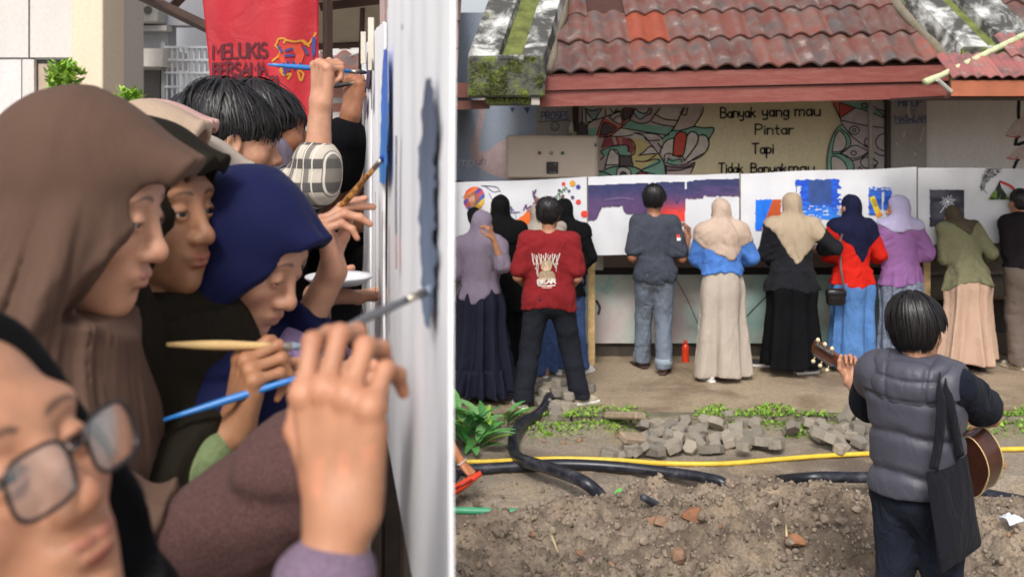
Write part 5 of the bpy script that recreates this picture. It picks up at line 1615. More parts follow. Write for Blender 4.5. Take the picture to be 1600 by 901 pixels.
def card(x, y):
    e = nz2(x, y, .4, 3) * 1.2
    m = (x > 1357 + e) & (x < 1393 + e) & (y > 292 + e) & (y < 336 + e) & ~((x > 1378) & (np.abs(x - 1380 + (y - 300) * .12 + 1.5 * nz2(x, y, .3, 9)) < 2.0) & (y > 300))
    c = mixc(srgb(24, 70, 164), srgb(46, 104, 206), .5 + nz2(x * .3, y, .3, 5)); c = np.where(((y < 297) & (nz2(x, y, .6, 2) > .2))[:, None], np.array(srgb(190, 200, 214)), c)
    return m & ~((y > 328) & (x > 1372)), c
f.raster(1355, 289, 1396, 340, .8, card)
f.poly([(1358, 309), (1366, 305.5), (1376, 332), (1369, 337)], srgb(220, 190, 40)); f.poly([(1369, 337), (1374, 330), (1380, 335), (1371, 341)], srgb(228, 140, 60))
for yv in (313, 316, 319, 322): f.line([(1362 + (yv - 313) * .35, yv), (1367 + (yv - 313) * .35, yv - 1.4)], 1.5, srgb(96, 88, 30))
f.poly([(1333, 305), (1337, 306.5), (1342, 309), (1336, 310)], srgb(40, 60, 150)); f.line([(1338, 314), (1342, 316), (1341, 320), (1338, 321)], 1.8, srgb(60, 84, 160))
f.line([(1244, 283), (1244.5, 300)], .9, srgb(40, 90, 190))
f.obj('painting', PAINT, cC)
f = Flat(CM)
def night(x, y):
    e = 1.0 * nz2(x, y, .5, 4); m = (x > 1452.5 + e) & (x < 1506.5 + .4 * e) & (y > 296 + .6 * e) & (y < 354.5 + e)
    return m, mixc(srgb(44, 44, 56), srgb(84, 84, 96), .45 + .9 * nz2(x * .4, y, .12, 5))
f.raster(1450, 293, 1509, 358, .9, night)
wh = srgb(222, 222, 228)
for k in range(15):
    a = k * 2 * PI / 15 + .1; r0 = 3 + (k % 3) * 1.2; r1 = 8 + (k * 7 % 5) * 1.2
    f.line([(1481 + r0 * math.cos(a), 315 + r0 * .85 * math.sin(a)), (1481 + r1 * math.cos(a), 315 + r1 * .85 * math.sin(a))], 1.1, wh)
f.disc((1480.5, 315), 2.8, wh); f.line([(1477, 320), (1472, 328), (1469, 332)], 1.3, wh)
def smoke(x, y):
    cx = np.interp(y, [265, 275, 285, 296], [1552, 1545, 1537, 1534]); w = np.interp(y, [264, 270, 280, 290, 297], [13, 13, 7.5, 4.5, 2])
    m = (np.abs(x - cx) < w + 2.5 * nz2(x, y, .35, 3)) & (nz2(x, y, .55, 6) > -.5)
    return m, mixc(srgb(70, 70, 76), srgb(150, 150, 152), .5 + nz2(x, y, .4, 7))
f.raster(1528, 263, 1568, 298, .7, smoke)
def mount(x, y):
    top = np.interp(x, [1543, 1549, 1555, 1559, 1561, 1564, 1570, 1578], [312, 303, 296, 288, 281, 292, 300, 312]) + 1.2 * nz2(x, y, .6, 2)
    m = (y > top) & (y < 312.5)
    g = nz2(x * 1.2, y * .5, .35, 5)
    return m, np.where((g > .05)[:, None], np.array(srgb(110, 140, 56)), np.array(srgb(44, 50, 48)))
f.raster(1542, 279, 1580, 314, .7, mount)
f.line([(1564, 284), (1571, 287), (1579, 291), (1585, 297)], 4, srgb(200, 60, 60)); f.line([(1562, 290), (1562, 281)], 1, BLACK); f.line([(1537, 296), (1542, 302)], .8, srgb(90, 90, 90))
for i in range(7): f.line([(1591 + i * 1.3, 318 + (i % 3) * 2), (1592 + i * 1.3, 325)], .9, srgb(70, 104, 160))
f.obj('painting', PAINT, cD)

# ------------------------------------------------------------------ hoses and pipes on the ground
HOSE = NT('black_hose'); v = HOSE.coord(); n = HOSE.noise(v, 9, 6, .7, .4)
HOSE.base(HOSE.ramp(n, [(.48, srgb(32, 34, 42)), (.64, srgb(66, 66, 74)), (.76, srgb(140, 132, 122))])); HOSE.rough(.34); HOSE.bump(n, .1, .01); HOSE = HOSE.m
def hose(pts, r, mat, name, label, cat, n=90, seg=14):
    mb = MB(); mb.tube(spline(pts, n), r, seg); o = mb.obj(name, mat, None, True); return tag(o, label, cat)
def hp_(px, py, lift): return GG(px, py, lift)
hose([hp_(862, 630, .10), hp_(846, 652, .05), hp_(818, 672, .06), hp_(803, 694, .06), hp_(806, 722, .05), hp_(826, 750, .12), hp_(865, 772, .16), hp_(915, 784, .12), hp_(946, 790, .02), hp_(962, 798, -.10)], .041, HOSE, 'hose', 'thick black hose looping from the paving heap down into the soil', 'hose')
hose([hp_(640, 748, .04), hp_(717, 743, .04), hp_(770, 740, .04), hp_(820, 737, .04), hp_(880, 735, .045), hp_(960, 740, .05), hp_(1040, 749, .05), hp_(1100, 760, .06), hp_(1135, 768, .04), hp_(1165, 776, -.12), hp_(1180, 777, -.10), hp_(1200, 772, .07), hp_(1260, 768, .09), hp_(1330, 767, .09), hp_(1420, 770, .08), hp_(1640, 775, -.06)], .035, HOSE, 'hose', 'long black hose lying across the trench behind the soil heap', 'hose')
YEL = plain('yellow_hose', srgb(226, 190, 62), .4, 0, .12, 20)
hose([hp_(650, 726, .035), hp_(740, 729, .035), hp_(800, 727, .035), hp_(870, 724, .035), hp_(960, 725, .03), hp_(1040, 728, .02), hp_(1130, 727, .014), hp_(1210, 722, .02), hp_(1290, 716, .02), hp_(1350, 713, .02), hp_(1450, 709, .02), hp_(1640, 704, .02)], .0165, YEL, 'hose', 'thin yellow hose stretched across the dug up ground', 'hose', 120, 10)
hose([G(640, 794, .09), G(717, 797, .09), G(790, 799, .085), G(846, 801, .07), G(872, 806, .0)], .021, plain('green_pipe', srgb(74, 160, 118), .45, 0, .12, 16), 'pipe', 'green plastic pipe bridging the trench at the left', 'pipe')
hose([hp_(1004, 787, .04), hp_(1030, 790, .0)], .02, plain('grey_tube', srgb(70, 72, 82), .5), 'pipe', 'short grey tube end sticking out of the soil beside green wrapper', 'pipe', 8)
# green wrapper and white scraps
def scrap(name, px, py, s, c, seed, label, cat, lift=.02):
    q = GG(px, py, lift); rg_ = np.random.default_rng(seed); n = 7; V = []
    for i in range(n):
        for k in range(n):
            V.append(q + V3((i / (n - 1) - .5) * s * (1 + .5 * math.sin(k)), (k / (n - 1) - .5) * s * .7, s * .30 * vnoise(np.array([[i * .55, k * .6, seed]]), seed)[0] + s * .22))
    Fq = [(i * n + k, (i + 1) * n + k, (i + 1) * n + k + 1, i * n + k + 1) for i in range(n - 1) for k in range(n - 1)]
    o = mk(name, V, np.array(Fq), c, None, False); m = o.modifiers.new('thickness', 'SOLIDIFY'); m.thickness = .002
    return tag(o, label, cat)
scrap('wrapper', 990, 782, .17, plain('green_film', srgb(96, 190, 84), .3, 0, .25, 20), 4, 'crumpled bright green plastic wrapper on the soil', 'wrapper')
scrap('wrapper', 1578, 822, .10, plain('white_film', srgb(206, 210, 216), .3, 0, .2, 20), 9, 'crumpled pale plastic wrapper on the soil at the right edge', 'wrapper')
scrap('wrapper', 966, 549, .07, plain('white_film', srgb(206, 210, 216), .3), 12, 'small white scrap lying at the wall foot near the timber leg', 'litter', .0)
scrap('wrapper', 1171, 594, .06, plain('white_film', srgb(206, 210, 216), .3), 15, 'tiny pale scrap on the concrete walk by the striding woman', 'litter', .0)
for (a, b, lab) in (((862, 845), (872, 872), 'thin straw coloured stick lying on the soil at the left'), ((1228, 824), (1229, 846), 'short pale stick standing out of the soil in the middle')):
    mb = MB(); mb.tube([GG(*a, .03), GG(*b, .03)], .006, 6); tag(mb.obj('stick', plain('straw', srgb(204, 184, 140), .8), None, True), lab, 'stick')

# ------------------------------------------------------------------ loose paving blocks
def paver_mesh(seed):
    rg_ = np.random.default_rng(seed)
    half = [(-.115, 0), (-.065, .058), (-.018, .040), (.018, .040), (.065, .058), (.115, 0), (.065, -.058), (.018, -.040), (-.018, -.040), (-.065, -.058)]
    if seed % 3 == 0: half = [(-.075, 0), (-.045, .058), (.02, .055), (.055, .030), (.06, -.02), (.03, -.056), (-.045, -.056)]
    if seed % 5 == 0: half = [(-.06, -.05), (-.07, .03), (-.02, .06), (.05, .045), (.07, -.01), (.04, -.055)]
    p = np.array(half) * (1 + .08 * rg_.normal(size=(len(half), 1))); n = len(p); h = .034
    V = []
    for z, s in ((-h, .96), (-h * .7, 1.0), (h * .7, 1.0), (h, .92)):
        for a in p: V.append((a[0] * s + rg_.normal() * .0015, a[1] * s + rg_.normal() * .0015, z + rg_.normal() * .0015))
    Fq = [tuple(range(n))[::-1], tuple(3 * n + i for i in range(n))]
    for l in range(3):
        for i in range(n): Fq.append((l * n + i, l * n + (i + 1) % n, (l + 1) * n + (i + 1) % n, (l + 1) * n + i))
    me = mesh_data('loose_paver', V, Fq, False); return me
PAV = NT('paver_concrete'); v = PAV.coord(); r_ = PAV.objrand(); n = PAV.noise(v, 22, 6, .7); f_ = PAV.noise(v, 160, 3)
PAV.base(PAV.mix(PAV.ramp(n, [(.5, 0.0), (.72, .55)]), PAV.ramp(r_, [(0, srgb(122, 116, 106)), (.5, srgb(142, 134, 122)), (1, srgb(158, 148, 132))]), srgb(128, 110, 88))); PAV.rough(.92); PAV.bump(f_, .6, .006); PAV = PAV.m
PMS = [paver_mesh(i) for i in range(9)]
for m in PMS: m.materials.append(PAV)
def put_paver(px, py, lift, rot, label, group, seed, sc=1.0, ground_z=None):
    o = bpy.data.objects.new('loose_paver', PMS[seed % 9]); COL.objects.link(o)
    q = GG(px, py, lift) if ground_z is None else G(px, py, ground_z) + V3(0, 0, lift)
    o.location = q; o.rotation_euler = rot; o.scale = (sc,) * 3
    return tag(o, label, 'paving block', group)
rg = np.random.default_rng(17)
pileA = [(1137, 651), (1088, 676), (1160, 663), (1120, 672), (1180, 664), (1170, 680), (1060, 676), (1040, 674), (1010, 690), (985, 705), (1000, 712), (960, 712), (950, 715), (1028, 704), (1045, 690), (1065, 690), (1085, 688), (1090, 695), (1078, 706), (1112, 707), (1128, 690), (1140, 684), (1145, 694), (1165, 690), (1162, 711), (1175, 697), (1192, 702), (1212, 706), (1205, 700), (1235, 680), (1240, 676), (1022, 712), (1050, 708), (1010, 698), (975, 714), (1060, 700), (1100, 664), (1068, 668), (1035, 664), (1118, 700), (1008, 672), (1030, 682), (1150, 672)]
for i, (px, py) in enumerate(pileA):
    up = .03 + .05 * max(0, vnoise(np.array([[px / 40, py / 25, 2.0]]), 3)[0] + .3)
    put_paver(px, py + 4, up, (rg.normal() * .28, rg.normal() * .28, rg.uniform(0, 6.3)), 'grey broken paving block in the wide heap left of the man with the guitar', 'broken paving blocks heaped in the middle', i, rg.uniform(.72, 1.0))
pileB = [(1268, 664), (1282, 690), (1290, 700), (1300, 690), (1310, 682), (1325, 662), (1335, 675), (1330, 690), (1345, 684), (1312, 698), (1312, 712), (1285, 682), (1300, 676), (1340, 700), (1355, 672), (1362, 688)]
for i, (px, py) in enumerate(pileB):
    put_paver(px, py + 3, .035 + .03 * (i % 3), (rg.normal() * .3, rg.normal() * .3, rg.uniform(0, 6.3)), 'grey broken paving block piled close behind the man with the guitar', 'broken paving blocks beside the guitarist', i + 2, rg.uniform(.8, 1.05))
pileC = [(838, 604, 0), (856, 602, 0), (876, 604, 0), (890, 606, 0), (842, 616, 0), (864, 616, 0), (884, 618, 0), (838, 630, .0), (852, 628, .06), (870, 630, .06), (886, 632, .05), (846, 636, 0), (864, 640, .0), (880, 640, 0), (858, 622, .07), (872, 618, .08), (894, 628, .0), (910, 608, 0), (918, 612, 0), (868, 648, -.02), (846, 622, .06)]
for i, (px, py, u) in enumerate(pileC):
    put_paver(px, py, .035 + u, (rg.normal() * .1, rg.normal() * .1, rg.uniform(0, 6.3)), 'brown grey paving block stacked between the feet of the man in red shirt', 'paving blocks stacked on the walk', i, rg.uniform(.85, 1.0), 0.0)
for (px, py, s_, rz, lab) in [(976, 668, .19, 2.2, 'long tan slab of broken concrete leaning on the paving heap'), (992, 705, .12, .5, 'narrow grey concrete chunk on the near side of the paving heap')]:
    mb = MB(); mb.box((-s_, -.055, -.025), (s_, .055, .03), bevel=.012); o = mb.obj('concrete_slab', attr_mat('stone', .9), None)
    c = np.tile(np.array(srgb(156, 138, 116)), (len(o.data.vertices), 1)); a_ = o.data.attributes.new('Col', 'FLOAT_COLOR', 'POINT'); a_.data.foreach_set('color', np.concatenate([c, np.ones((len(c), 1))], 1).astype(np.float32).ravel())
    o.location = GG(px, py, .09); o.rotation_euler = (.25, .22, rz); tag(o, lab, 'concrete slab')

# ------------------------------------------------------------------ broad-leaved plants by the kerb
LG = [srgb(64, 132, 60), srgb(96, 160, 84), srgb(126, 178, 110), srgb(150, 190, 70)]
def leaf_mesh(L, W, seed):
    n = 7; V = []
    for i in range(n):
        t = i / (n - 1); w = W * math.sin(PI * min(1, t * .93 + .04)) ** .8; b = -.35 * L * t * t
        V += [(-w, L * t, b + w * .35), (0, L * t, b), (w, L * t, b + w * .35)]
    Fq = []
    for i in range(n - 1):
        for k in range(2): Fq.append((i * 3 + k, i * 3 + k + 1, i * 3 + 4 + k, i * 3 + 3 + k))
    return mesh_data('leaf', V, np.array(Fq), True)
LMS = []
for i in range(6):
    m = leaf_mesh(.16 + .02 * i, .028 + .004 * (i % 3), i); m.materials.append(plain('broad_leaf_%d' % (i % 4), LG[i % 4], .4, 0, .2, 30)); LMS.append(m)
def plant(px, py, n, hgt, label, seed):
    q = G(px, py, -.05); root = thing('leafy_plant', q, label, 'plant'); rg_ = np.random.default_rng(seed)
    for i in range(n):
        a = rg_.uniform(0, 2 * PI); el = rg_.uniform(.15, 1.25); st = V3(math.cos(a) * .05, math.sin(a) * .05, hgt * rg_.uniform(.15, .9))
        o = bpy.data.objects.new('leaf', LMS[rg_.integers(6)]); COL.objects.link(o); o.parent = root
        o.location = st; o.rotation_euler = Matrix.Rotation(a, 3, 'Z').to_4x4().to_euler()
        o.rotation_euler = (Matrix.Rotation(a - PI / 2, 3, 'Z') @ Matrix.Rotation(el, 3, 'X')).to_euler(); o.scale = (rg_.uniform(.8, 1.25),) * 3
    mb = MB(); mb.tube([q, q + V3(.01, 0, hgt * .5), q + V3(0, .01, hgt)], [.008, .006, .003], 6); mb.obj('stem', plain('stem_green', srgb(110, 110, 60), .7), root)
plant(724, 694, 16, .17, 'broad leaved green plant cut by the left edge below the black skirt', 1); plant(758, 688, 20, .19, 'tallest broad leaved plant beside the kerb with pale upright leaves', 2); plant(720, 668, 12, .12, 'bluish green leafy plant close to the kerb at far left', 3); plant(740, 706, 10, .10, 'low dark green leafy plant nearest the yellow hose', 4); plant(785, 668, 8, .12, 'small yellowish leafy plant next to the black hose loop', 5)

# orange bottle by the wall
def lathe(name, prof, c, mat, root=None, n=20):
    V = []; m = len(prof)
    for r_, z in prof:
        for k in range(n):
            a = 2 * PI * k / n; V.append((c[0] + r_ * math.cos(a), c[1] + r_ * math.sin(a), c[2] + z))
    Fq = [(i * n + k, i * n + (k + 1) % n, (i + 1) * n + (k + 1) % n, (i + 1) * n + k) for i in range(m - 1) for k in range(n)]
    return mk(name, V, np.array(Fq), mat, root, True)
q = G(1071, 568, -.02)
bt = thing('water_bottle', q, 'bright orange water bottle standing on the ground by the wall', 'bottle')
ORG = plain('orange_plastic', srgb(212, 62, 32), .25, 0, .05, 5)
lathe('bottle_body', [(.001, 0), (.034, .002), (.036, .02), (.034, .06), (.036, .1), (.033, .13), (.036, .16), (.024, .185), (.018, .192)], q, ORG, bt); lathe('cap', [(.02, .190), (.021, .215), (.015, .228), (.001, .23)], q, plain('orange_cap', srgb(190, 50, 28), .35), bt)
# ------------------------------------------------------------------ the painters along the wall
WHITE_SOLE = plain('white_sole', srgb(214, 212, 206), .6, 0, .06, 20); DARK_SOLE = plain('dark_sole', srgb(40, 38, 38), .8)
def ik(sh, wr, pole, l1=.275, l2=.25):
    sh = np.asarray(sh, float); wr = np.asarray(wr, float); v = wr - sh; D = np.linalg.norm(v)
    if D > (l1 + l2) * .995: wr = sh + v / D * (l1 + l2) * .995; v = wr - sh; D = np.linalg.norm(v)
    u = v / D; a = (l1 * l1 - l2 * l2 + D * D) / (2 * D); hgt = math.sqrt(max(l1 * l1 - a * a, 0))
    p = np.asarray(pole, float); p = unit(p - u * (p @ u)); return sh + u * a + p * hgt, wr
def amp_scale(v): return v
class Far:
    def __init__(s, px, d, h, label, rz=0.0, group='young people painting the canvases', z0=0.0, name='person', **kw):
        s.rz = R(rz); s.loc = V3((px - 800) * d / F, d, z0)
        s.root = thing(name, s.loc, label, 'person', group, s.rz)
        s.f = Figure(h, **kw); s.f.foot = {}
        s.d = d
    def L(s, w):
        q = np.asarray(w, float) - s.loc; c, n = math.cos(-s.rz), math.sin(-s.rz)
        return V3(c * q[0] - n * q[1], n * q[0] + c * q[1], q[2])
    def px(s, x, y, d): return s.L(P(x, y, d))
    def reach(s, S, wrist, pole=None):
        k = s.f.k; pole = pole if pole is not None else V3(.6 if S == 'R' else -.6, -.5, -1)
        el, wr = ik(s.f.J['sh' + S], wrist, pole, .275 * k, .25 * k); s.f.J['el' + S] = el; s.f.J['wr' + S] = wr
    def foot(s, S, pxy, d=None, toe=(0, 1), knee_fwd=.05):
        k = s.f.k; q = s.L(G(pxy[0], pxy[1], 0)) if d is None else s.px(pxy[0], pxy[1], d)
        s.f.J['an' + S] = V3(q[0], q[1], .08 * k); h = s.f.J['hip' + S]
        s.f.J['kn' + S] = (h + s.f.J['an' + S]) / 2 + V3(0, knee_fwd * k, .0); s.f.foot[S] = toe
    def hands(s, **kw):
        for S in 'LR':
            a = s.f.J['wr' + S] - s.f.J['el' + S]; u = kw.get('u' + S, unit(a)); n = kw.get('n' + S, V3(1 if S == 'L' else -1, .3, 0))
            s.f.hand(S, u, n, curl=kw.get('curl' + S, ((35, 45, 30), (40, 50, 30), (45, 50, 30), (50, 50, 30))))
    def bd(s, tone, **kw):
        for S in 'LR': s.f.foot.setdefault(S, (0, 1))
        return build_body(s.f, s.root, tone, h=kw.pop('h', .013), head_h=kw.pop('head_h', .007), hand_h=kw.pop('hand_h', .0045), **kw)
    def cl(s, name, field, mat, h=.0105, pad=.32, zlo=-.01):
        lo, hi = bounds(s.f, pad); lo[2] = zlo
        return build_cloth(name, s.root, field, lo, hi, h, mat)
    def shoes(s, upper, sole, sandal=False, which='LR', **kw):
        for S in which: shoe(s.root, s.f.J['an' + S], s.f.foot.get(S, (0, 1)), upper, sole, s.f.k, sandal, **kw)

# 1 lilac hijab at the left edge
a = Far(750, 8.55, 1.57, 'girl in a long lilac grey hijab and tiered dark navy skirt at the far left', rz=-22, lean=4, hyaw=-14, hpitch=-6)
a.reach('R', a.px(770, 372, 8.25), V3(.5, -.3, -1)); a.reach('L', a.px(742, 440, 8.78)); a.hands(nR=V3(-1, 0, 0))
a.foot('L', (722, 628), toe=(-.1, 1)); a.foot('R', (778, 614), toe=(.75, .65))
a.bd(SK_MID, hand_h=.004)
a.cl('hijab', hijab_field(a.f, zb=-.06, slope=.35, off=.05, seed=4, amp=.014, arms=1.15, shift=-.05), cloth('lilac_grey', srgb(134, 122, 138)), .010)
a.cl('skirt', skirt_field(a.f, .09, 1.02, .27, .25, .16, .12, 11, .040, 2), cloth('navy_skirt', srgb(34, 36, 50)), .011)
a.cl('skirt_tier', skirt_field(a.f, .07, .30, .29, .27, .265, .245, 17, .045, 6, bulge=.0), cloth('navy_skirt', srgb(34, 36, 50)), .011)
a.shoes(plain('pale_blue_shoe', srgb(176, 200, 206), .7), WHITE_SOLE)
# 2 black clothes with red print down the side
b = Far(782, 9.05, 1.66, 'person in black hijab and black clothes with red print down the back, painting a balloon', rz=8, lean=3, hyaw=4)
b.reach('L', b.px(738, 318, 9.55), V3(-1, -.3, -.6)); b.reach('R', b.px(797, 368, 9.5), V3(1, -.4, -.7)); b.f.J['wrR'] = b.f.J['wrR']
b.hands(nL=V3(.2, 1, 0), uL=V3(-.1, .5, 1), uR=V3(.0, .3, 1), nR=V3(-.3, 1, 0)); b.foot('L', (765, 598)); b.foot('R', (803, 596), toe=(.1, 1))
b.bd(SK_TAN)
BLK = cloth('black_cloth', srgb(14, 14, 16), .2)
b.cl('hijab', hijab_field(b.f, over=top_field(b.f, 1.35, .03, -.25, .07, 3, sl_off=.02, sl_flare=.012), zb=.30, slope=.5, off=.03, seed=8, arms=.3), cloth('black_hijab', srgb(16, 16, 18), .2), .010)
b.cl('top', top_field(b.f, 1.35, .03, -.25, .07, 3, sl_off=.02, sl_flare=.012, under=skirt_field(b.f, .10, .95, .22, .18, seed=5)), BLK, .011)
b.cl('skirt', skirt_field(b.f, .10, .95, .22, .18, seed=5), BLK, .012)
b.shoes(plain('white_shoe', srgb(206, 202, 198), .7), WHITE_SOLE)
mbx = MB()
for i in range(10):                                                        # red lettering down the back
    y = 374 + i * 5.0; x = 777.5 + i * .7; pts = [b.px(x - 3.0, y, 8.925), b.px(x + 3, y - 1.2 + (i % 2), 8.922), b.px(x + 2.6, y + 2.6, 8.922), b.px(x - 2.6, y + 2.2 + (i % 3) * .3, 8.925)]
    mbx.tube(np.array(pts), .0065, 5)
PRM = plain('red_print', srgb(206, 62, 52), .7)
pr = local_mesh('back_print', b.root, np.concatenate(mbx.V), mbx.F, PRM); tag(pr, kind='stuff')
# 3 beige hijab and 4 black hijab, mostly hidden by the man in red
c = Far(842, 9.15, 1.58, 'person in a pale grey beige hijab half hidden behind the man in the red shirt', rz=-4, lean=6, hpitch=-8)
c.reach('R', c.px(851, 326, 9.55), V3(1, -.5, -.6)); c.reach('L', c.px(822, 395, 9.5)); c.hands(uR=V3(-.5, .3, 1), nR=V3(-.3, 1, 0))
c.foot('L', (828, 600)); c.foot('R', (852, 600)); c.bd(SK_TAN)
c.cl('hijab', hijab_field(c.f, over=top_field(c.f, 1.9, .028, -.16, .05, 4), zb=.26, slope=.5, off=.03, seed=12), cloth('pale_beige', srgb(160, 150, 138)), .010)
c.cl('top', top_field(c.f, 1.9, .028, -.16, .05, 4), BLK, .012)
DEN = cloth('blue_denim', srgb(62, 82, 122), .3, 300, .1, .9, .4, 14)
c.cl('skirt', skirt_field(c.f, .10, .95, .19, .17, .15, .115, 6, .02, 3), DEN, .012); c.shoes(plain('white_shoe', srgb(206, 202, 198), .7), WHITE_SOLE)
d = Far(884, 9.45, 1.60, 'person in black hijab and blue jeans standing right behind the man in red', rz=6, lean=8, hpitch=-6)
d.reach('L', d.px(866, 400, 9.7)); d.reach('R', d.px(897, 430, 9.5)); d.hands()
d.foot('L', (872, 584)); d.foot('R', (908, 584), toe=(.7, .6)); d.bd(SK_TAN)
d.cl('hijab', hijab_field(d.f, over=top_field(d.f, 1.9, .028, -.20, .03, 6), zb=.26, slope=.45, off=.03, seed=15), cloth('black_hijab', srgb(28, 28, 31)), .010)
d.cl('top', top_field(d.f, 1.9, .028, -.20, .03, 6), BLK, .012)
d.cl('trousers', trousers_field(d.f, .025, .02, 4), DEN, .012); d.shoes(plain('white_shoe', srgb(206, 202, 198), .7), WHITE_SOLE)
# 5 man in the red shirt
e = Far(858, 8.25, 1.68, 'man in a dark red T-shirt with a teddy bear print standing with feet wide apart', rz=0, lean=-1, hyaw=-12, hpitch=-4, width=1.05)
e.f.J['elL'] = e.px(809, 432, 8.22); e.f.J['elR'] = e.px(902, 434, 8.22); e.f.J['wrL'] = e.px(824, 449, 8.43); e.f.J['wrR'] = e.px(889, 452, 8.43); e.hands(uL=V3(.3, 1, .1), uR=V3(-.3, 1, .1), nL=V3(.4, 0, -1), nR=V3(-.4, 0, -1))
e.foot('L', (817, 638), toe=(-.35, 1)); e.foot('R', (906, 632), toe=(.85, .5)); e.bd(SK_MID, fem=False)
RED = cloth('dark_red_jersey', srgb(132, 36, 40), .08, 700, .1, .9, .5, 8)
e.cl('shirt', top_field(e.f, .78, .018, -.10, .022, 2, .012, False, .024, .020, rx0=.180, under=trousers_field(e.f, .032, .020, 4, .010)), RED, .0095)
e.cl('trousers', trousers_field(e.f, .032, .020, 4, .010), cloth('charcoal_trousers', srgb(38, 40, 48), .15), .0105)
hair_cap(e.f, e.root, 3, vol=.98); hair_strands(e.f, e.root, 700, seed=3, length=.13, width=.006, vol=1.06)
e.shoes(plain('cream_sneaker', srgb(176, 164, 140), .8, 0, .35, 60), WHITE_SOLE)
# teddy print on the shirt back, draped on the cloth
shirt_o = [o for o in e.root.children if o.name.startswith('shirt')][0]
from mathutils.bvhtree import BVHTree
def drape_to(obj, proud=.003):
    me = obj.data; bv = BVHTree.FromPolygons([v.co[:] for v in me.vertices], [p.vertices[:] for p in me.polygons])
    return bv
def flat_on(person, obj, d, lift=.0022):
    bv = drape_to(obj)
    def to(q, z):
        out = []
        for x, y in q:
            w0 = person.px(x, y, d - .6); o0 = person.px(x, y, d + .2); dr = Vector((o0 - w0).tolist()); n_ = dr.length; dr.normalize()
            hit = bv.ray_cast(Vector(w0.tolist()), dr)
            p_ = np.array(hit[0]) if hit[0] is not None else person.px(x, y, d - .12)
            p_ = p_ - np.array(dr) * (lift + .0003 * min(z, 60)); g = p_
            cc, ss = math.cos(person.rz), math.sin(person.rz)
            out.append(V3(cc * g[0] - ss * g[1], ss * g[0] + cc * g[1], g[2]) + person.loc)
        return np.array(out)
    return to
f = Flat(flat_on(e, shirt_o, 8.25))
ivory = srgb(222, 216, 206); tan_ = srgb(190, 164, 132); tan2 = srgb(158, 134, 106); pink = srgb(226, 150, 138)
for i in range(13):
    x = 834.5 + i * 3.05; s_ = (i - 6) * .35; f.line([(x + s_ * 1.6, 396 + (i % 3) * 1.4), (x + s_ * .9, 402), (x + s_ * .3 + (1 if i % 2 else -1), 407), (x, 413)], 1.0 if i % 2 else 1.5, ivory)
for x0, y0, x1, y1 in ((838, 410, 839, 428), (841, 412, 840, 432), (869, 410, 869, 424), (866, 412, 868, 418), (836, 418, 840, 424)): f.line([(x0, y0), (x1, y1)], .9, ivory)
f.disc((849, 409.5), 2.8, tan2); f.disc((859.5, 408.5), 2.8, tan2)
f.disc((854, 415.5), 9.0, tan_); f.disc((853.5, 418.5), 4.0, srgb(212, 190, 162)); f.disc((853.3, 417.8), 2.0, pink)
f.disc((850.5, 413.5), .9, tan2); f.disc((857, 413), .9, tan2)
f.poly([(842, 430), (845, 424), (854, 422), (864, 424), (867, 431), (868, 437), (841, 437)], srgb(176, 156, 130)); f.disc((845, 430), 4.2, tan2); f.disc((863, 430), 4.2, tan2); f.disc((847, 436.5), 4, tan_); f.disc((861, 436.5), 4, tan_)
f.line([(853, 424), (855, 432)], 1, tan2)
f.text('BEAR', 840, 443, 6.5, 1.7, ivory, x1=868, jit=.1); f.line([(841, 446), (855, 446.6), (867, 445.6)], 1.6, ivory); f.line([(847, 449), (856, 449.6), (862, 448.6)], 1.6, pink)
f.obj('shirt_print', PAINT, e.root)
# 6 man in grey
g = Far(1023, 9.4, 1.71, 'man in a dark grey T-shirt and rolled grey jeans painting with his right hand', rz=-6, lean=0, hyaw=-18, hpitch=-4, hroll=4, width=.94)
g.f.J['elR'] = g.px(1066, 404, 9.36); g.f.J['wrR'] = g.px(1076, 370, 9.52); g.f.J['elL'] = g.px(988, 402, 9.36); g.f.J['wrL'] = g.px(1001, 417, 9.58); g.hands(uR=V3(-.05, .25, 1), nR=V3(-.8, .6, 0), uL=V3(.6, 1, -.2), nL=V3(.3, 0, -1))
g.foot('L', (1003, 574), toe=(-.45, .9)); g.foot('R', (1037, 584), toe=(.25, 1)); g.bd(SK_TAN, fem=False)
gshirt = g.cl('shirt', top_field(g.f, .78, .016, -.09, .012, 5, .012, False, .022, .020, rx0=.172, under=trousers_field(g.f, .026, .022, 8, .010)), cloth('charcoal_jersey', srgb(66, 70, 80), .1, 700, .1, .9, .5, 8), .0095)
g.cl('trousers', trousers_field(g.f, .026, .022, 8, .010), cloth('grey_denim', srgb(118, 128, 142), .3, 300, .1, .9, .6, 12), .0105)
for S in 'LR':
    q = g.f.J['an' + S]; mb = MB(); mb.tube([q + V3(0, .0, -.005), q + V3(0, .004, .03), q + V3(0, .006, .06)], [.078, .084, .080], 18); local_mesh('trouser_cuff', g.root, np.concatenate(mb.V), mb.F, cloth('cuff_denim', srgb(150, 162, 174), .25, 300))
hair_cap(g.f, g.root, 9, vol=1.0, nape=-.06); hair_strands(g.f, g.root, 800, seed=9, length=.16, width=.006, vol=1.08)
g.shoes(plain('sandal_strap', srgb(34, 30, 30), .6), plain('sandal_sole', srgb(64, 46, 42), .8), True)
mb = MB(); bv = drape_to(gshirt)
for (px, py, c_, n_) in ((1059.5, 369, srgb(206, 70, 60), 'red'), (1060.5, 373.5, srgb(226, 222, 220), 'white')):
    f = Flat(flat_on(g, gshirt, 9.35)); f.poly([(px - 3, py - 2.4), (px + 3, py - 2.6), (px + 3.2, py + 2.2), (px - 2.6, py + 2.6)], c_); f.obj('sleeve_patch', PAINT, g.root)
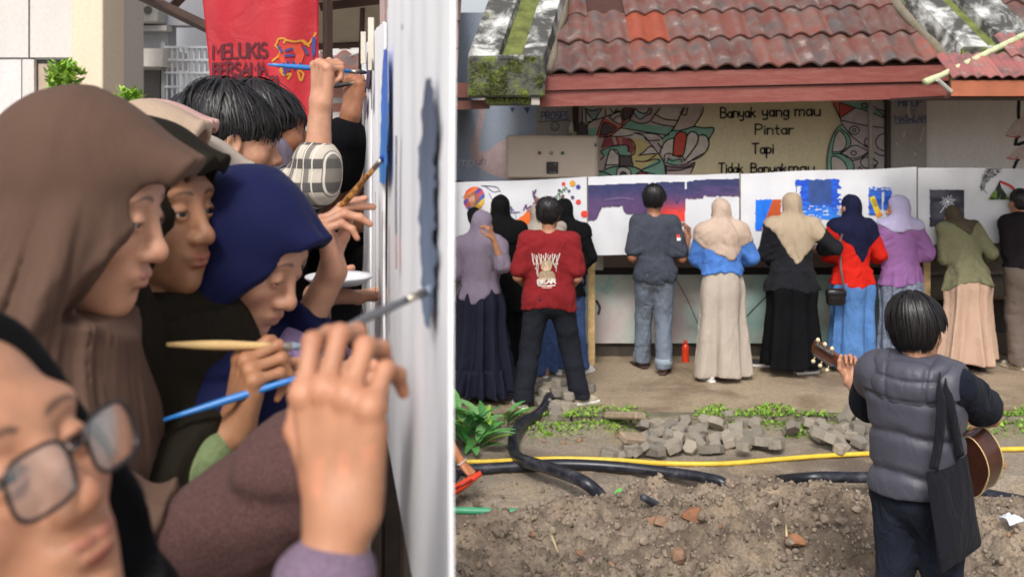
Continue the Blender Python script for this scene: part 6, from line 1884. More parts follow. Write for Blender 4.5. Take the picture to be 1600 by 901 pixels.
# 7 beige hijab, blue top, cream skirt
h_ = Far(1128, 9.2, 1.62, 'woman in a beige pink hijab, blue top and long cream skirt', rz=3, lean=3, hyaw=14, hpitch=-8, width=.94)
h_.reach('L', h_.px(1110, 400, 9.48), V3(-.7, -.2, -1)); h_.reach('R', h_.px(1148, 400, 9.48), V3(.7, -.2, -1)); h_.hands(); h_.foot('L', (1108, 596), toe=(-.3, 1)); h_.foot('R', (1142, 590), toe=(.3, 1)); h_.bd(SK_MID)
h_.cl('hijab', hijab_field(h_.f, over=top_field(h_.f, 1.25, .04, .06, .05, 8, .012, True, .045, .02), zb=.19, slope=.62, off=.046, seed=21, amp=.014, arms=.45, shift=.02), cloth('beige_pink', srgb(186, 164, 148), .06), .009)
h_.cl('top', top_field(h_.f, 1.25, .04, .06, .05, 8, .012, True, .045, .02), cloth('cornflower', srgb(76, 122, 196), .12, 500, .3, .7, .5, 8), .0105)
h_.cl('skirt', skirt_field(h_.f, .05, 1.02, .235, .2, .15, .115, 5, .030, 13, bulge=.02), cloth('cream_skirt', srgb(176, 164, 152), .05), .0105)
h_.shoes(plain('white_shoe', srgb(206, 202, 198), .7), WHITE_SOLE)
# 8 tan hijab, black shirt, black wide trousers
i_ = Far(1238, 9.35, 1.66, 'woman in a tan hijab, long black shirt and wide black trousers mid stride', rz=-4, lean=2, hyaw=10, hpitch=-6, width=1.04)
i_.reach('L', i_.px(1212, 410, 9.62), V3(-.8, -.3, -1)); i_.reach('R', i_.px(1286, 388, 9.5), V3(1, -.2, -1)); i_.hands()
i_.foot('L', (1198, 573), toe=(-.9, .3)); i_.foot('R', (1252, 584), toe=(.85, .35)); i_.bd(SK_MID)
i_.cl('hijab', hijab_field(i_.f, over=top_field(i_.f, 1.85, .034, -.13, .04, 9, .010, True, .035, .02), zb=.10, slope=1.25, off=.046, seed=31, amp=.013, arms=.5, shift=.03), cloth('tan_hijab', srgb(170, 152, 130), .06), .009)
i_.cl('shirt', top_field(i_.f, 1.85, .034, -.13, .04, 9, .013, True, .035, .02, under=skirt_field(i_.f, .055, .95, .26, .19, .17, .13, 7, .03, 17, bulge=.03)), cloth('black_shirt', srgb(30, 30, 35), .2, 500, .2, .8, .5, 10), .0105)
i_.cl('trousers', skirt_field(i_.f, .085, .95, .25, .19, .17, .13, 7, .03, 17, bulge=.03), cloth('black_wide', srgb(15, 15, 18), .2), .0105)
i_.shoes(plain('black_canvas', srgb(36, 34, 36), .8), WHITE_SOLE)
# phone in her right hand
mb = MB(); pc = i_.px(1291, 371, 9.58); mb.box(pc - V3(.032, .005, .06), pc + V3(.032, .005, .06), bevel=.004)
# 9 navy hijab, red top
j_ = Far(1332, 9.5, 1.63, 'woman in a navy hijab and bright red top with a small black shoulder bag', rz=2, lean=3, hyaw=22, hpitch=-10, width=.92)
j_.reach('L', j_.px(1312, 400, 9.72), V3(-.7, -.3, -1)); j_.reach('R', j_.px(1356, 408, 9.72), V3(.5, -.3, -1)); j_.hands(); j_.foot('L', (1318, 580)); j_.foot('R', (1350, 578)); j_.bd(SK_MID)
j_.cl('hijab', hijab_field(j_.f, over=top_field(j_.f, 1.3, .026, -.10, .032, 11, .008, True, .03, .02), zb=.13, slope=1.15, off=.036, seed=41, amp=.013, arms=.35, shift=.05), cloth('navy_hijab_far', srgb(26, 28, 54), .08), .009)
jt = j_.cl('top', top_field(j_.f, 1.3, .026, -.10, .032, 11, .012, True, .03, .02, under=skirt_field(j_.f, .06, .95, .225, .19, .165, .125, 6, .028, 23)), cloth('bright_red', srgb(196, 36, 26), .07), .0105)
j_.cl('skirt', skirt_field(j_.f, .06, .95, .225, .19, .165, .125, 6, .028, 23), cloth('denim_skirt', srgb(84, 124, 178), .28, 260, .1, .9, .5, 12), .0105)
j_.shoes(plain('black_canvas', srgb(36, 34, 36), .8), WHITE_SOLE)
bag = thing('shoulder_bag', P(1306, 464, 9.24), 'small glossy black shoulder bag hanging at the red top woman left hip', 'bag')
LEA = plain('black_leather', srgb(22, 21, 23), .35)
mb = MB(); bc = P(1306, 464, 9.24); mb.box(bc - V3(.085, .035, .075), bc + V3(.085, .035, .07), bevel=.02); mb.obj('pouch', LEA, bag, True)
mb = MB(); mb.box(bc - V3(.088, .042, -.0), bc + V3(.088, .040, .075), bevel=.015); mb.obj('flap', LEA, bag, True)
mb = MB(); mb.tube([bc + V3(.07, -.03, .06), P(1314, 420, 9.28), P(1312, 380, 9.33), P(1316, 366, 9.40)], [.010] * 4, 6); mb.obj('strap', plain('grey_strap', srgb(96, 84, 84), .7), bag, True)
# 10 lilac hijab, purple top, face turned left
k_ = Far(1407, 9.55, 1.62, 'woman in a lilac hijab and purple T-shirt with her face turned left', rz=2, lean=3, hyaw=72, hpitch=-8, width=.92)
k_.reach('L', k_.px(1392, 405, 9.76), V3(-.5, -.3, -1)); k_.reach('R', k_.px(1424, 410, 9.76), V3(.5, -.3, -1)); k_.hands(); k_.foot('L', (1395, 580)); k_.foot('R', (1422, 578)); k_.bd(SK_MID, fine=True, head_h=.004)
k_.cl('hijab', hijab_field(k_.f, over=top_field(k_.f, .9, .026, -.09, .035, 13, .009, True, .032, .022), zb=.40, slope=.25, off=.03, seed=51, amp=.010, arms=.1), cloth('pale_lilac', srgb(170, 162, 192), .05), .009)
k_.cl('top', top_field(k_.f, .9, .026, -.09, .035, 13, .013, True, .032, .022, under=skirt_field(k_.f, .06, .95, .21, .18, .16, .12, 12, .03, 27)), cloth('mauve_jersey', srgb(138, 96, 146), .07), .0105)
k_.cl('skirt', skirt_field(k_.f, .06, .95, .21, .18, .16, .12, 12, .03, 27), cloth('striped_grey', srgb(120, 128, 146), .45, 40, .1), .0115)
k_.shoes(plain('black_canvas', srgb(36, 34, 36), .8), WHITE_SOLE)
# 11 olive jacket, bending
l_ = Far(1513, 9.5, 1.62, 'woman in a brown hijab and olive jacket bending towards the canvas', rz=10, lean=20, hyaw=0, hpitch=-34, width=.94, hc=(0.0, .25, 1.415))
l_.reach('L', l_.px(1486, 405, 9.78), V3(-.6, -.6, -1)); l_.reach('R', l_.px(1530, 405, 9.8), V3(.5, -.6, -1)); l_.hands(); l_.foot('L', (1500, 578)); l_.foot('R', (1530, 578)); l_.bd(SK_MID)
l_.cl('hijab', hijab_field(l_.f, over=top_field(l_.f, 1.8, .034, -.12, .06, 15, .012, True, .032, .016), zb=.37, slope=.7, off=.040, seed=61, amp=.012, arms=.1, shift=.02, wide=.04), cloth('dark_brown_hijab', srgb(84, 74, 60), .08), .009)
l_.cl('jacket', top_field(l_.f, 1.8, .034, -.12, .06, 15, .015, True, .032, .016, under=skirt_field(l_.f, .09, .98, .245, .2, .16, .12, 8, .040, 33)), cloth('olive_jacket', srgb(122, 120, 92), .08, 500, .2, .85, .5, 9), .0105)
l_.cl('skirt', skirt_field(l_.f, .09, .98, .245, .2, .16, .12, 8, .040, 33), cloth('pink_beige_skirt', srgb(188, 158, 138), .05), .0105)
l_.shoes(plain('black_canvas', srgb(36, 34, 36), .8), DARK_SOLE)
# 12 right edge
m_ = Far(1603, 9.55, 1.68, 'person in a dark jacket and brown cargo trousers cut by the right edge', rz=12, lean=6)
m_.reach('L', m_.px(1592, 395, 9.74), V3(-.8, -.5, -.8)); m_.reach('R', m_.px(1625, 395, 9.74)); m_.hands(); m_.foot('L', (1592, 577), toe=(-.3, 1)); m_.foot('R', (1630, 577)); m_.bd(SK_MID, fem=False)
m_.cl('jacket', top_field(m_.f, 1.85, .04, .02, .02, 17, .012, False, .035, .01, under=trousers_field(m_.f, .04, .03, 19, .012)), cloth('dark_jacket', srgb(34, 30, 34), .12), .011)
m_.cl('trousers', trousers_field(m_.f, .04, .03, 19, .012), cloth('brown_cargo', srgb(108, 96, 88), .12), .0105)
hair_cap(m_.f, m_.root, 13)
m_.shoes(plain('patterned_slip', srgb(196, 186, 164), .7, 0, .4, 70), plain('tan_sole', srgb(190, 176, 150), .8))
# brushes held at the wall
paint_brush(P(735, 302, 9.5), P(722, 309, 9.70), plain('brush_tan', srgb(196, 164, 116), .5), plain('bristle_dark', srgb(50, 46, 60), .8), 'thin brush in the raised left hand at the rainbow balloon', .004)
paint_brush(P(803, 352, 9.5), P(790, 331, 9.72), plain('brush_violet', srgb(120, 100, 150), .5), plain('bristle_dark', srgb(50, 46, 60), .8), 'violet handled brush held upright before the blue sketch', .004)
paint_brush(P(846, 318, 9.5), P(834, 303, 9.72), plain('brush_black', srgb(30, 28, 30), .5), plain('bristle_dark', srgb(50, 46, 60), .8), 'black brush held against the purple strokes', .004)
paint_brush(P(1076, 362, 9.45), P(1068, 345, 9.72), plain('brush_black', srgb(30, 28, 30), .5), plain('bristle_red', srgb(190, 60, 40), .8), 'short black brush in the grey shirt man right hand', .004)
ph = thing('phone', P(1291, 371, 9.5), 'dark phone held up beside the red top', 'phone')
mb = MB(); bc = P(1291, 371, 9.5); Mr = Matrix.Translation(bc.tolist()) @ Matrix.Rotation(R(30), 4, 'Y'); mb.box((-.035, -.005, -.06), (.035, .005, .06), M=Mr, bevel=.004); mb.obj('phone_case', plain('phone_black', srgb(34, 36, 44), .3), ph)
mb = MB(); mb.box((-.031, -.0065, -.054), (.031, -.0052, .054), M=Mr); mb.obj('phone_screen', plain('phone_glass', srgb(70, 84, 104), .1), ph)

# ------------------------------------------------------------------ the guitarist in the foreground
gt = Far(1434, 4.05, 1.62, 'young man in a padded grey vest seen from behind playing a guitar', rz=-38, group=None, lean=-1, hyaw=-12, hpitch=-6, hroll=-4, width=1.0)
k = gt.f.k
gt.reach('R', gt.L((2.03, 4.30, 1.08)), V3(1, -.45, -.45)); gt.reach('L', gt.L((1.51, 4.57, 1.17)), V3(-.1, .4, -1))
gC = V3(1.81, 4.26, .99); gH = V3(1.446, 4.72, 1.245)
gt.hands(uR=V3(-.8, .5, -.2), nR=V3(0, -1, .0), uL=V3(-.1, .35, .75), nL=V3(.35, -.6, .3), curlL=((60, 70, 40),) * 4)
gt.foot('L', (0, 0), 1) if False else None
gt.f.J['anL'] = V3(-.12, -.02, .08); gt.f.J['anR'] = V3(.13, .03, .08); gt.f.foot = {'L': (-.2, 1), 'R': (.25, 1)}
gzz = gz_at(gt.loc[0], 4.1)
gt.bd(SK_LIGHT, fem=False, fine=True, head_h=.0035, hand_h=.003, h=.011)
VEST = cloth('vest_grey', srgb(76, 76, 87), .1, 420, .15, .46, .14, 14); VEST.node_tree.nodes['Principled BSDF'].inputs['Specular IOR Level'].default_value = .4
SM = rot3(0)
def vest(p):
    q = gt.f.tq(p); d = gt.f.torso(p, False) - .050 * k
    rx, ry = .180, .155
    con = (np.sqrt((q[:, 0] / rx) ** 2 + (q[:, 1] / ry) ** 2) - 1) * .165; con = np.maximum(con, q[:, 2] - .40)
    d = smin(d, con * k, .05); d = smin(d, gt.f.shoulders(p, .056) - .034 * k, .05)
    d = smax(d, np.abs(q[:, 0] ) * k - .190 * k, .03)
    qq = q[:, 2] + .018 * np.abs(q[:, 0]) * 6 + .006 * np.sin(q[:, 0] * 16)
    ph_ = (qq + .05) / .155; fr = np.abs(ph_ - np.round(ph_)) * 2
    d = d + .016 * k * (1 - np.clip(fr * 2.2, 0, 1)) ** 1.5 * (q[:, 2] < .40)
    vert = np.abs(np.abs(q[:, 0]) - .02)
    d = d + fold(q, (6, 6, 9), 5, .0055) + fold(q, (22, 22, 5), 8, .0035) * (1 - np.clip(fr * 1.2, 0, .8))
    d = np.maximum(d, (.005 + .01 * np.sin(q[:, 0] * 9) - q[:, 2]) * k)
    d = smin(d, gt.f.arm(p, 'L', .034 * k, .22), .04)
    d = smax(d, -(gt.f.arm(p, 'R', .014 * k, .9)), .012)
    return smax(d, -cap(p, gt.f.J['neck'] - V3(0, 0, .05), gt.f.J['neck'] + V3(0, .03, .2), .066 * k), .01)
gt.cl('vest', vest, VEST, .0075)
def hood(p):
    q = gt.f.tq(p) / 1.0
    d = ell(q, (0, -.105, .44), (.150, .075, .105))
    d = smin(d, ell(np.stack([np.abs(q[:, 0]), q[:, 1], q[:, 2]], 1), (.105, -.03, .515), (.055, .085, .045)), .03)
    d = smin(d, ell(q, (0, -.115, .505), (.115, .04, .04)), .02)
    d = smax(d, -ell(q, (0, -.005, .585), (.085, .10, .095)), .02)
    g1 = np.abs(np.abs(q[:, 0]) - .075 - .03 * (q[:, 2] - .40)); d = d + .010 * np.exp(-(g1 / .007) ** 2)
    g2 = np.abs(q[:, 2] - .475 - .25 * q[:, 0] ** 2); d = d + .009 * np.exp(-(g2 / .006) ** 2)
    g3 = np.abs(q[:, 2] - .395 - .3 * q[:, 0] ** 2); d = d + .006 * np.exp(-(g3 / .006) ** 2)
    return (d + fold(q, (10, 10, 8), 6, .006) + fold(q, (24, 24, 18), 9, .0015)) * k
gt.cl('hood', hood, VEST, .0065)
def tee(p):
    q = gt.f.tq(p); d = np.maximum(gt.f.torso(p, False) - .012, (-.02 - q[:, 2]) * k)
    for S in 'LR': d = smin(d, gt.f.arm(p, S, .026 * k, .92, .018), .03)
    d = smax(d, -cap(p, gt.f.J['neck'], gt.f.J['neck'] + V3(0, .02, .2), .056 * k), .006)
    return d + fold(p, (13, 13, 16), 3, .008)
gt.cl('shirt', tee, cloth('navy_tee', srgb(26, 30, 42), .1, 600, .2, .9, .6, 10), .008)
gt.cl('trousers', trousers_field(gt.f, .022, .004, 21, .012, .06), cloth('dark_denim', srgb(38, 43, 56), .25, 300, .1, .9, .7, 12), .0085)
hair_cap(gt.f, gt.root, 17, .004, 1.04, nape=-.07); hair_strands(gt.f, gt.root, 3600, crown=(.0, -.03), seed=5, vol=1.115, length=.19, width=.0042, low=-.006)
gt.shoes(plain('black_canvas', srgb(36, 34, 36), .8), WHITE_SOLE)
# back pocket flaps and stitching
for sx in (-1, 1):
    mb = MB(); pv = gt.f.J['pelvis']; pts = [pv + V3(sx * .02, -.135, -.06), pv + V3(sx * .14, -.118, -.05)]
# tote bag
tote = thing('tote_bag', P(1490, 800, 3.8), 'plain black cloth tote bag hanging from the guitarist right shoulder', 'bag')
TOT = cloth('tote_black', srgb(28, 28, 35), .12, 500, .2, .9, .5, 9)
tl, tr, br, bl = P(1448, 737, 3.74), P(1510, 708, 3.90), P(1533, 852, 3.90), P(1470, 896, 3.72)
V = []; n = 14
for sgn in (-1, 1):
    nr = unit(np.cross(tr - tl, bl - tl)); nr = nr if nr[1] < 0 else -nr
    for i in range(n + 1):
        for j in range(n + 1):
            u, v_ = i / n, j / n; q = (tl * (1 - u) + tr * u) * (1 - v_) + (bl * (1 - u) + br * u) * v_
            edge = min(u, 1 - u, 1 - v_, .3) / .3; bul = .034 * max(0.0, edge) ** .5 * (.35 + .65 * v_)
            q = q + nr * sgn * -1 * (bul * -1 if sgn > 0 else bul * -1) * (1 if sgn < 0 else -1) * -1
            q = q + nr * .012 * vnoise(np.array([[u * 3.2, v_ * 1.6, 4.0 + sgn]]), 5)[0] + V3(0, 0, -.012 * math.sin(u * PI) * (1 - v_))
            V.append(q)
m = n + 1; Fq = []
for sgi in (0, 1):
    o_ = sgi * m * m
    for i in range(n):
        for j in range(n):
            q4 = (o_ + i * m + j, o_ + (i + 1) * m + j, o_ + (i + 1) * m + j + 1, o_ + i * m + j + 1); Fq.append(q4 if sgi == 0 else q4[::-1])
mk('bag_body', V, Fq, TOT, tote, True)
def strap(a_, mid, b_, w=.021, name='strap'):
    pts = spline([a_] + mid + [b_], 24); T = np.gradient(pts, axis=0); V = []
    for q, t in zip(pts, T):
        t = unit(t); sd = unit(np.cross(t, V3(-.3, 1, .15)))
        V += [q - sd * w, q + sd * w]
    Fq = [(2 * i, 2 * i + 1, 2 * i + 3, 2 * i + 2) for i in range(len(pts) - 1)]
    o = mk(name, V, Fq, TOT, tote, True); md = o.modifiers.new('thickness', 'SOLIDIFY'); md.thickness = .004; return o
strap(P(1458, 733, 3.745), [P(1466, 690, 3.76), P(1470, 640, 3.76), P(1468, 604, 3.80)], P(1466, 578, 3.97))
strap(P(1500, 713, 3.87), [P(1492, 670, 3.84), P(1484, 630, 3.82), P(1478, 602, 3.86)], P(1474, 580, 3.99), .018)
# guitar
gu = thing('guitar', gC, 'brown acoustic guitar with pale tuning pegs held by the young man', 'guitar')
ax = unit(gH - gC); nf = V3(.96, .26, .10); nf = unit(nf - ax * (nf @ ax)); sdv = np.cross(nf, ax)
def gp(u, s_, t): return gC + ax * u + sdv * s_ + nf * t
out = []
for t in np.linspace(0, 2 * PI, 56, endpoint=False):
    u = -math.cos(t) * .215; x = (u + .215) / .43
    w = .160 * math.sqrt(max(0, 1 - ((x - .30) / .31) ** 2)) if x < .34 else 0
    w2 = .122 * math.sqrt(max(0, 1 - ((x - .78) / .23) ** 2)) if x > .55 else 0
    w3 = .104 * math.exp(-((x - .57) / .22) ** 2)
    w_ = max(w, w2, w3 if .2 < x < .85 else 0); out.append((u, w_ * (1 if math.sin(t) >= 0 else -1)))
out = np.array(out)
for _ in range(2): out = (np.roll(out, 1, 0) + 2 * out + np.roll(out, -1, 0)) / 4
no = len(out); V = []; 
for tt in (-.052, .048):
    for u, w_ in out: V.append(gp(u, w_, tt))
Fq = [(i, (i + 1) % no, no + (i + 1) % no, no + i) for i in range(no)]
MAHO = plain('mahogany', srgb(74, 42, 32), .28, 0, .3, 12, 0, 60, .4); SPR = plain('spruce', srgb(196, 152, 96), .3, 0, .12, 30, 0, 60, .4)
mk('side', V, Fq + [tuple(range(no))[::-1]], MAHO, gu, True, auto=40)
mk('soundboard', [gp(u * .998, w_ * .998, .049) for u, w_ in out] + [gp(u * .998, w_ * .998, .046) for u, w_ in out], [tuple(range(no)), tuple(range(no, 2 * no))[::-1]] + [(i, no + i, no + (i + 1) % no, (i + 1) % no) for i in range(no)], SPR, gu, False)
for tt, nm in ((.047, 'binding'), (-.051, 'binding')):
    mb = MB(); mb.tube([gp(u * 1.003, w_ * 1.003, tt) for u, w_ in out], .0032, 6, closed=True); mb.obj(nm, plain('binding_cream', srgb(206, 176, 126), .4), gu, True)
mb = MB(); mb.tube([gp(.08, 0, .051), gp(.08, 0, .0525)], .048, 24); mb.obj('sound_hole', plain('hole_dark', srgb(24, 18, 16), .9), gu, True)
Lh = float(np.linalg.norm(gH - gC))
mb = MB(); mb.tube([gp(.19, 0, .035), gp(Lh - .06, 0, .035)], [.029, .023], 12); mb.obj('neck', plain('neck_wood', srgb(150, 96, 66), .35, 0, .15, 20), gu, True)
mb = MB(); mb.add([gp(.10, -.026, .054), gp(.10, .026, .054), gp(Lh - .055, .022, .054), gp(Lh - .055, -.022, .054), gp(.10, -.026, .048), gp(.10, .026, .048), gp(Lh - .055, .022, .048), gp(Lh - .055, -.022, .048)], [(0, 1, 2, 3), (7, 6, 5, 4), (0, 4, 5, 1), (1, 5, 6, 2), (2, 6, 7, 3), (3, 7, 4, 0)]); mb.obj('fretboard', plain('fretboard', srgb(48, 32, 28), .5), gu)
hb = [( -.06, .024), (-.03, .031), (.07, .038), (.085, .034), (.09, .0), (.085, -.034), (.07, -.038), (-.03, -.031), (-.06, -.024)]
V = [gp(Lh + u, w_, .040 - .10 * (u + .06)) for u, w_ in hb] + [gp(Lh + u, w_, .024 - .10 * (u + .06)) for u, w_ in hb]; n9 = len(hb)
mk('headstock', V, [tuple(range(n9)), tuple(range(n9, 2 * n9))[::-1]] + [(i, n9 + i, n9 + (i + 1) % n9, (i + 1) % n9) for i in range(n9)], plain('headstock_wood', srgb(104, 62, 46), .35, 0, .2, 20), gu, False)
PEG = plain('peg_cream', srgb(220, 206, 166), .35); CHR = plain('chrome', srgb(190, 186, 180), .25, .9)
for sd_ in (-1, 1):
    mb = MB(); mb.add([gp(Lh + u, sd_ * .030 + w_, .020 - .1 * (u + .06)) for u in (-.028, .068) for w_ in (-.005, .005)] + [gp(Lh + u, sd_ * .030 + w_, .012 - .1 * (u + .06)) for u in (-.028, .068) for w_ in (-.005, .005)], [(0, 1, 3, 2), (6, 7, 5, 4), (0, 4, 5, 1), (2, 3, 7, 6), (0, 2, 6, 4), (1, 5, 7, 3)]); mb.obj('tuner_plate', CHR, gu)
    for i in range(3):
        u = -.018 + i * .038; b0 = gp(Lh + u, sd_ * .034, .018 - .1 * (u + .06)); b1 = gp(Lh + u, sd_ * .056, .012 - .1 * (u + .06)); b2 = gp(Lh + u, sd_ * .072, .008 - .1 * (u + .06))
        mb = MB(); mb.tube([b0, b1], .003, 6); mb.tube([b1 - (b2 - b1) * .1, b1 + (b2 - b1) * .4, b2], [.006, .0105, .007], 10); mb.obj('tuning_peg', PEG, gu, True)
mb = MB()
for i in range(6):
    s_ = (i - 2.5) * .0075; mb.tube([gp(-.10, s_, .058), gp(Lh - .05, s_ * .8, .058)], .0008, 4)
st = mb.obj('string', CHR, gu); tag(st, kind='stuff')
# arm of a worker at the left edge
w_ = Far(633, 6.6, 1.62, 'kneeling worker at the far left edge reaching out an arm with a beaded bracelet', rz=-82, group=None, lean=18, hyaw=0, hpitch=-20)
for n_ in ('pelvis', 'neck', 'hc', 'shL', 'shR', 'elL', 'elR', 'wrL', 'wrR'): w_.f.J[n_] = w_.f.J[n_] - V3(0, 0, .67)
for S, sx in (('L', -1), ('R', 1)):
    w_.f.J['hip' + S] = V3(sx * .085, 0, .21); w_.f.J['kn' + S] = V3(sx * .13, .27, .05); w_.f.J['an' + S] = V3(sx * .11, -.12, .07); w_.f.foot = {'L': (0, -1), 'R': (0, -1)}
w_.reach('R', w_.L(P(723, 724, 6.45)), V3(-.1, -.8, .3)); w_.reach('L', w_.L(P(690, 780, 6.7)))
w_.hands(uR=w_.L(P(742, 745, 6.42)) - w_.f.J['wrR'], nR=V3(-.3, -.3, -1), curlR=((50, 70, 40),) * 4); w_.bd(srgb(196, 128, 88), fem=False)
w_.cl('shirt', top_field(w_.f, .8, .02, -.06, .02, 3), cloth('worker_shirt', srgb(70, 74, 84)), .013); w_.cl('trousers', trousers_field(w_.f, .02, .01, 3), cloth('worker_trousers', srgb(60, 60, 66)), .013); hair_cap(w_.f, w_.root, 4)
w_.shoes(plain('black_canvas', srgb(36, 34, 36), .8), DARK_SOLE)
br_ = w_.f.J['wrR']; axb = unit(br_ - w_.f.J['elR']); a1 = unit(np.cross(axb, V3(0, 0, 1))); b1 = np.cross(axb, a1)
mb = MB(); mb.tube([br_ - axb * .012 + (a1 * math.cos(t) + b1 * math.sin(t)) * .031 for t in np.linspace(0, 2 * PI, 22, endpoint=False)], .004, 6, closed=True); local_mesh('bracelet', w_.root, np.concatenate(mb.V), mb.F, plain('bracelet_silver', srgb(206, 200, 196), .3))
tool = thing('hand_tool', P(728, 752, 6.40), 'bright orange red handled tool in the worker hand at the left edge', 'tool')
mb = MB(); mb.tube([P(700, 771, 6.36), P(724, 757, 6.38), P(752, 738, 6.40)], [.030, .028, .016], 10); mb.obj('handle', plain('tool_red', srgb(222, 70, 40), .35, 0, .06, 8), tool, True)
mb = MB(); mb.tube([P(706, 765, 6.34), P(738, 748, 6.36)], .008, 8); mb.obj('trigger', plain('tool_dark', srgb(150, 44, 30), .4), tool, True)
# ------------------------------------------------------------------ the terrace with the near painters
ZT = .70
bx = lambda d_: -.1794 * d_ + .1004                                        # plan line of the near canvases
mb = MB()
poly = [(-9, -2.5), (1.2, -2.5), (1.2, .2), (bx(.6) + .09, .6), (bx(3.2) + .06, 3.2), (bx(9) + .06, 9.0), (bx(9) + .06, 14), (-9, 14)]
n = len(poly); mb.add([(x, y, ZT) for x, y in poly] + [(x, y, -.5) for x, y in poly], [tuple(range(n)), tuple(range(n, 2 * n))[::-1]] + [(i, n + i, n + (i + 1) % n, (i + 1) % n) for i in range(n)])
tag(mb.obj('terrace', dirty_wall('terrace_tiles', srgb(150, 146, 140), srgb(104, 98, 90), .5, .7, .1, 2, (1, 1, 1))), kind='structure')
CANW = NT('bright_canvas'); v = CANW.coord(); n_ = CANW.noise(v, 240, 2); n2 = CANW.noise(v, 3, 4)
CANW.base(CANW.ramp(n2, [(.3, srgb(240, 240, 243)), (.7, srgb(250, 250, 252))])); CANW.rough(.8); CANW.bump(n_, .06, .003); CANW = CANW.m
def near_canvas(d0, d1, zt0, zt1, zb0, zb1, label, off=0.0, paint=None):
    root = thing('painting_canvas', (bx((d0 + d1) / 2), (d0 + d1) / 2, (zb0 + zb1) / 2), label, 'canvas', 'white canvases beside the near painters')
    tv = unit(V3(-.1794, 1, 0)); nv = unit(V3(-1, -.1794, 0))             # nv faces the painters
    n1, n2_ = 60, 24; V = []
    for i in range(n1 + 1):
        t = i / n1; d_ = d0 + (d1 - d0) * t
        for kk in range(n2_ + 1):
            u = kk / n2_
            z = (zb0 + (zb1 - zb0) * t) * u + (zt0 + (zt1 - zt0) * t + .006 * math.sin(t * 17) * (t > .3) + .004 * math.sin(t * 41)) * (1 - u)
            w = .003 * math.sin(t * 11 + 2 * u) * math.sin(u * PI) + .003 * math.sin(t * 37) * (1 - u)
            V.append(V3(bx(d_), d_, z) + nv * (w + off))
    m = n2_ + 1
    Fq = [(i * m + k, (i + 1) * m + k, (i + 1) * m + k + 1, i * m + k + 1) for i in range(n1) for k in range(n2_)]
    N = len(V); V = V + [q - nv * .004 for q in V]
    rim = []
    for i in range(n1): rim += [(i * m, i * m + N, (i + 1) * m + N, (i + 1) * m), (i * m + n2_, (i + 1) * m + n2_, (i + 1) * m + n2_ + N, i * m + n2_ + N)]
    for k in range(n2_): rim += [(k, k + 1, k + 1 + N, k + N), (n1 * m + k, n1 * m + k + N, n1 * m + k + 1 + N, n1 * m + k + 1)]
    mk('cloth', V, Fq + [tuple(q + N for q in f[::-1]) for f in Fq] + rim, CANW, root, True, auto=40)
    ds_ = max(d0 + .02, 1.25)
    for z_ in (.06, .94):
        a_ = V3(bx(ds_), ds_, zb0 * z_ + zt0 * (1 - z_)) - nv * .026; b_ = V3(bx(d1 - .02), d1 - .02, zb1 * z_ + zt1 * (1 - z_)) - nv * .026
        mb = MB(); mb.tube([a_, b_], .014, 4); mb.obj('frame_rail', TIMB, root)
    for d_ in (max(d0 + .04, 1.45), d1 - .04):
        q = V3(bx(d_), d_, 0) - nv * .045; mb = MB(); mb.box((q[0] - .018, q[1] - .018, ZT), (q[0] + .018, q[1] + .018, (zt0 + zt1) / 2 + .03), bevel=.003); mb.obj('leg', plain('dark_timber', srgb(58, 46, 40), .8, 0, .2, 20), root)
    return root, nv
def board_map(off):
    """photo pixel -> point on the near canvas plane"""
    def to(q, z):
        d_ = 160.6 / np.maximum(q[:, 0] - 513, 1.0)
        X = bx(d_); return np.stack([X - (off + .0006 + .0002 * min(z, 30)), d_, H - (q[:, 1] - HOR) * d_ / F], 1)
    return to
n1c, nv_ = near_canvas(.832, 1.78, 2.56, 2.545, 1.80, 1.80, 'bright near canvas with broad blue grey brush strokes at its edge')
n2c, _ = near_canvas(1.795, 2.36, 2.515, 2.535, 1.80, 1.80, 'middle near canvas with one bright blue vertical stroke', .002)
n3c, _ = near_canvas(2.375, 3.05, 2.53, 2.55, 1.80, 1.80, 'farthest near canvas with dark purple strokes and sticks above it', .001)
mbs = [(575.5, 50, 2.55, 100), (589, 28, 2.15, 110)]
for px, py, d_, y1 in mbs:
    q0, q1 = P(px, py, d_), P(px, y1, d_); s_ = V3(-.012, 0, 0); mb = MB(); mb.box(np.minimum(q0, q1) + s_ - V3(.006, .006, 0), np.maximum(q0, q1) + s_ + V3(.006, .006, 0)); mb.obj('stick', plain('pale_stick', srgb(206, 198, 184), .7), n3c)
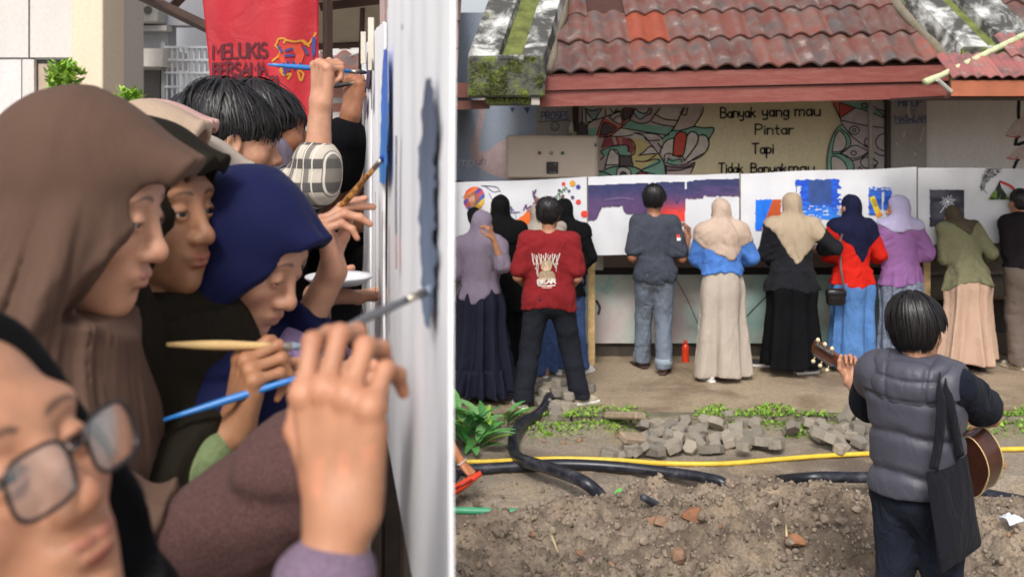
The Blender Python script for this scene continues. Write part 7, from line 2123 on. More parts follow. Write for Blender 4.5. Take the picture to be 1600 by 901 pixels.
# paint on the near canvases, laid out on the cloth itself
def stroke_board(root, pts, width_px, cfun, off, rag=.25, seed=1, step=.004):
    """a vertical brush band: d range from pixel columns, z from pixel rows"""
    to = board_map(off); rg_ = np.random.default_rng(seed)
    V = []; C = []; rows = 60; cols = 9
    y0, y1 = pts[0][1], pts[-1][1]
    for i in range(rows + 1):
        t = i / rows; y = y0 + (y1 - y0) * t
        xc = np.interp(y, [p[1] for p in pts], [p[0] for p in pts]); ww = np.interp(y, [p[1] for p in pts], [p[2] for p in pts])
        for j in range(cols + 1):
            s_ = j / cols - .5; x = xc + s_ * ww + (.5 * ww * rag * vnoise(np.array([[y * .09, s_ * 2, seed]]), seed)[0] if j in (0, cols) else 0)
            V.append((x, y + (rag * 10 * vnoise(np.array([[x * .9, seed, 1.0]]), 3)[0] if i in (0, rows) else 0)))
            k = vnoise(np.array([[x * .8, y * .018, seed]]), seed + 2)[0]; C.append(np.asarray(cfun(t, s_)) * (1 + .22 * k))
    Fq = [(i * (cols + 1) + j, (i + 1) * (cols + 1) + j, (i + 1) * (cols + 1) + j + 1, i * (cols + 1) + j + 1) for i in range(rows) for j in range(cols)]
    mk('brush_stroke', to(np.array(V), 3), Fq, PAINT, root, False, np.clip(np.array(C), 0, 1))
def two(a, b): return lambda t, s: np.asarray(a) * (1 - t) + np.asarray(b) * t
stroke_board(n2c, [(611, 76, 5), (610.5, 130, 12), (609, 200, 12), (607.5, 255, 12), (606, 286, 10)], 12, two(srgb(66, 104, 206), srgb(62, 146, 226)), .008, .2, 4)
stroke_board(n1c, [(687, 120, 8), (684, 170, 24), (683, 330, 24), (684, 420, 22), (683, 480, 18), (682, 510, 8)], 22, two(srgb(84, 92, 116), srgb(122, 140, 166)), .008, .5, 7)
stroke_board(n1c, [(630, 212, 2.5), (629.5, 300, 2.6), (630, 420, 3)], 3, lambda t, s: srgb(70, 60, 84) if t < .75 else srgb(226, 150, 140), .008, .2, 9)
stroke_board(n3c, [(581, 84, 5), (580, 120, 6.5), (579, 140, 5)], 5, two(srgb(92, 76, 100), srgb(80, 64, 92)), .006, .4, 12)
stroke_board(n3c, [(577, 150, 3.5), (576, 170, 4.5), (575.5, 185, 3)], 5, two(srgb(120, 104, 124), srgb(140, 124, 144)), .006, .4, 13)
stroke_board(n2c, [(588, 90, 1.6), (587.5, 170, 1.6)], 1.6, two(srgb(80, 70, 80), srgb(110, 100, 110)), .008, .2, 15)
for x_, y0_, y1_, s_ in ((594, 300, 520, 1.0), (606, 330, 560, 1.2), (618, 350, 520, .8), (600, 420, 600, 1.0)): stroke_board(n2c if x_ < 602 else n1c, [(x_, y0_, s_), (x_ + .5, y1_, s_)], s_, two(srgb(176, 172, 172), srgb(150, 146, 146)), .008, .2, int(x_))
for px, py in ((640, 43),):
    stroke_board(n1c, [(px, py - 4, 3), (px, py + 4, 3)], 3, two(srgb(190, 190, 196), srgb(170, 170, 176)), .008, .3, 5)

# ------------------------------------------------------------------ near painters
class Near(Far):
    def __init__(s, px, py, d, label, rz, hz=None, group='hijab wearers painting close by', **kw):
        hc = P(px, py, d); h = hz or (hc[2] - ZT) / 1.53 * 1.65
        Far.__init__(s, 800, d, h, label, rz, group, z0=ZT, **kw)
        c, n = math.cos(s.rz), math.sin(s.rz); q = s.f.J['hc']
        s.loc = V3(hc[0] - (c * q[0] - n * q[1]), hc[1] - (n * q[0] + c * q[1]), ZT)
        dz = hc[2] - ZT - q[2]
        for n_ in ('hc', 'neck', 'shL', 'shR', 'elL', 'elR', 'wrL', 'wrR'): s.f.J[n_] = s.f.J[n_] + V3(0, 0, dz)
        s.root.location = s.loc.tolist()
    def dirL(s, w): c, n = math.cos(-s.rz), math.sin(-s.rz); return V3(c * w[0] - n * w[1], n * w[0] + c * w[1], w[2])
def hood_near(fig, brim=(.118, .095), pa=22.0, c0=.071, chin=-.120, seed=4, amp=.008, over=None, zb=.05, slope=.4, bw=.016, off=.05, arms=.7, back=.0, gap=.012, throat=.0, foldn=7.0, shift=0.0, hoodw=.091, ramp=.10):
    k = fig.k; na = R(pa); n = V3(0, math.cos(na), -math.sin(na))
    def f(p):
        q = fig.hq(p); t = fig.tq(p)
        d = ell(q, (0, -.016 - back, .034), (hoodw, .110 + back, .103))
        mq = np.stack([np.abs(q[:, 0]), q[:, 1], q[:, 2]], 1)
        d = smin(d, cap(mq, (.012, -.01, .052), (bw, brim[0] - .012, brim[1] - .008), .082, .013), .02)
        d = smin(d, ell(q, (0, .012, -.052), (.087, .098, .090)), .03)
        d = d * k
        nb = fig.J['hc'] + fig.hR @ V3(0, -.015, -.075) * k
        d = smin(d, cap(p, nb, fig.J['neck'] - (fig.J['neck'] - fig.J['pelvis']) * .14 + fig.T @ V3(0, .0, 0), .074 * k, .110 * k), .10)
        d = smin(d, cap(p, fig.J['hc'] + fig.hR @ V3(0, .02, -.115) * k, fig.J['neck'] + fig.T @ V3(0, .075, -.15) * k, .052 * k, .095 * k), .06)
        dr = fig.torso(p) - off * k
        dr = smin(dr, fig.shoulders(p, .06) - off * .6, .06)
        for S in 'LR': dr = smin(dr, fig.arm(p, S, off * .6, arms), .05)
        if over is not None: dr = np.minimum(dr, np.maximum(over(p) - gap, dr - .065))
        d = smin(d, dr, .07)
        lim = zb + slope * np.abs(t[:, 0] - shift)
        d = smax(d, -(t[:, 2] - lim) * k * .9, .012)
        pl = q @ n - c0
        # the face opening: in front of a slanted plane, above the cloth that passes under the chin
        under_chin = q[:, 2] - chin + .8 * np.clip(q[:, 1] - .085, 0, .025)
        opn = np.minimum(pl, under_chin); opn = np.minimum(opn, .100 - np.abs(q[:, 0]))
        d = smax(d, opn * k, .006)
        hol = ell(q, (0, .075, .020), (.050, .050, .070))
        hol = np.maximum(hol, -.03 - q[:, 2])
        d = smax(d, -hol * k, .006)
        ang = np.arctan2(q[:, 0], q[:, 1] + .03)
        lowm = np.clip((.03 - q[:, 2]) / ramp, 0, 1.6)
        fo = np.stack([ang * foldn * .45, q[:, 2] * 2.2 + ang * .8, np.full(len(q), seed * 1.3)], 1)
        r1 = 1 - 2 * np.abs(vnoise(fo, seed)); r2 = 1 - 2 * np.abs(vnoise(fo * V3(2.1, 1.6, 1) + 5, seed + 1))
        face = np.clip((c0 + .012 - (q @ n)) / .03, .0, 1)
        d = d - .0016 * k * np.exp(-((pl + .004) / .004) ** 2) * (under_chin > -.01)
        r3 = 1 - 2 * np.abs(vnoise(fo * V3(4.6, 1.1, 1) + 11, seed + 8))
        return d + amp * .26 * (r3 - .5) * np.clip(lowm, 0, 1) + (amp * 1.1 * (r1 - .75) + amp * .5 * (r2 - .5)) * lowm * (.25 + .75 * face) + .0012 * vnoise(q * 28, seed + 6)
    return f
def near_hijab(pn, mat, f, h=.0042, zmin=.55):
    lo, hi = bounds(pn.f, .30); j = pn.f.J
    lo[2] = j['neck'][2] - zmin; hi[2] = j['hc'][2] + .19
    for a_ in (0, 1): lo[a_] = max(lo[a_], j['neck'][a_] - .42); hi[a_] = min(hi[a_], j['neck'][a_] + .42)
    return build_cloth('hijab', pn.root, f, lo, hi, h, mat, 2)
def knit(name, c, sc=260):
    if name in MATS: return MATS[name]
    t = NT(name); v = t.coord(); n = t.noise(v, sc, 3, .7); n2 = t.noise(v, 14, 5, .6); n3 = t.noise(v, sc * .22, 3, .6)
    t.base(t.ramp(n, [(.3, tuple(x * .55 for x in c)), (.7, tuple(x * 1.2 for x in c))])); t.rough(.95); t.b.inputs['Sheen Weight'].default_value = .04; t.b.inputs['Specular IOR Level'].default_value = .1
    m = t.node('ShaderNodeMath', operation='ADD'); t.l.new(n, m.inputs[0]); t.l.new(n3, m.inputs[1]); t.bump(m.outputs[0], .7, .004); MATS[name] = t.m; return t.m

# --- olive hijab woman
D_ = Near(233, 324, 1.53, 'woman in a dark olive hijab with green sleeves gazing at the canvas, lips pursed', -104, lean=2, hyaw=-6, hpitch=-4)
for n_ in ('neck', 'shL', 'shR'): D_.f.J[n_] = D_.f.J[n_] + V3(0, .03, 0)
D_.reach('R', D_.L(P(368, 668, 1.36)), D_.dirL((-.3, -.4, -1))); D_.reach('L', D_.L(P(420, 700, 1.62)), D_.dirL((-.2, .4, -1)))
D_.hands(uR=D_.dirL((.22, -.05, 1)), nR=D_.dirL((.75, .55, -.1)), curlR=((55, 75, 45), (62, 80, 45), (68, 80, 45), (72, 80, 45)))
D_.bd(srgb(166, 118, 86), fine=True, head_h=.0022, hand_h=.0020, h=.016, ear=False, lid=.85); add_eyes(D_.f, D_.root, (.1, 1, .02))
GRN = cloth('sage_green', srgb(112, 126, 88), .1, 500, .1, .9, .5, 14)
tD = top_field(D_.f, 1.78, .03, -.2, .04, 4, .012, True, .014, .008)
lo, hi = bounds(D_.f, .3); lo[2] = .7; build_cloth('shirt', D_.root, tD, lo, hi, .009, GRN)
near_hijab(D_, cloth('olive_black_hijab', srgb(32, 28, 20), .1, 900, .03, .85, .25, 6), hood_near(D_.f, (.134, .085), 24, .080, -.118, 11, .010, tD, -.12, .3, off=.055, arms=.6))
D_.cl('skirt', skirt_field(D_.f, .05, .98), cloth('dark_skirt', srgb(36, 34, 34)), .02)
# --- brown hijab woman
C_ = Near(126, 316, 1.25, 'woman in a taupe brown hijab and mauve knit sweater in profile, eyes lowered', -92, lean=3, hyaw=2, hpitch=-16)
for n_ in ('neck', 'shL', 'shR', 'pelvis'): C_.f.J[n_] = C_.f.J[n_] + V3(0, -.075, 0)
C_.f.J["elR"] = C_.L(P(235, 935, 1.12)); C_.f.J['wrR'] = C_.L(P(500, 712, 1.13)); C_.reach('L', C_.L(P(420, 640, 1.5)), C_.dirL((0, .4, -1)))
C_.hands(uR=C_.dirL((.3, .1, 1)), nR=C_.dirL((.7, .6, 0)), curlR=((75, 85, 50),) * 4)
C_.bd(SK_LIGHT, fine=True, head_h=.0020, hand_h=.0025, h=.016, ear=False, lid=.72, down=.6); add_eyes(C_.f, C_.root, (0, 1, -.25))
SWT = knit('mauve_knit', srgb(96, 70, 67), 330)
tC = top_field(C_.f, 1.93, .032, -.2, .04, 5, .016, True, .030, .016)
lo, hi = bounds(C_.f, .3); lo[2] = .8; build_cloth('sweater', C_.root, tC, lo, hi, .007, SWT)
near_hijab(C_, cloth('taupe_hijab', srgb(92, 71, 60), .06, 1100, .15, .8, .2, 5), hood_near(C_.f, (.146, .086), 22.5, .083, -.119, 4, .011, tC, -.02, .25, arms=.55, foldn=8), .0038, .7)
C_.cl('skirt', skirt_field(C_.f, .05, .98), cloth('dark_skirt', srgb(36, 34, 34)), .02)
# --- navy hijab woman
E_ = Near(386, 392, 1.62, 'woman in a navy blue hijab bowing her head while raising a golden brush', -102, hz=1.60, lean=10, hyaw=-4, hpitch=-30)
E_.f.J['shR'] = E_.f.J['shR'] + V3(-.02, .11, -.06); E_.f.J['shL'] = E_.f.J['shL'] + V3(0, .0, -.06); E_.f.J['neck'] = E_.f.J['neck'] + V3(0, -.03, -.07); E_.f.J['pelvis'] = E_.f.J['pelvis'] + V3(0, .05, -.12)
E_.reach('R', E_.L(P(520, 424, 1.74)), E_.dirL((-.5, -.3, -1))); E_.reach('L', E_.L(P(495, 462, 1.93)), E_.dirL((0, .5, -1)))
E_.hands(uR=E_.dirL((-.22, .0, 1)), nR=E_.dirL((1, .12, -.05)), curlR=((62, 18, 8), (72, 25, 12), (78, 38, 20), (84, 48, 30)), uL=E_.dirL((.6, .5, -.1)), nL=V3(0, 0, 1), curlL=((4, 6, 4),) * 4)
E_.bd(SK_LIGHT, fine=True, head_h=.0022, hand_h=.0018, h=.016, ear=False, lid=.45, down=1.2); add_eyes(E_.f, E_.root, (0, 1, -.5))
tE = top_field(E_.f, 1.30, .03, -.2, .04, 8, .012, True, .03, .02)
lo, hi = bounds(E_.f, .3); lo[2] = .7; build_cloth('shirt', E_.root, tE, lo, hi, .009, cloth('lilac_top', srgb(168, 144, 186), .06, 500, .1, .9, .5, 12))
near_hijab(E_, cloth('navy_hijab', srgb(24, 28, 66), .08, 1100, .2, .8, .2, 6), hood_near(E_.f, (.134, .088), 24, .066, -.112, 17, .009, tE, .05, .3, off=.060, arms=.1, gap=.02), .0042)
E_.cl('skirt', skirt_field(E_.f, .05, .98), cloth('dark_skirt', srgb(36, 34, 34)), .02)
# --- girl with glasses
A_ = Near(-52, 755, .70, 'girl with black framed glasses and a black hijab looking up, closest to the camera', -114, hz=1.52, lean=0, hyaw=0, hpitch=20, hroll=10)
for n_ in ('neck', 'shL', 'shR', 'elL', 'elR', 'wrL', 'wrR'): A_.f.J[n_] = A_.f.J[n_] + V3(0, -.03, -.065)
A_.reach('L', A_.L(V3(-.25, .95, 1.7)), A_.dirL((0, .4, -1)))
el_ = A_.L(P(540, 800, .72) + V3(-.05, -.05, -.24)); A_.f.J['elR'] = el_; A_.f.J['wrR'] = A_.L(P(535, 795, .72))
A_.hands(uR=A_.dirL((-.06, .06, 1)), nR=A_.dirL((.34, .94, .05)), curlR=((28, 58, 40), (34, 62, 40), (40, 64, 40), (46, 66, 40)))
A_.bd(srgb(184, 132, 102), fine=True, head_h=.0020, hand_h=.0018, h=.016, ear=False, lid=.85); add_eyes(A_.f, A_.root, (.15, 1, .1))
tA = top_field(A_.f, 1.80, .03, -.2, .04, 9, .006, True, .013, .003)
lo, hi = bounds(A_.f, .3); lo[2] = .7; build_cloth('sweater', A_.root, tA, lo, hi, .0065, knit('lilac_knit', srgb(132, 112, 132), 380))
near_hijab(A_, cloth('black_hijab_near', srgb(14, 14, 17), .15, 900, .1, .85, .2, 6), hood_near(A_.f, (.085, .104), 6, .040, -.124, 23, .009, tA, .18, .2, off=.03, arms=.05, bw=.03), .005)
A_.cl('skirt', skirt_field(A_.f, .05, .98), cloth('dark_skirt', srgb(36, 34, 34)), .02)
gl_ = thing('glasses', A_.loc + V3(0, 0, 1.4), 'black framed glasses with pale reflecting lenses on the nearest girl', 'glasses')
FRM = plain('frame_black', srgb(30, 30, 34), .25)
LENS = NT('lens_glass'); LENS.n.remove(LENS.b)
tr_ = LENS.node('ShaderNodeBsdfTransparent'); gg = LENS.node('ShaderNodeBsdfGlossy'); gg.inputs['Roughness'].default_value = .12; mx = LENS.node('ShaderNodeMixShader')
lw = LENS.node('ShaderNodeLayerWeight'); lw.inputs[0].default_value = .55; mm = LENS.node('ShaderNodeMath', operation='MULTIPLY_ADD'); LENS.l.new(lw.outputs['Facing'], mm.inputs[0]); mm.inputs[1].default_value = .35; mm.inputs[2].default_value = .20
LENS.l.new(mm.outputs[0], mx.inputs[0]); LENS.l.new(tr_.outputs[0], mx.inputs[1]); LENS.l.new(gg.outputs[0], mx.inputs[2]); LENS.l.new(mx.outputs[0], LENS.n['Material Output'].inputs[0])
def hw(q): return np.array([A_.loc + (lambda w: V3(math.cos(A_.rz) * w[0] - math.sin(A_.rz) * w[1], math.sin(A_.rz) * w[0] + math.cos(A_.rz) * w[1], w[2]))(A_.f.J['hc'] + A_.f.hR @ (np.asarray(p_) * A_.f.k)) for p_ in q])
for sx in (-1, 1):
    loop = []
    for t in np.linspace(0, 2 * PI, 40, endpoint=False):
        c_, s_ = math.cos(t), math.sin(t); e = 2 / 3.2
        x = .0248 * abs(c_) ** e * np.sign(c_); z = .0215 * abs(s_) ** e * np.sign(s_)
        loop.append((sx * .0335 + x, .1195 - abs(sx * .0335 + x) * .12 + z * .10, -.006 + z))
    w_l = hw(loop); mb = MB(); mb.tube(w_l, .0015, 8, closed=True); mb.obj('rim', FRM, gl_, True)
    n_ = len(loop); back = hw([(x, y - .0016, z) for x, y, z in loop]); cen = hw([(sx * .0335, .1185, -.006)])[0]
    mk('lens', list(w_l) + list(back), [tuple(range(n_)), tuple(range(n_, 2 * n_))[::-1]] + [(i, n_ + i, n_ + (i + 1) % n_, (i + 1) % n_) for i in range(n_)], LENS.m, gl_, False)
    mb = MB(); mb.tube(hw([(sx * .060, .112, .004), (sx * .072, .09, .004), (sx * .079, .02, .002), (sx * .080, -.02, -.004)]), .0020, 6); mb.obj('temple', FRM, gl_, True)
mb = MB(); mb.tube(hw([(-.008, .118, .0), (0, .1215, .003), (.008, .118, .0)]), .0019, 6); mb.obj('bridge', FRM, gl_, True)
# brushes and tray
paint_brush(P(545, 508, .83), P(688, 446, .925), plain('grey_handle', srgb(96, 96, 100), .4), plain('bristle_grey', srgb(120, 132, 150), .8), 'grey handled brush in the blurred hand nearest the camera', .0035, tipr=.005)
paint_brush(P(255, 656, 1.30), P(530, 570, 1.36), plain('blue_handle', srgb(48, 120, 192), .35, 0, .05), plain('bristle_grey', srgb(120, 132, 150), .8), 'blue handled brush held low by the olive hijab woman', .0042)
paint_brush(P(260, 538, 1.33), P(480, 541, 1.40), plain('wood_handle', srgb(206, 172, 116), .5, 0, .08, 30), plain('bristle_grey', srgb(120, 132, 150), .8), 'pale wooden brush held level by the olive hijab woman', .0052)
gd = NT('gold_handle'); v = gd.coord(); gn = gd.noise(v, 120, 4, .7); gd.base(gd.ramp(gn, [(.4, srgb(96, 56, 30)), (.55, srgb(176, 120, 56)), (.7, srgb(226, 180, 96))])); gd.rough(.35)
paint_brush(P(508, 352, 1.78), P(608, 236, 1.675), gd.m, plain('bristle_blue', srgb(40, 80, 170), .7), 'brown and gold brush touching the bright blue stroke', .0046)
paint_brush(P(419, 101, 2.42), P(577, 114, 2.50), plain('blue_handle', srgb(48, 120, 192), .35), plain('bristle_black', srgb(30, 34, 60), .8), 'blue brush in the raised fist of the plaid shirt man', .005)
paint_brush(P(518, 136, 2.72), P(572, 126, 2.70), plain('dark_handle', srgb(34, 32, 34), .5), plain('bristle_black', srgb(30, 34, 60), .8), 'black brush in the raised fist with the black sleeve', .005)
q = P(530, 437, 1.93)
lathe('plate', [(.001, 0), (.045, .001), (.058, .008), (.064, .014), (.0635, .016), (.056, .011), (.044, .005), (.001, .004)], q - V3(0, 0, .008), plain('white_plastic', srgb(222, 222, 226), .35, 0, .03), None, 36)
tag(bpy.data.objects['plate'], 'white paint plate held beside the navy hijab woman wrist', 'plate')
mb = MB()
for i, (dx, dy, c_) in enumerate(((-.02, .0, 0), (.01, .02, 0), (.02, -.015, 0))): mb.tube([q + V3(dx, dy, -.004), q + V3(dx, dy, .001)], .010, 10)

# --- second row
def simple(px, py, d, label, rz, tone, hij=None, top=None, hair=False, fine=False, hs=.006, group='painters farther along the near canvases', **kw):
    pn = Near(px, py, d, label, rz, group=group, **kw); 
    return pn
PK = simple(256, 258, 2.15, 'person in a dusty pink hijab behind the beige one', -92, SK_MID, lean=2); PK.hands(); PK.bd(SK_MID, head_h=.006, h=.018)
tp = top_field(PK.f, 1.9, .03, -.2, .04, 4, .01); PK.cl('top', tp, cloth('brown_top', srgb(96, 80, 74)), .014, zlo=.6)
near_hijab(PK, cloth('dusty_pink', srgb(190, 152, 144), .05, 900, .3, .6, .2, 6), hood_near(PK.f, (.125, .09), 22, .07, seed=31, over=tp), .006); PK.cl('skirt', skirt_field(PK.f, .05, .98), cloth('dark_skirt', srgb(36, 34, 34)), .022)
H_ = simple(243, 270, 1.95, 'woman in a beige hijab seen behind the dark olive hijab', -92, SK_MID, lean=2, hpitch=-4); H_.hands(); H_.bd(SK_MID, fine=True, ear=False, head_h=.004, h=.018)
tp = top_field(H_.f, 1.9, .03, -.2, .04, 5, .01); H_.cl('top', tp, cloth('brown_top', srgb(96, 80, 74)), .014, zlo=.6)
near_hijab(H_, cloth('beige_hijab', srgb(172, 150, 130), .05, 900, .2, .7, .2, 6), hood_near(H_.f, (.125, .095), 10, .075, seed=37, over=tp), .005); H_.cl('skirt', skirt_field(H_.f, .05, .98), cloth('dark_skirt', srgb(36, 34, 34)), .022)
I_ = simple(312, 302, 2.28, 'person in a grey beige hijab in front of the plaid shirt', -80, SK_MID, lean=4, hpitch=-12); I_.hands(); I_.bd(SK_MID, head_h=.006, h=.018)
tp = top_field(I_.f, 1.9, .03, -.2, .04, 6, .01); I_.cl('top', tp, cloth('grey_top', srgb(120, 114, 110)), .014, zlo=.6)
near_hijab(I_, cloth('grey_beige', srgb(168, 156, 144), .05, 900, .2, .8, .2, 6), hood_near(I_.f, (.115, .09), 20, .07, seed=41, over=tp), .005); I_.cl('skirt', skirt_field(I_.f, .05, .98), cloth('dark_skirt', srgb(36, 34, 34)), .022)
# plaid shirt man
def plaid():
    t = NT('plaid'); v = t.coord((1, 1, 1)); sx = t.node('ShaderNodeSeparateXYZ'); t.l.new(v, sx.inputs[0])
    def band(sock, fr, thr):
        m = t.node('ShaderNodeMath', operation='MULTIPLY'); t.l.new(sock, m.inputs[0]); m.inputs[1].default_value = fr
        s = t.node('ShaderNodeMath', operation='SINE'); t.l.new(m.outputs[0], s.inputs[0])
        g = t.node('ShaderNodeMath', operation='GREATER_THAN'); t.l.new(s.outputs[0], g.inputs[0]); g.inputs[1].default_value = thr; return g.outputs[0]
    ad = t.node('ShaderNodeMath', operation='ADD'); t.l.new(sx.outputs[0], ad.inputs[0]); t.l.new(sx.outputs[1], ad.inputs[1])
    b1 = band(ad.outputs[0], 115, .25); b2 = band(sx.outputs[2], 115, .25); b3 = band(ad.outputs[0], 230, .9)
    c = t.mix(b1, srgb(190, 182, 168), srgb(120, 114, 106)); c2 = t.mix(b2, c, srgb(84, 80, 78)); k = t.mix(b3, c2, srgb(206, 200, 188))
    t.base(k); t.rough(.9); t.bump(t.noise(v, 16, 5, .6), .4, .02); return t.m
Gm = simple(368, 222, 2.60, 'young man with black hair and a plaid shirt raising a fist with a blue brush', -78, SK_LIGHT, lean=3, hpitch=-8, hyaw=4)
Gm.reach('R', Gm.L(P(503, 158, 2.44)), Gm.dirL((.5, -.2, -1))); Gm.f.J['elR'] = Gm.L(P(494, 285, 2.42)); Gm.f.J['wrR'] = Gm.L(P(501, 160, 2.42))
Gm.reach('L', Gm.L(P(520, 330, 2.9))); Gm.hands(uR=Gm.dirL((.02, .05, 1)), nR=Gm.dirL((.75, .66, 0)), curlR=((78, 92, 50), (82, 95, 50), (86, 95, 50), (88, 95, 50)))
Gm.bd(SK_LIGHT, fem=False, fine=True, head_h=.0032, hand_h=.0028, h=.014); add_eyes(Gm.f, Gm.root, (0, 1, -.1))
tp = top_field(Gm.f, 1.22, .03, -.2, .03, 7, .006, False, .020, .008); lo, hi = bounds(Gm.f, .3); lo[2] = .6; build_cloth('plaid_shirt', Gm.root, tp, lo, hi, .008, plaid())
hair_cap(Gm.f, Gm.root, 21, .005, 1.0, nape=-.05); hair_strands(Gm.f, Gm.root, 1500, low=.03, seed=12, vol=1.03, length=.10, width=.0035)
Gm.cl('trousers', trousers_field(Gm.f, .02, .01, 3), cloth('dark_skirt', srgb(36, 34, 34)), .02)
# man behind with black sleeve
Jm = simple(423, 206, 3.0, 'person with black hair and a purple grey scarf raising a fist in a black sleeve', -68, SK_TAN, lean=2)
Jm.f.J['elR'] = Jm.L(P(528, 262, 2.74)); Jm.f.J['wrR'] = Jm.L(P(548, 178, 2.72)); Jm.reach('L', Jm.L(P(520, 330, 3.2)))
Jm.hands(uR=Jm.dirL((.08, .05, 1)), nR=Jm.dirL((.75, .66, 0)), curlR=((78, 92, 50), (82, 95, 50), (86, 95, 50), (88, 95, 50)))
Jm.bd(SK_TAN, fem=False, fine=True, head_h=.004, hand_h=.0030, h=.016)
tp = top_field(Jm.f, 1.5, .03, -.2, .03, 7, .010, False, .028, .012); lo, hi = bounds(Jm.f, .3); lo[2] = .6; build_cloth('shirt', Jm.root, tp, lo, hi, .010, cloth('black_sleeve', srgb(15, 15, 18), .15))
hair_cap(Jm.f, Jm.root, 22, .006, 1.0, nape=-.05); hair_strands(Jm.f, Jm.root, 600, low=.02, seed=14, vol=1.03, length=.12, width=.005)
def scarf(p):
    q = Jm.f.hq(p); d = ell(q, (0, -.02, -.07), (.092, .105, .085)); j = Jm.f.J
    d = smin(d * Jm.f.k, cap(p, j['hc'] + Jm.f.hR @ V3(0, -.03, -.08), j['neck'] - V3(0, 0, .06), .085, .15), .05)
    d = smax(d, -ell(q, (0, .12, -.03), (.06, .09, .1)), .01); return d + fold(q, (12, 12, 5), 4, .012)
lo, hi = bounds(Jm.f, .2); lo[2] = 1.1; build_cloth('scarf', Jm.root, scarf, lo, hi, .008, cloth('purple_grey', srgb(124, 114, 128)))
Jm.cl('trousers', trousers_field(Jm.f, .02, .01, 3), cloth('dark_skirt', srgb(36, 34, 34)), .022)
Lm = simple(312, 204, 3.5, 'dark haired person far behind at the foot of the red banner', -60, SK_TAN); Lm.hands(); Lm.bd(SK_TAN, fem=False, head_h=.008, h=.018); Lm.cl('shirt', top_field(Lm.f, .8, .03, -.2, .03, 7), cloth('grey_top', srgb(120, 114, 110)), .016); hair_cap(Lm.f, Lm.root, 24, .007); Lm.cl('trousers', trousers_field(Lm.f, .02, .01, 3), cloth('dark_skirt', srgb(36, 34, 34)), .022)
Mm = simple(520, 268, 3.25, 'person in black clothes nearest the far end of the near canvases', -58, SK_TAN, lean=4)
Mm.reach('R', Mm.L(P(560, 262, 3.05)), V3(.6, -.4, -1)); Mm.hands(uR=Mm.dirL((.2, 0, 1)), nR=Mm.dirL((.7, .7, 0))); Mm.bd(SK_TAN, fem=False, head_h=.008, hand_h=.005, h=.018); Mm.cl('shirt', top_field(Mm.f, .8, .03, -.2, .03, 7), cloth('black_sleeve', srgb(26, 26, 30)), .014); hair_cap(Mm.f, Mm.root, 26, .007); Mm.cl('trousers', trousers_field(Mm.f, .02, .01, 3), cloth('dark_skirt', srgb(36, 34, 34)), .022)

# ------------------------------------------------------------------ banner, canopy and buildings behind
RB = NT('banner_red'); v = RB.coord(); n_ = RB.noise(v, 3, 4, .5); RB.base(RB.ramp(n_, [(.3, srgb(160, 24, 36)), (.7, srgb(184, 32, 44))])); RB.rough(.6); RB.bump(RB.noise(v, 5, 4, .6, .6), .3, .04)
dB = 5.0
ban = thing('banner', P(408, 100, dB), 'red cloth banner with hand painted dark lettering and a yellow crest', 'banner')
def ban_y(u, v_): return .02 * math.sin(u * 6 + 1) + .012 * math.sin(u * 13 + v_ * 3)
V = []; nx, ny = 40, 30
for i in range(nx + 1):
    for j in range(ny + 1):
        u, w = i / nx, j / ny; y = -70 + w * (262 + 0 * u); x = (314 + (w * 262 - 70) * .10) * (1 - u) + 496.5 * u
        q = P(x, y, dB); q[1] += ban_y(u, w); V.append(q)
Fq = np.array([(i * (ny + 1) + j, i * (ny + 1) + j + 1, (i + 1) * (ny + 1) + j + 1, (i + 1) * (ny + 1) + j) for i in range(nx) for j in range(ny)])
o = mk('banner_cloth', V, Fq, RB.m, ban, True); md = o.modifiers.new('thickness', 'SOLIDIFY'); md.thickness = .002; md.offset = 1
def bmap(q, z):
    u = np.clip((q[:, 0] - 320) / 176, 0, 1); w = (q[:, 1] + 70) / 262
    k_ = dB / F; yy = np.array([ban_y(a, b) for a, b in zip(u, w)])
    return np.stack([(q[:, 0] - 800) * k_, dB + yy - .006 - .0004 * min(z, 30), H - (q[:, 1] - HOR) * k_], 1)
f = Flat(bmap); mar = srgb(84, 18, 32)
f.text('MELUKIS', 331, 92, 22, 4.2, mar, x1=419, sp=.12, rise=-.03, jit=.02); f.text('BERSAMA', 332, 119, 20, 4.0, mar, x1=418, sp=.12, rise=-.03, jit=.02); f.text('AKTIE', 337, 140, 16, 3.2, mar, x1=384, sp=.12, rise=-.04); f.text('TANDI', 396, 136, 15, 3.2, mar, x1=437, sp=.12, rise=-.03)
f.obj('lettering', PAINT, ban)
f = Flat(bmap); ye = srgb(190, 130, 40); bb = srgb(60, 62, 120)
for pl in [((434, 70), (438, 62), (448, 62), (446, 68)), ((432, 72), (440, 80), (438, 88), (428, 96)), ((450, 64), (462, 66), (474, 64), (482, 72)), ((472, 64), (480, 70), (488, 60), (492, 52)), ((440, 110), (446, 118), (456, 116), (452, 124)), ((466, 112), (470, 126), (474, 116), (468, 110)), ((430, 100), (440, 104), (444, 112))]: f.line(pl, 3.2, ye)
f.poly([(444, 72), (470, 70), (476, 84), (470, 104), (446, 106), (438, 90)], srgb(198, 70, 44))
for a, b in (((449, 80), (458, 77)), ((449, 88), (460, 87)), ((438, 74), (443, 82)), ((475, 74), (480, 84)), ((452, 98), (453, 110)), ((460, 98), (462, 108)), ((446, 100), (448, 116)), ((470, 100), (474, 106))): f.line([a, b], 4, bb, False)
f.line([(490, 60), (489, 84)], 5.5, bb, False); f.line([(489, 84), (488, 90)], 2, bb, False)
f.obj('crest', PAINT, ban)
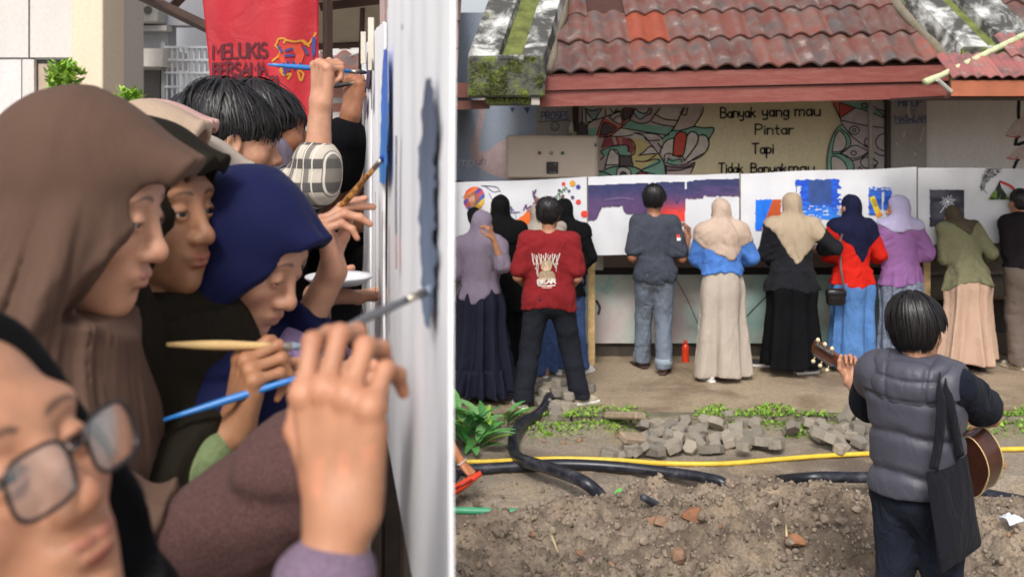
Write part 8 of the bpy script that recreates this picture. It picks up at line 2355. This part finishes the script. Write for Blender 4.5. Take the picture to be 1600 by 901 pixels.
# canopy
cano = thing('canopy', P(400, -80, 6.0), 'beige cloth canopy on dark brown beams above the terrace', 'canopy')
TARP = plain('beige_tarp', srgb(176, 164, 146), .85, 0, .1, 2); BRN = plain('brown_beam', srgb(66, 46, 38), .7, 0, .2, 6)
def quad(name, pts, mat, root, th=.01):
    o = mk(name, pts, [(0, 1, 2, 3)], mat, root, False); m = o.modifiers.new('thickness', 'SOLIDIFY'); m.thickness = th; return o
quad('tarp', [P(470, -240, 5.2), P(640, -240, 5.2), P(640, 66, 7.6), P(470, 74, 7.6)], TARP, cano)
quad('tarp', [P(228, -230, 5.6), P(470, -240, 5.2), P(470, -10, 7.6), P(228, -20, 7.6)], TARP, cano)
def beam(a, b, r, root=cano, mat=BRN, name='beam'):
    mb = MB(); mb.tube([a, b], r, 4); return mb.obj(name, mat, root)
beam(P(205, -14, 6.4), P(330, 46, 6.0), .035); beam(P(300, -20, 6.2), P(262, 18, 6.3), .035); beam(P(490, 71, 7.55), P(640, 66, 7.55), .03); beam(P(568, -40, 7.0), P(560, 240, 7.0), .018); beam(P(300, -80, dB + .05), P(520, -80, dB + .05), .03); beam(P(500, 6, 5.4), P(640, -10, 5.4), .04); beam(P(310, -80, dB + .05), P(205, -14, 6.4), .03); beam(P(520, -80, 5.05), P(568, -40, 7.0), .03)
pole = beam(P(601, -60, 4.2), P(606, 460, 4.2), .022, None, plain('pink_pole', srgb(176, 150, 146), .6), 'support_pole'); tag(pole, 'thin pinkish support pole just behind the far end of the near canvases', 'pole')
beam(P(512, -80, 5.06), V3(P(512, 0, 5.06)[0], 5.06, ZT), .025, cano, BRN, 'post')
# pale house at far left
ho = thing('house', (-4.6, 9.6, ZT), 'pale grey house with a cream column and a dark framed window at far left', 'house')
WG = dirty_wall('pale_plaster', srgb(206, 202, 198), srgb(176, 170, 166), .3, .9, .08, 1); CRM = dirty_wall('cream_paint', srgb(226, 204, 180), srgb(196, 172, 150), .2, .9, .05, 1); CRM_SHADE = dirty_wall('cream_paint_shaded', srgb(196, 184, 172), srgb(180, 166, 150), .2, .9, .05, 1)  # lit and shaded copies of the column's one cream paint
def slab(name, px0, px1, py0, py1, Y, depth, mat, root, bev=0.0):
    mb = MB(); a_ = P(px0, py1, Y); b_ = P(px1, py0, Y); mb.box((a_[0], Y, a_[2]), (b_[0], Y + depth, b_[2]), bevel=bev); return mb.obj(name, mat, root)
slab('wall_panel', -260, 44, -330, 90, 9.6, .2, WG, ho); slab('wall_panel', 47, 118, -330, 90, 9.6, .2, WG, ho); slab('wall_panel', -260, 33, 93, 470, 9.62, .2, dirty_wall('white_door', srgb(214, 208, 206), srgb(186, 178, 176), .3), ho); slab('wall_panel', 35, 53, 93, 470, 9.6, .2, WG, ho); slab('wall_panel', 53, 118, 150, 470, 9.6, .2, WG, ho)
slab('seam', 44, 47, -330, 92, 9.63, .1, plain('seam_dark', srgb(120, 116, 112), .9), ho)
fr = slab('window_frame', 53, 118, 93, 152, 9.66, .04, plain('dark_frame', srgb(70, 66, 66), .6), ho); slab('pane', 60, 116, 100, 150, 9.65, .008, plain('beige_pane', srgb(176, 158, 140), .3), fr)
mb = MB(); a_, b_ = P(112, 470, 9.0), P(132, -330, 9.0); mb.box((a_[0], 9.0, ZT), (b_[0] + .16, 9.5, b_[2]), bevel=.01); mb.obj('column', CRM, ho)
slab('column_shaded_side', 133, 168, -330, 470, 9.2, .9, CRM_SHADE, ho)  # right face of the cream column, its shade put into the colour
# grey building further back
bb_ = thing('building', (-4.0, 11.5, ZT), 'grey building with a white canopy slab, metal gate and an air conditioner', 'building')
GW = dirty_wall('grey_plaster', srgb(176, 176, 182), srgb(150, 148, 150), .3, .9, .08, 1); GW2 = dirty_wall('light_plaster', srgb(200, 198, 196), srgb(176, 172, 168), .3, .9, .08, 1)
slab('wall', 150, 262, -330, 470, 11.5, .3, GW, bb_); slab('wall', 262, 420, -330, 40, 11.5, .3, GW, bb_); slab('wall', 420, 700, -330, 470, 9.4, .3, GW2, bb_)
slab('back_wall', 250, 430, -60, 470, 13.2, .2, dirty_wall('white_far_wall', srgb(226, 228, 232), srgb(206, 206, 210), .2), bb_)
sl = slab('canopy_slab', 166, 254, 76, 104, 10.6, .9, dirty_wall('white_slab', srgb(214, 208, 200), srgb(186, 178, 168), .3, .9, .05), bb_)
slab('doorway', 190, 212, 108, 170, 11.44, .05, plain('dark_green_recess', srgb(40, 52, 34), .9), bb_); slab('door', 226, 250, 104, 240, 11.42, .06, plain('grey_door', srgb(130, 126, 124), .6), bb_); slab('door', 252, 262, 90, 240, 11.40, .06, plain('dark_door', srgb(84, 82, 84), .6), bb_)
ac = slab('air_conditioner', 206, 246, -6, 36, 11.2, .3, plain('ac_case', srgb(176, 172, 164), .5), bb_, .02)
for px in (217, 231): mb = MB(); c0 = P(px, 16, 11.19); mb.tube([c0, c0 + V3(0, .01, 0)], .045, 14); mb.obj('fan_grille', plain('grille_dark', srgb(84, 80, 78), .6), ac)
slab('pipe_shelf', 205, 260, 40, 48, 11.3, .2, plain('shelf_grey', srgb(190, 186, 182), .7), bb_)
gt2 = thing('gate', P(292, 110, 10.8), 'white metal grille gate left of the red banner', 'gate')
WM = plain('white_metal', srgb(206, 208, 212), .4, 0, .05)
for i in range(9): slab('bar', 259 + i * 8.5, 261.6 + i * 8.5, 72, 330, 10.8, .03, WM, gt2)
for y_ in (72, 92, 112, 134): slab('rail', 257, 332, y_, y_ + 3.5, 10.77, .03, WM, gt2)
slab('post', 252, 258, 66, 330, 10.78, .06, plain('post_grey', srgb(150, 150, 152), .5), gt2)
for i, pl in enumerate([((500, 80), (530, 92), (560, 84)), ((505, 178), (530, 190), (556, 180))]):
    mb = MB(); mb.tube(spline([P(a, b, 9.36) for a, b in pl], 12), .008, 5); mb.obj('cable', plain('cable_grey', srgb(120, 120, 120), .6), bb_)
def shrub(px0, px1, py0, py1, d, n, label, seed):
    rg_ = np.random.default_rng(seed); c = P((px0 + px1) / 2, (py0 + py1) / 2, d); rx = (px1 - px0) / 2 * d / F; rz_ = (py1 - py0) / 2 * d / F
    root = thing('shrub', (c[0], d, ZT), label, 'shrub'); pts = []
    while len(pts) < n:
        q = rg_.uniform(-1, 1, 3)
        if (q ** 2).sum() < 1 and vnoise(np.array([q * 2.2 + seed]), 3)[0] > -.25: pts.append(c + q * V3(rx, rx * .8, rz_ * 1.3))
    lf = leaf_scatter('leaves', np.array(pts), .07, LEAFM, up=1.0, seed=seed, root=root, cols=(srgb(96, 150, 40), srgb(176, 206, 84))); tag(lf, kind='stuff')
    mb = MB()
    for k_ in range(4): mb.tube([V3(c[0] + .02 * k_, d, ZT), c + V3(rg_.uniform(-rx, rx) * .6, 0, rz_ * .3)], [.012, .004], 5)
    so = mb.obj('stems', plain('stem_green', srgb(110, 110, 60), .7), root); tag(so, kind='stuff')
shrub(76, 128, 102, 140, 8.2, 420, 'bright green shrub by the cream column', 1); shrub(182, 222, 144, 180, 8.6, 300, 'small bright green shrub in front of the grey building', 2)
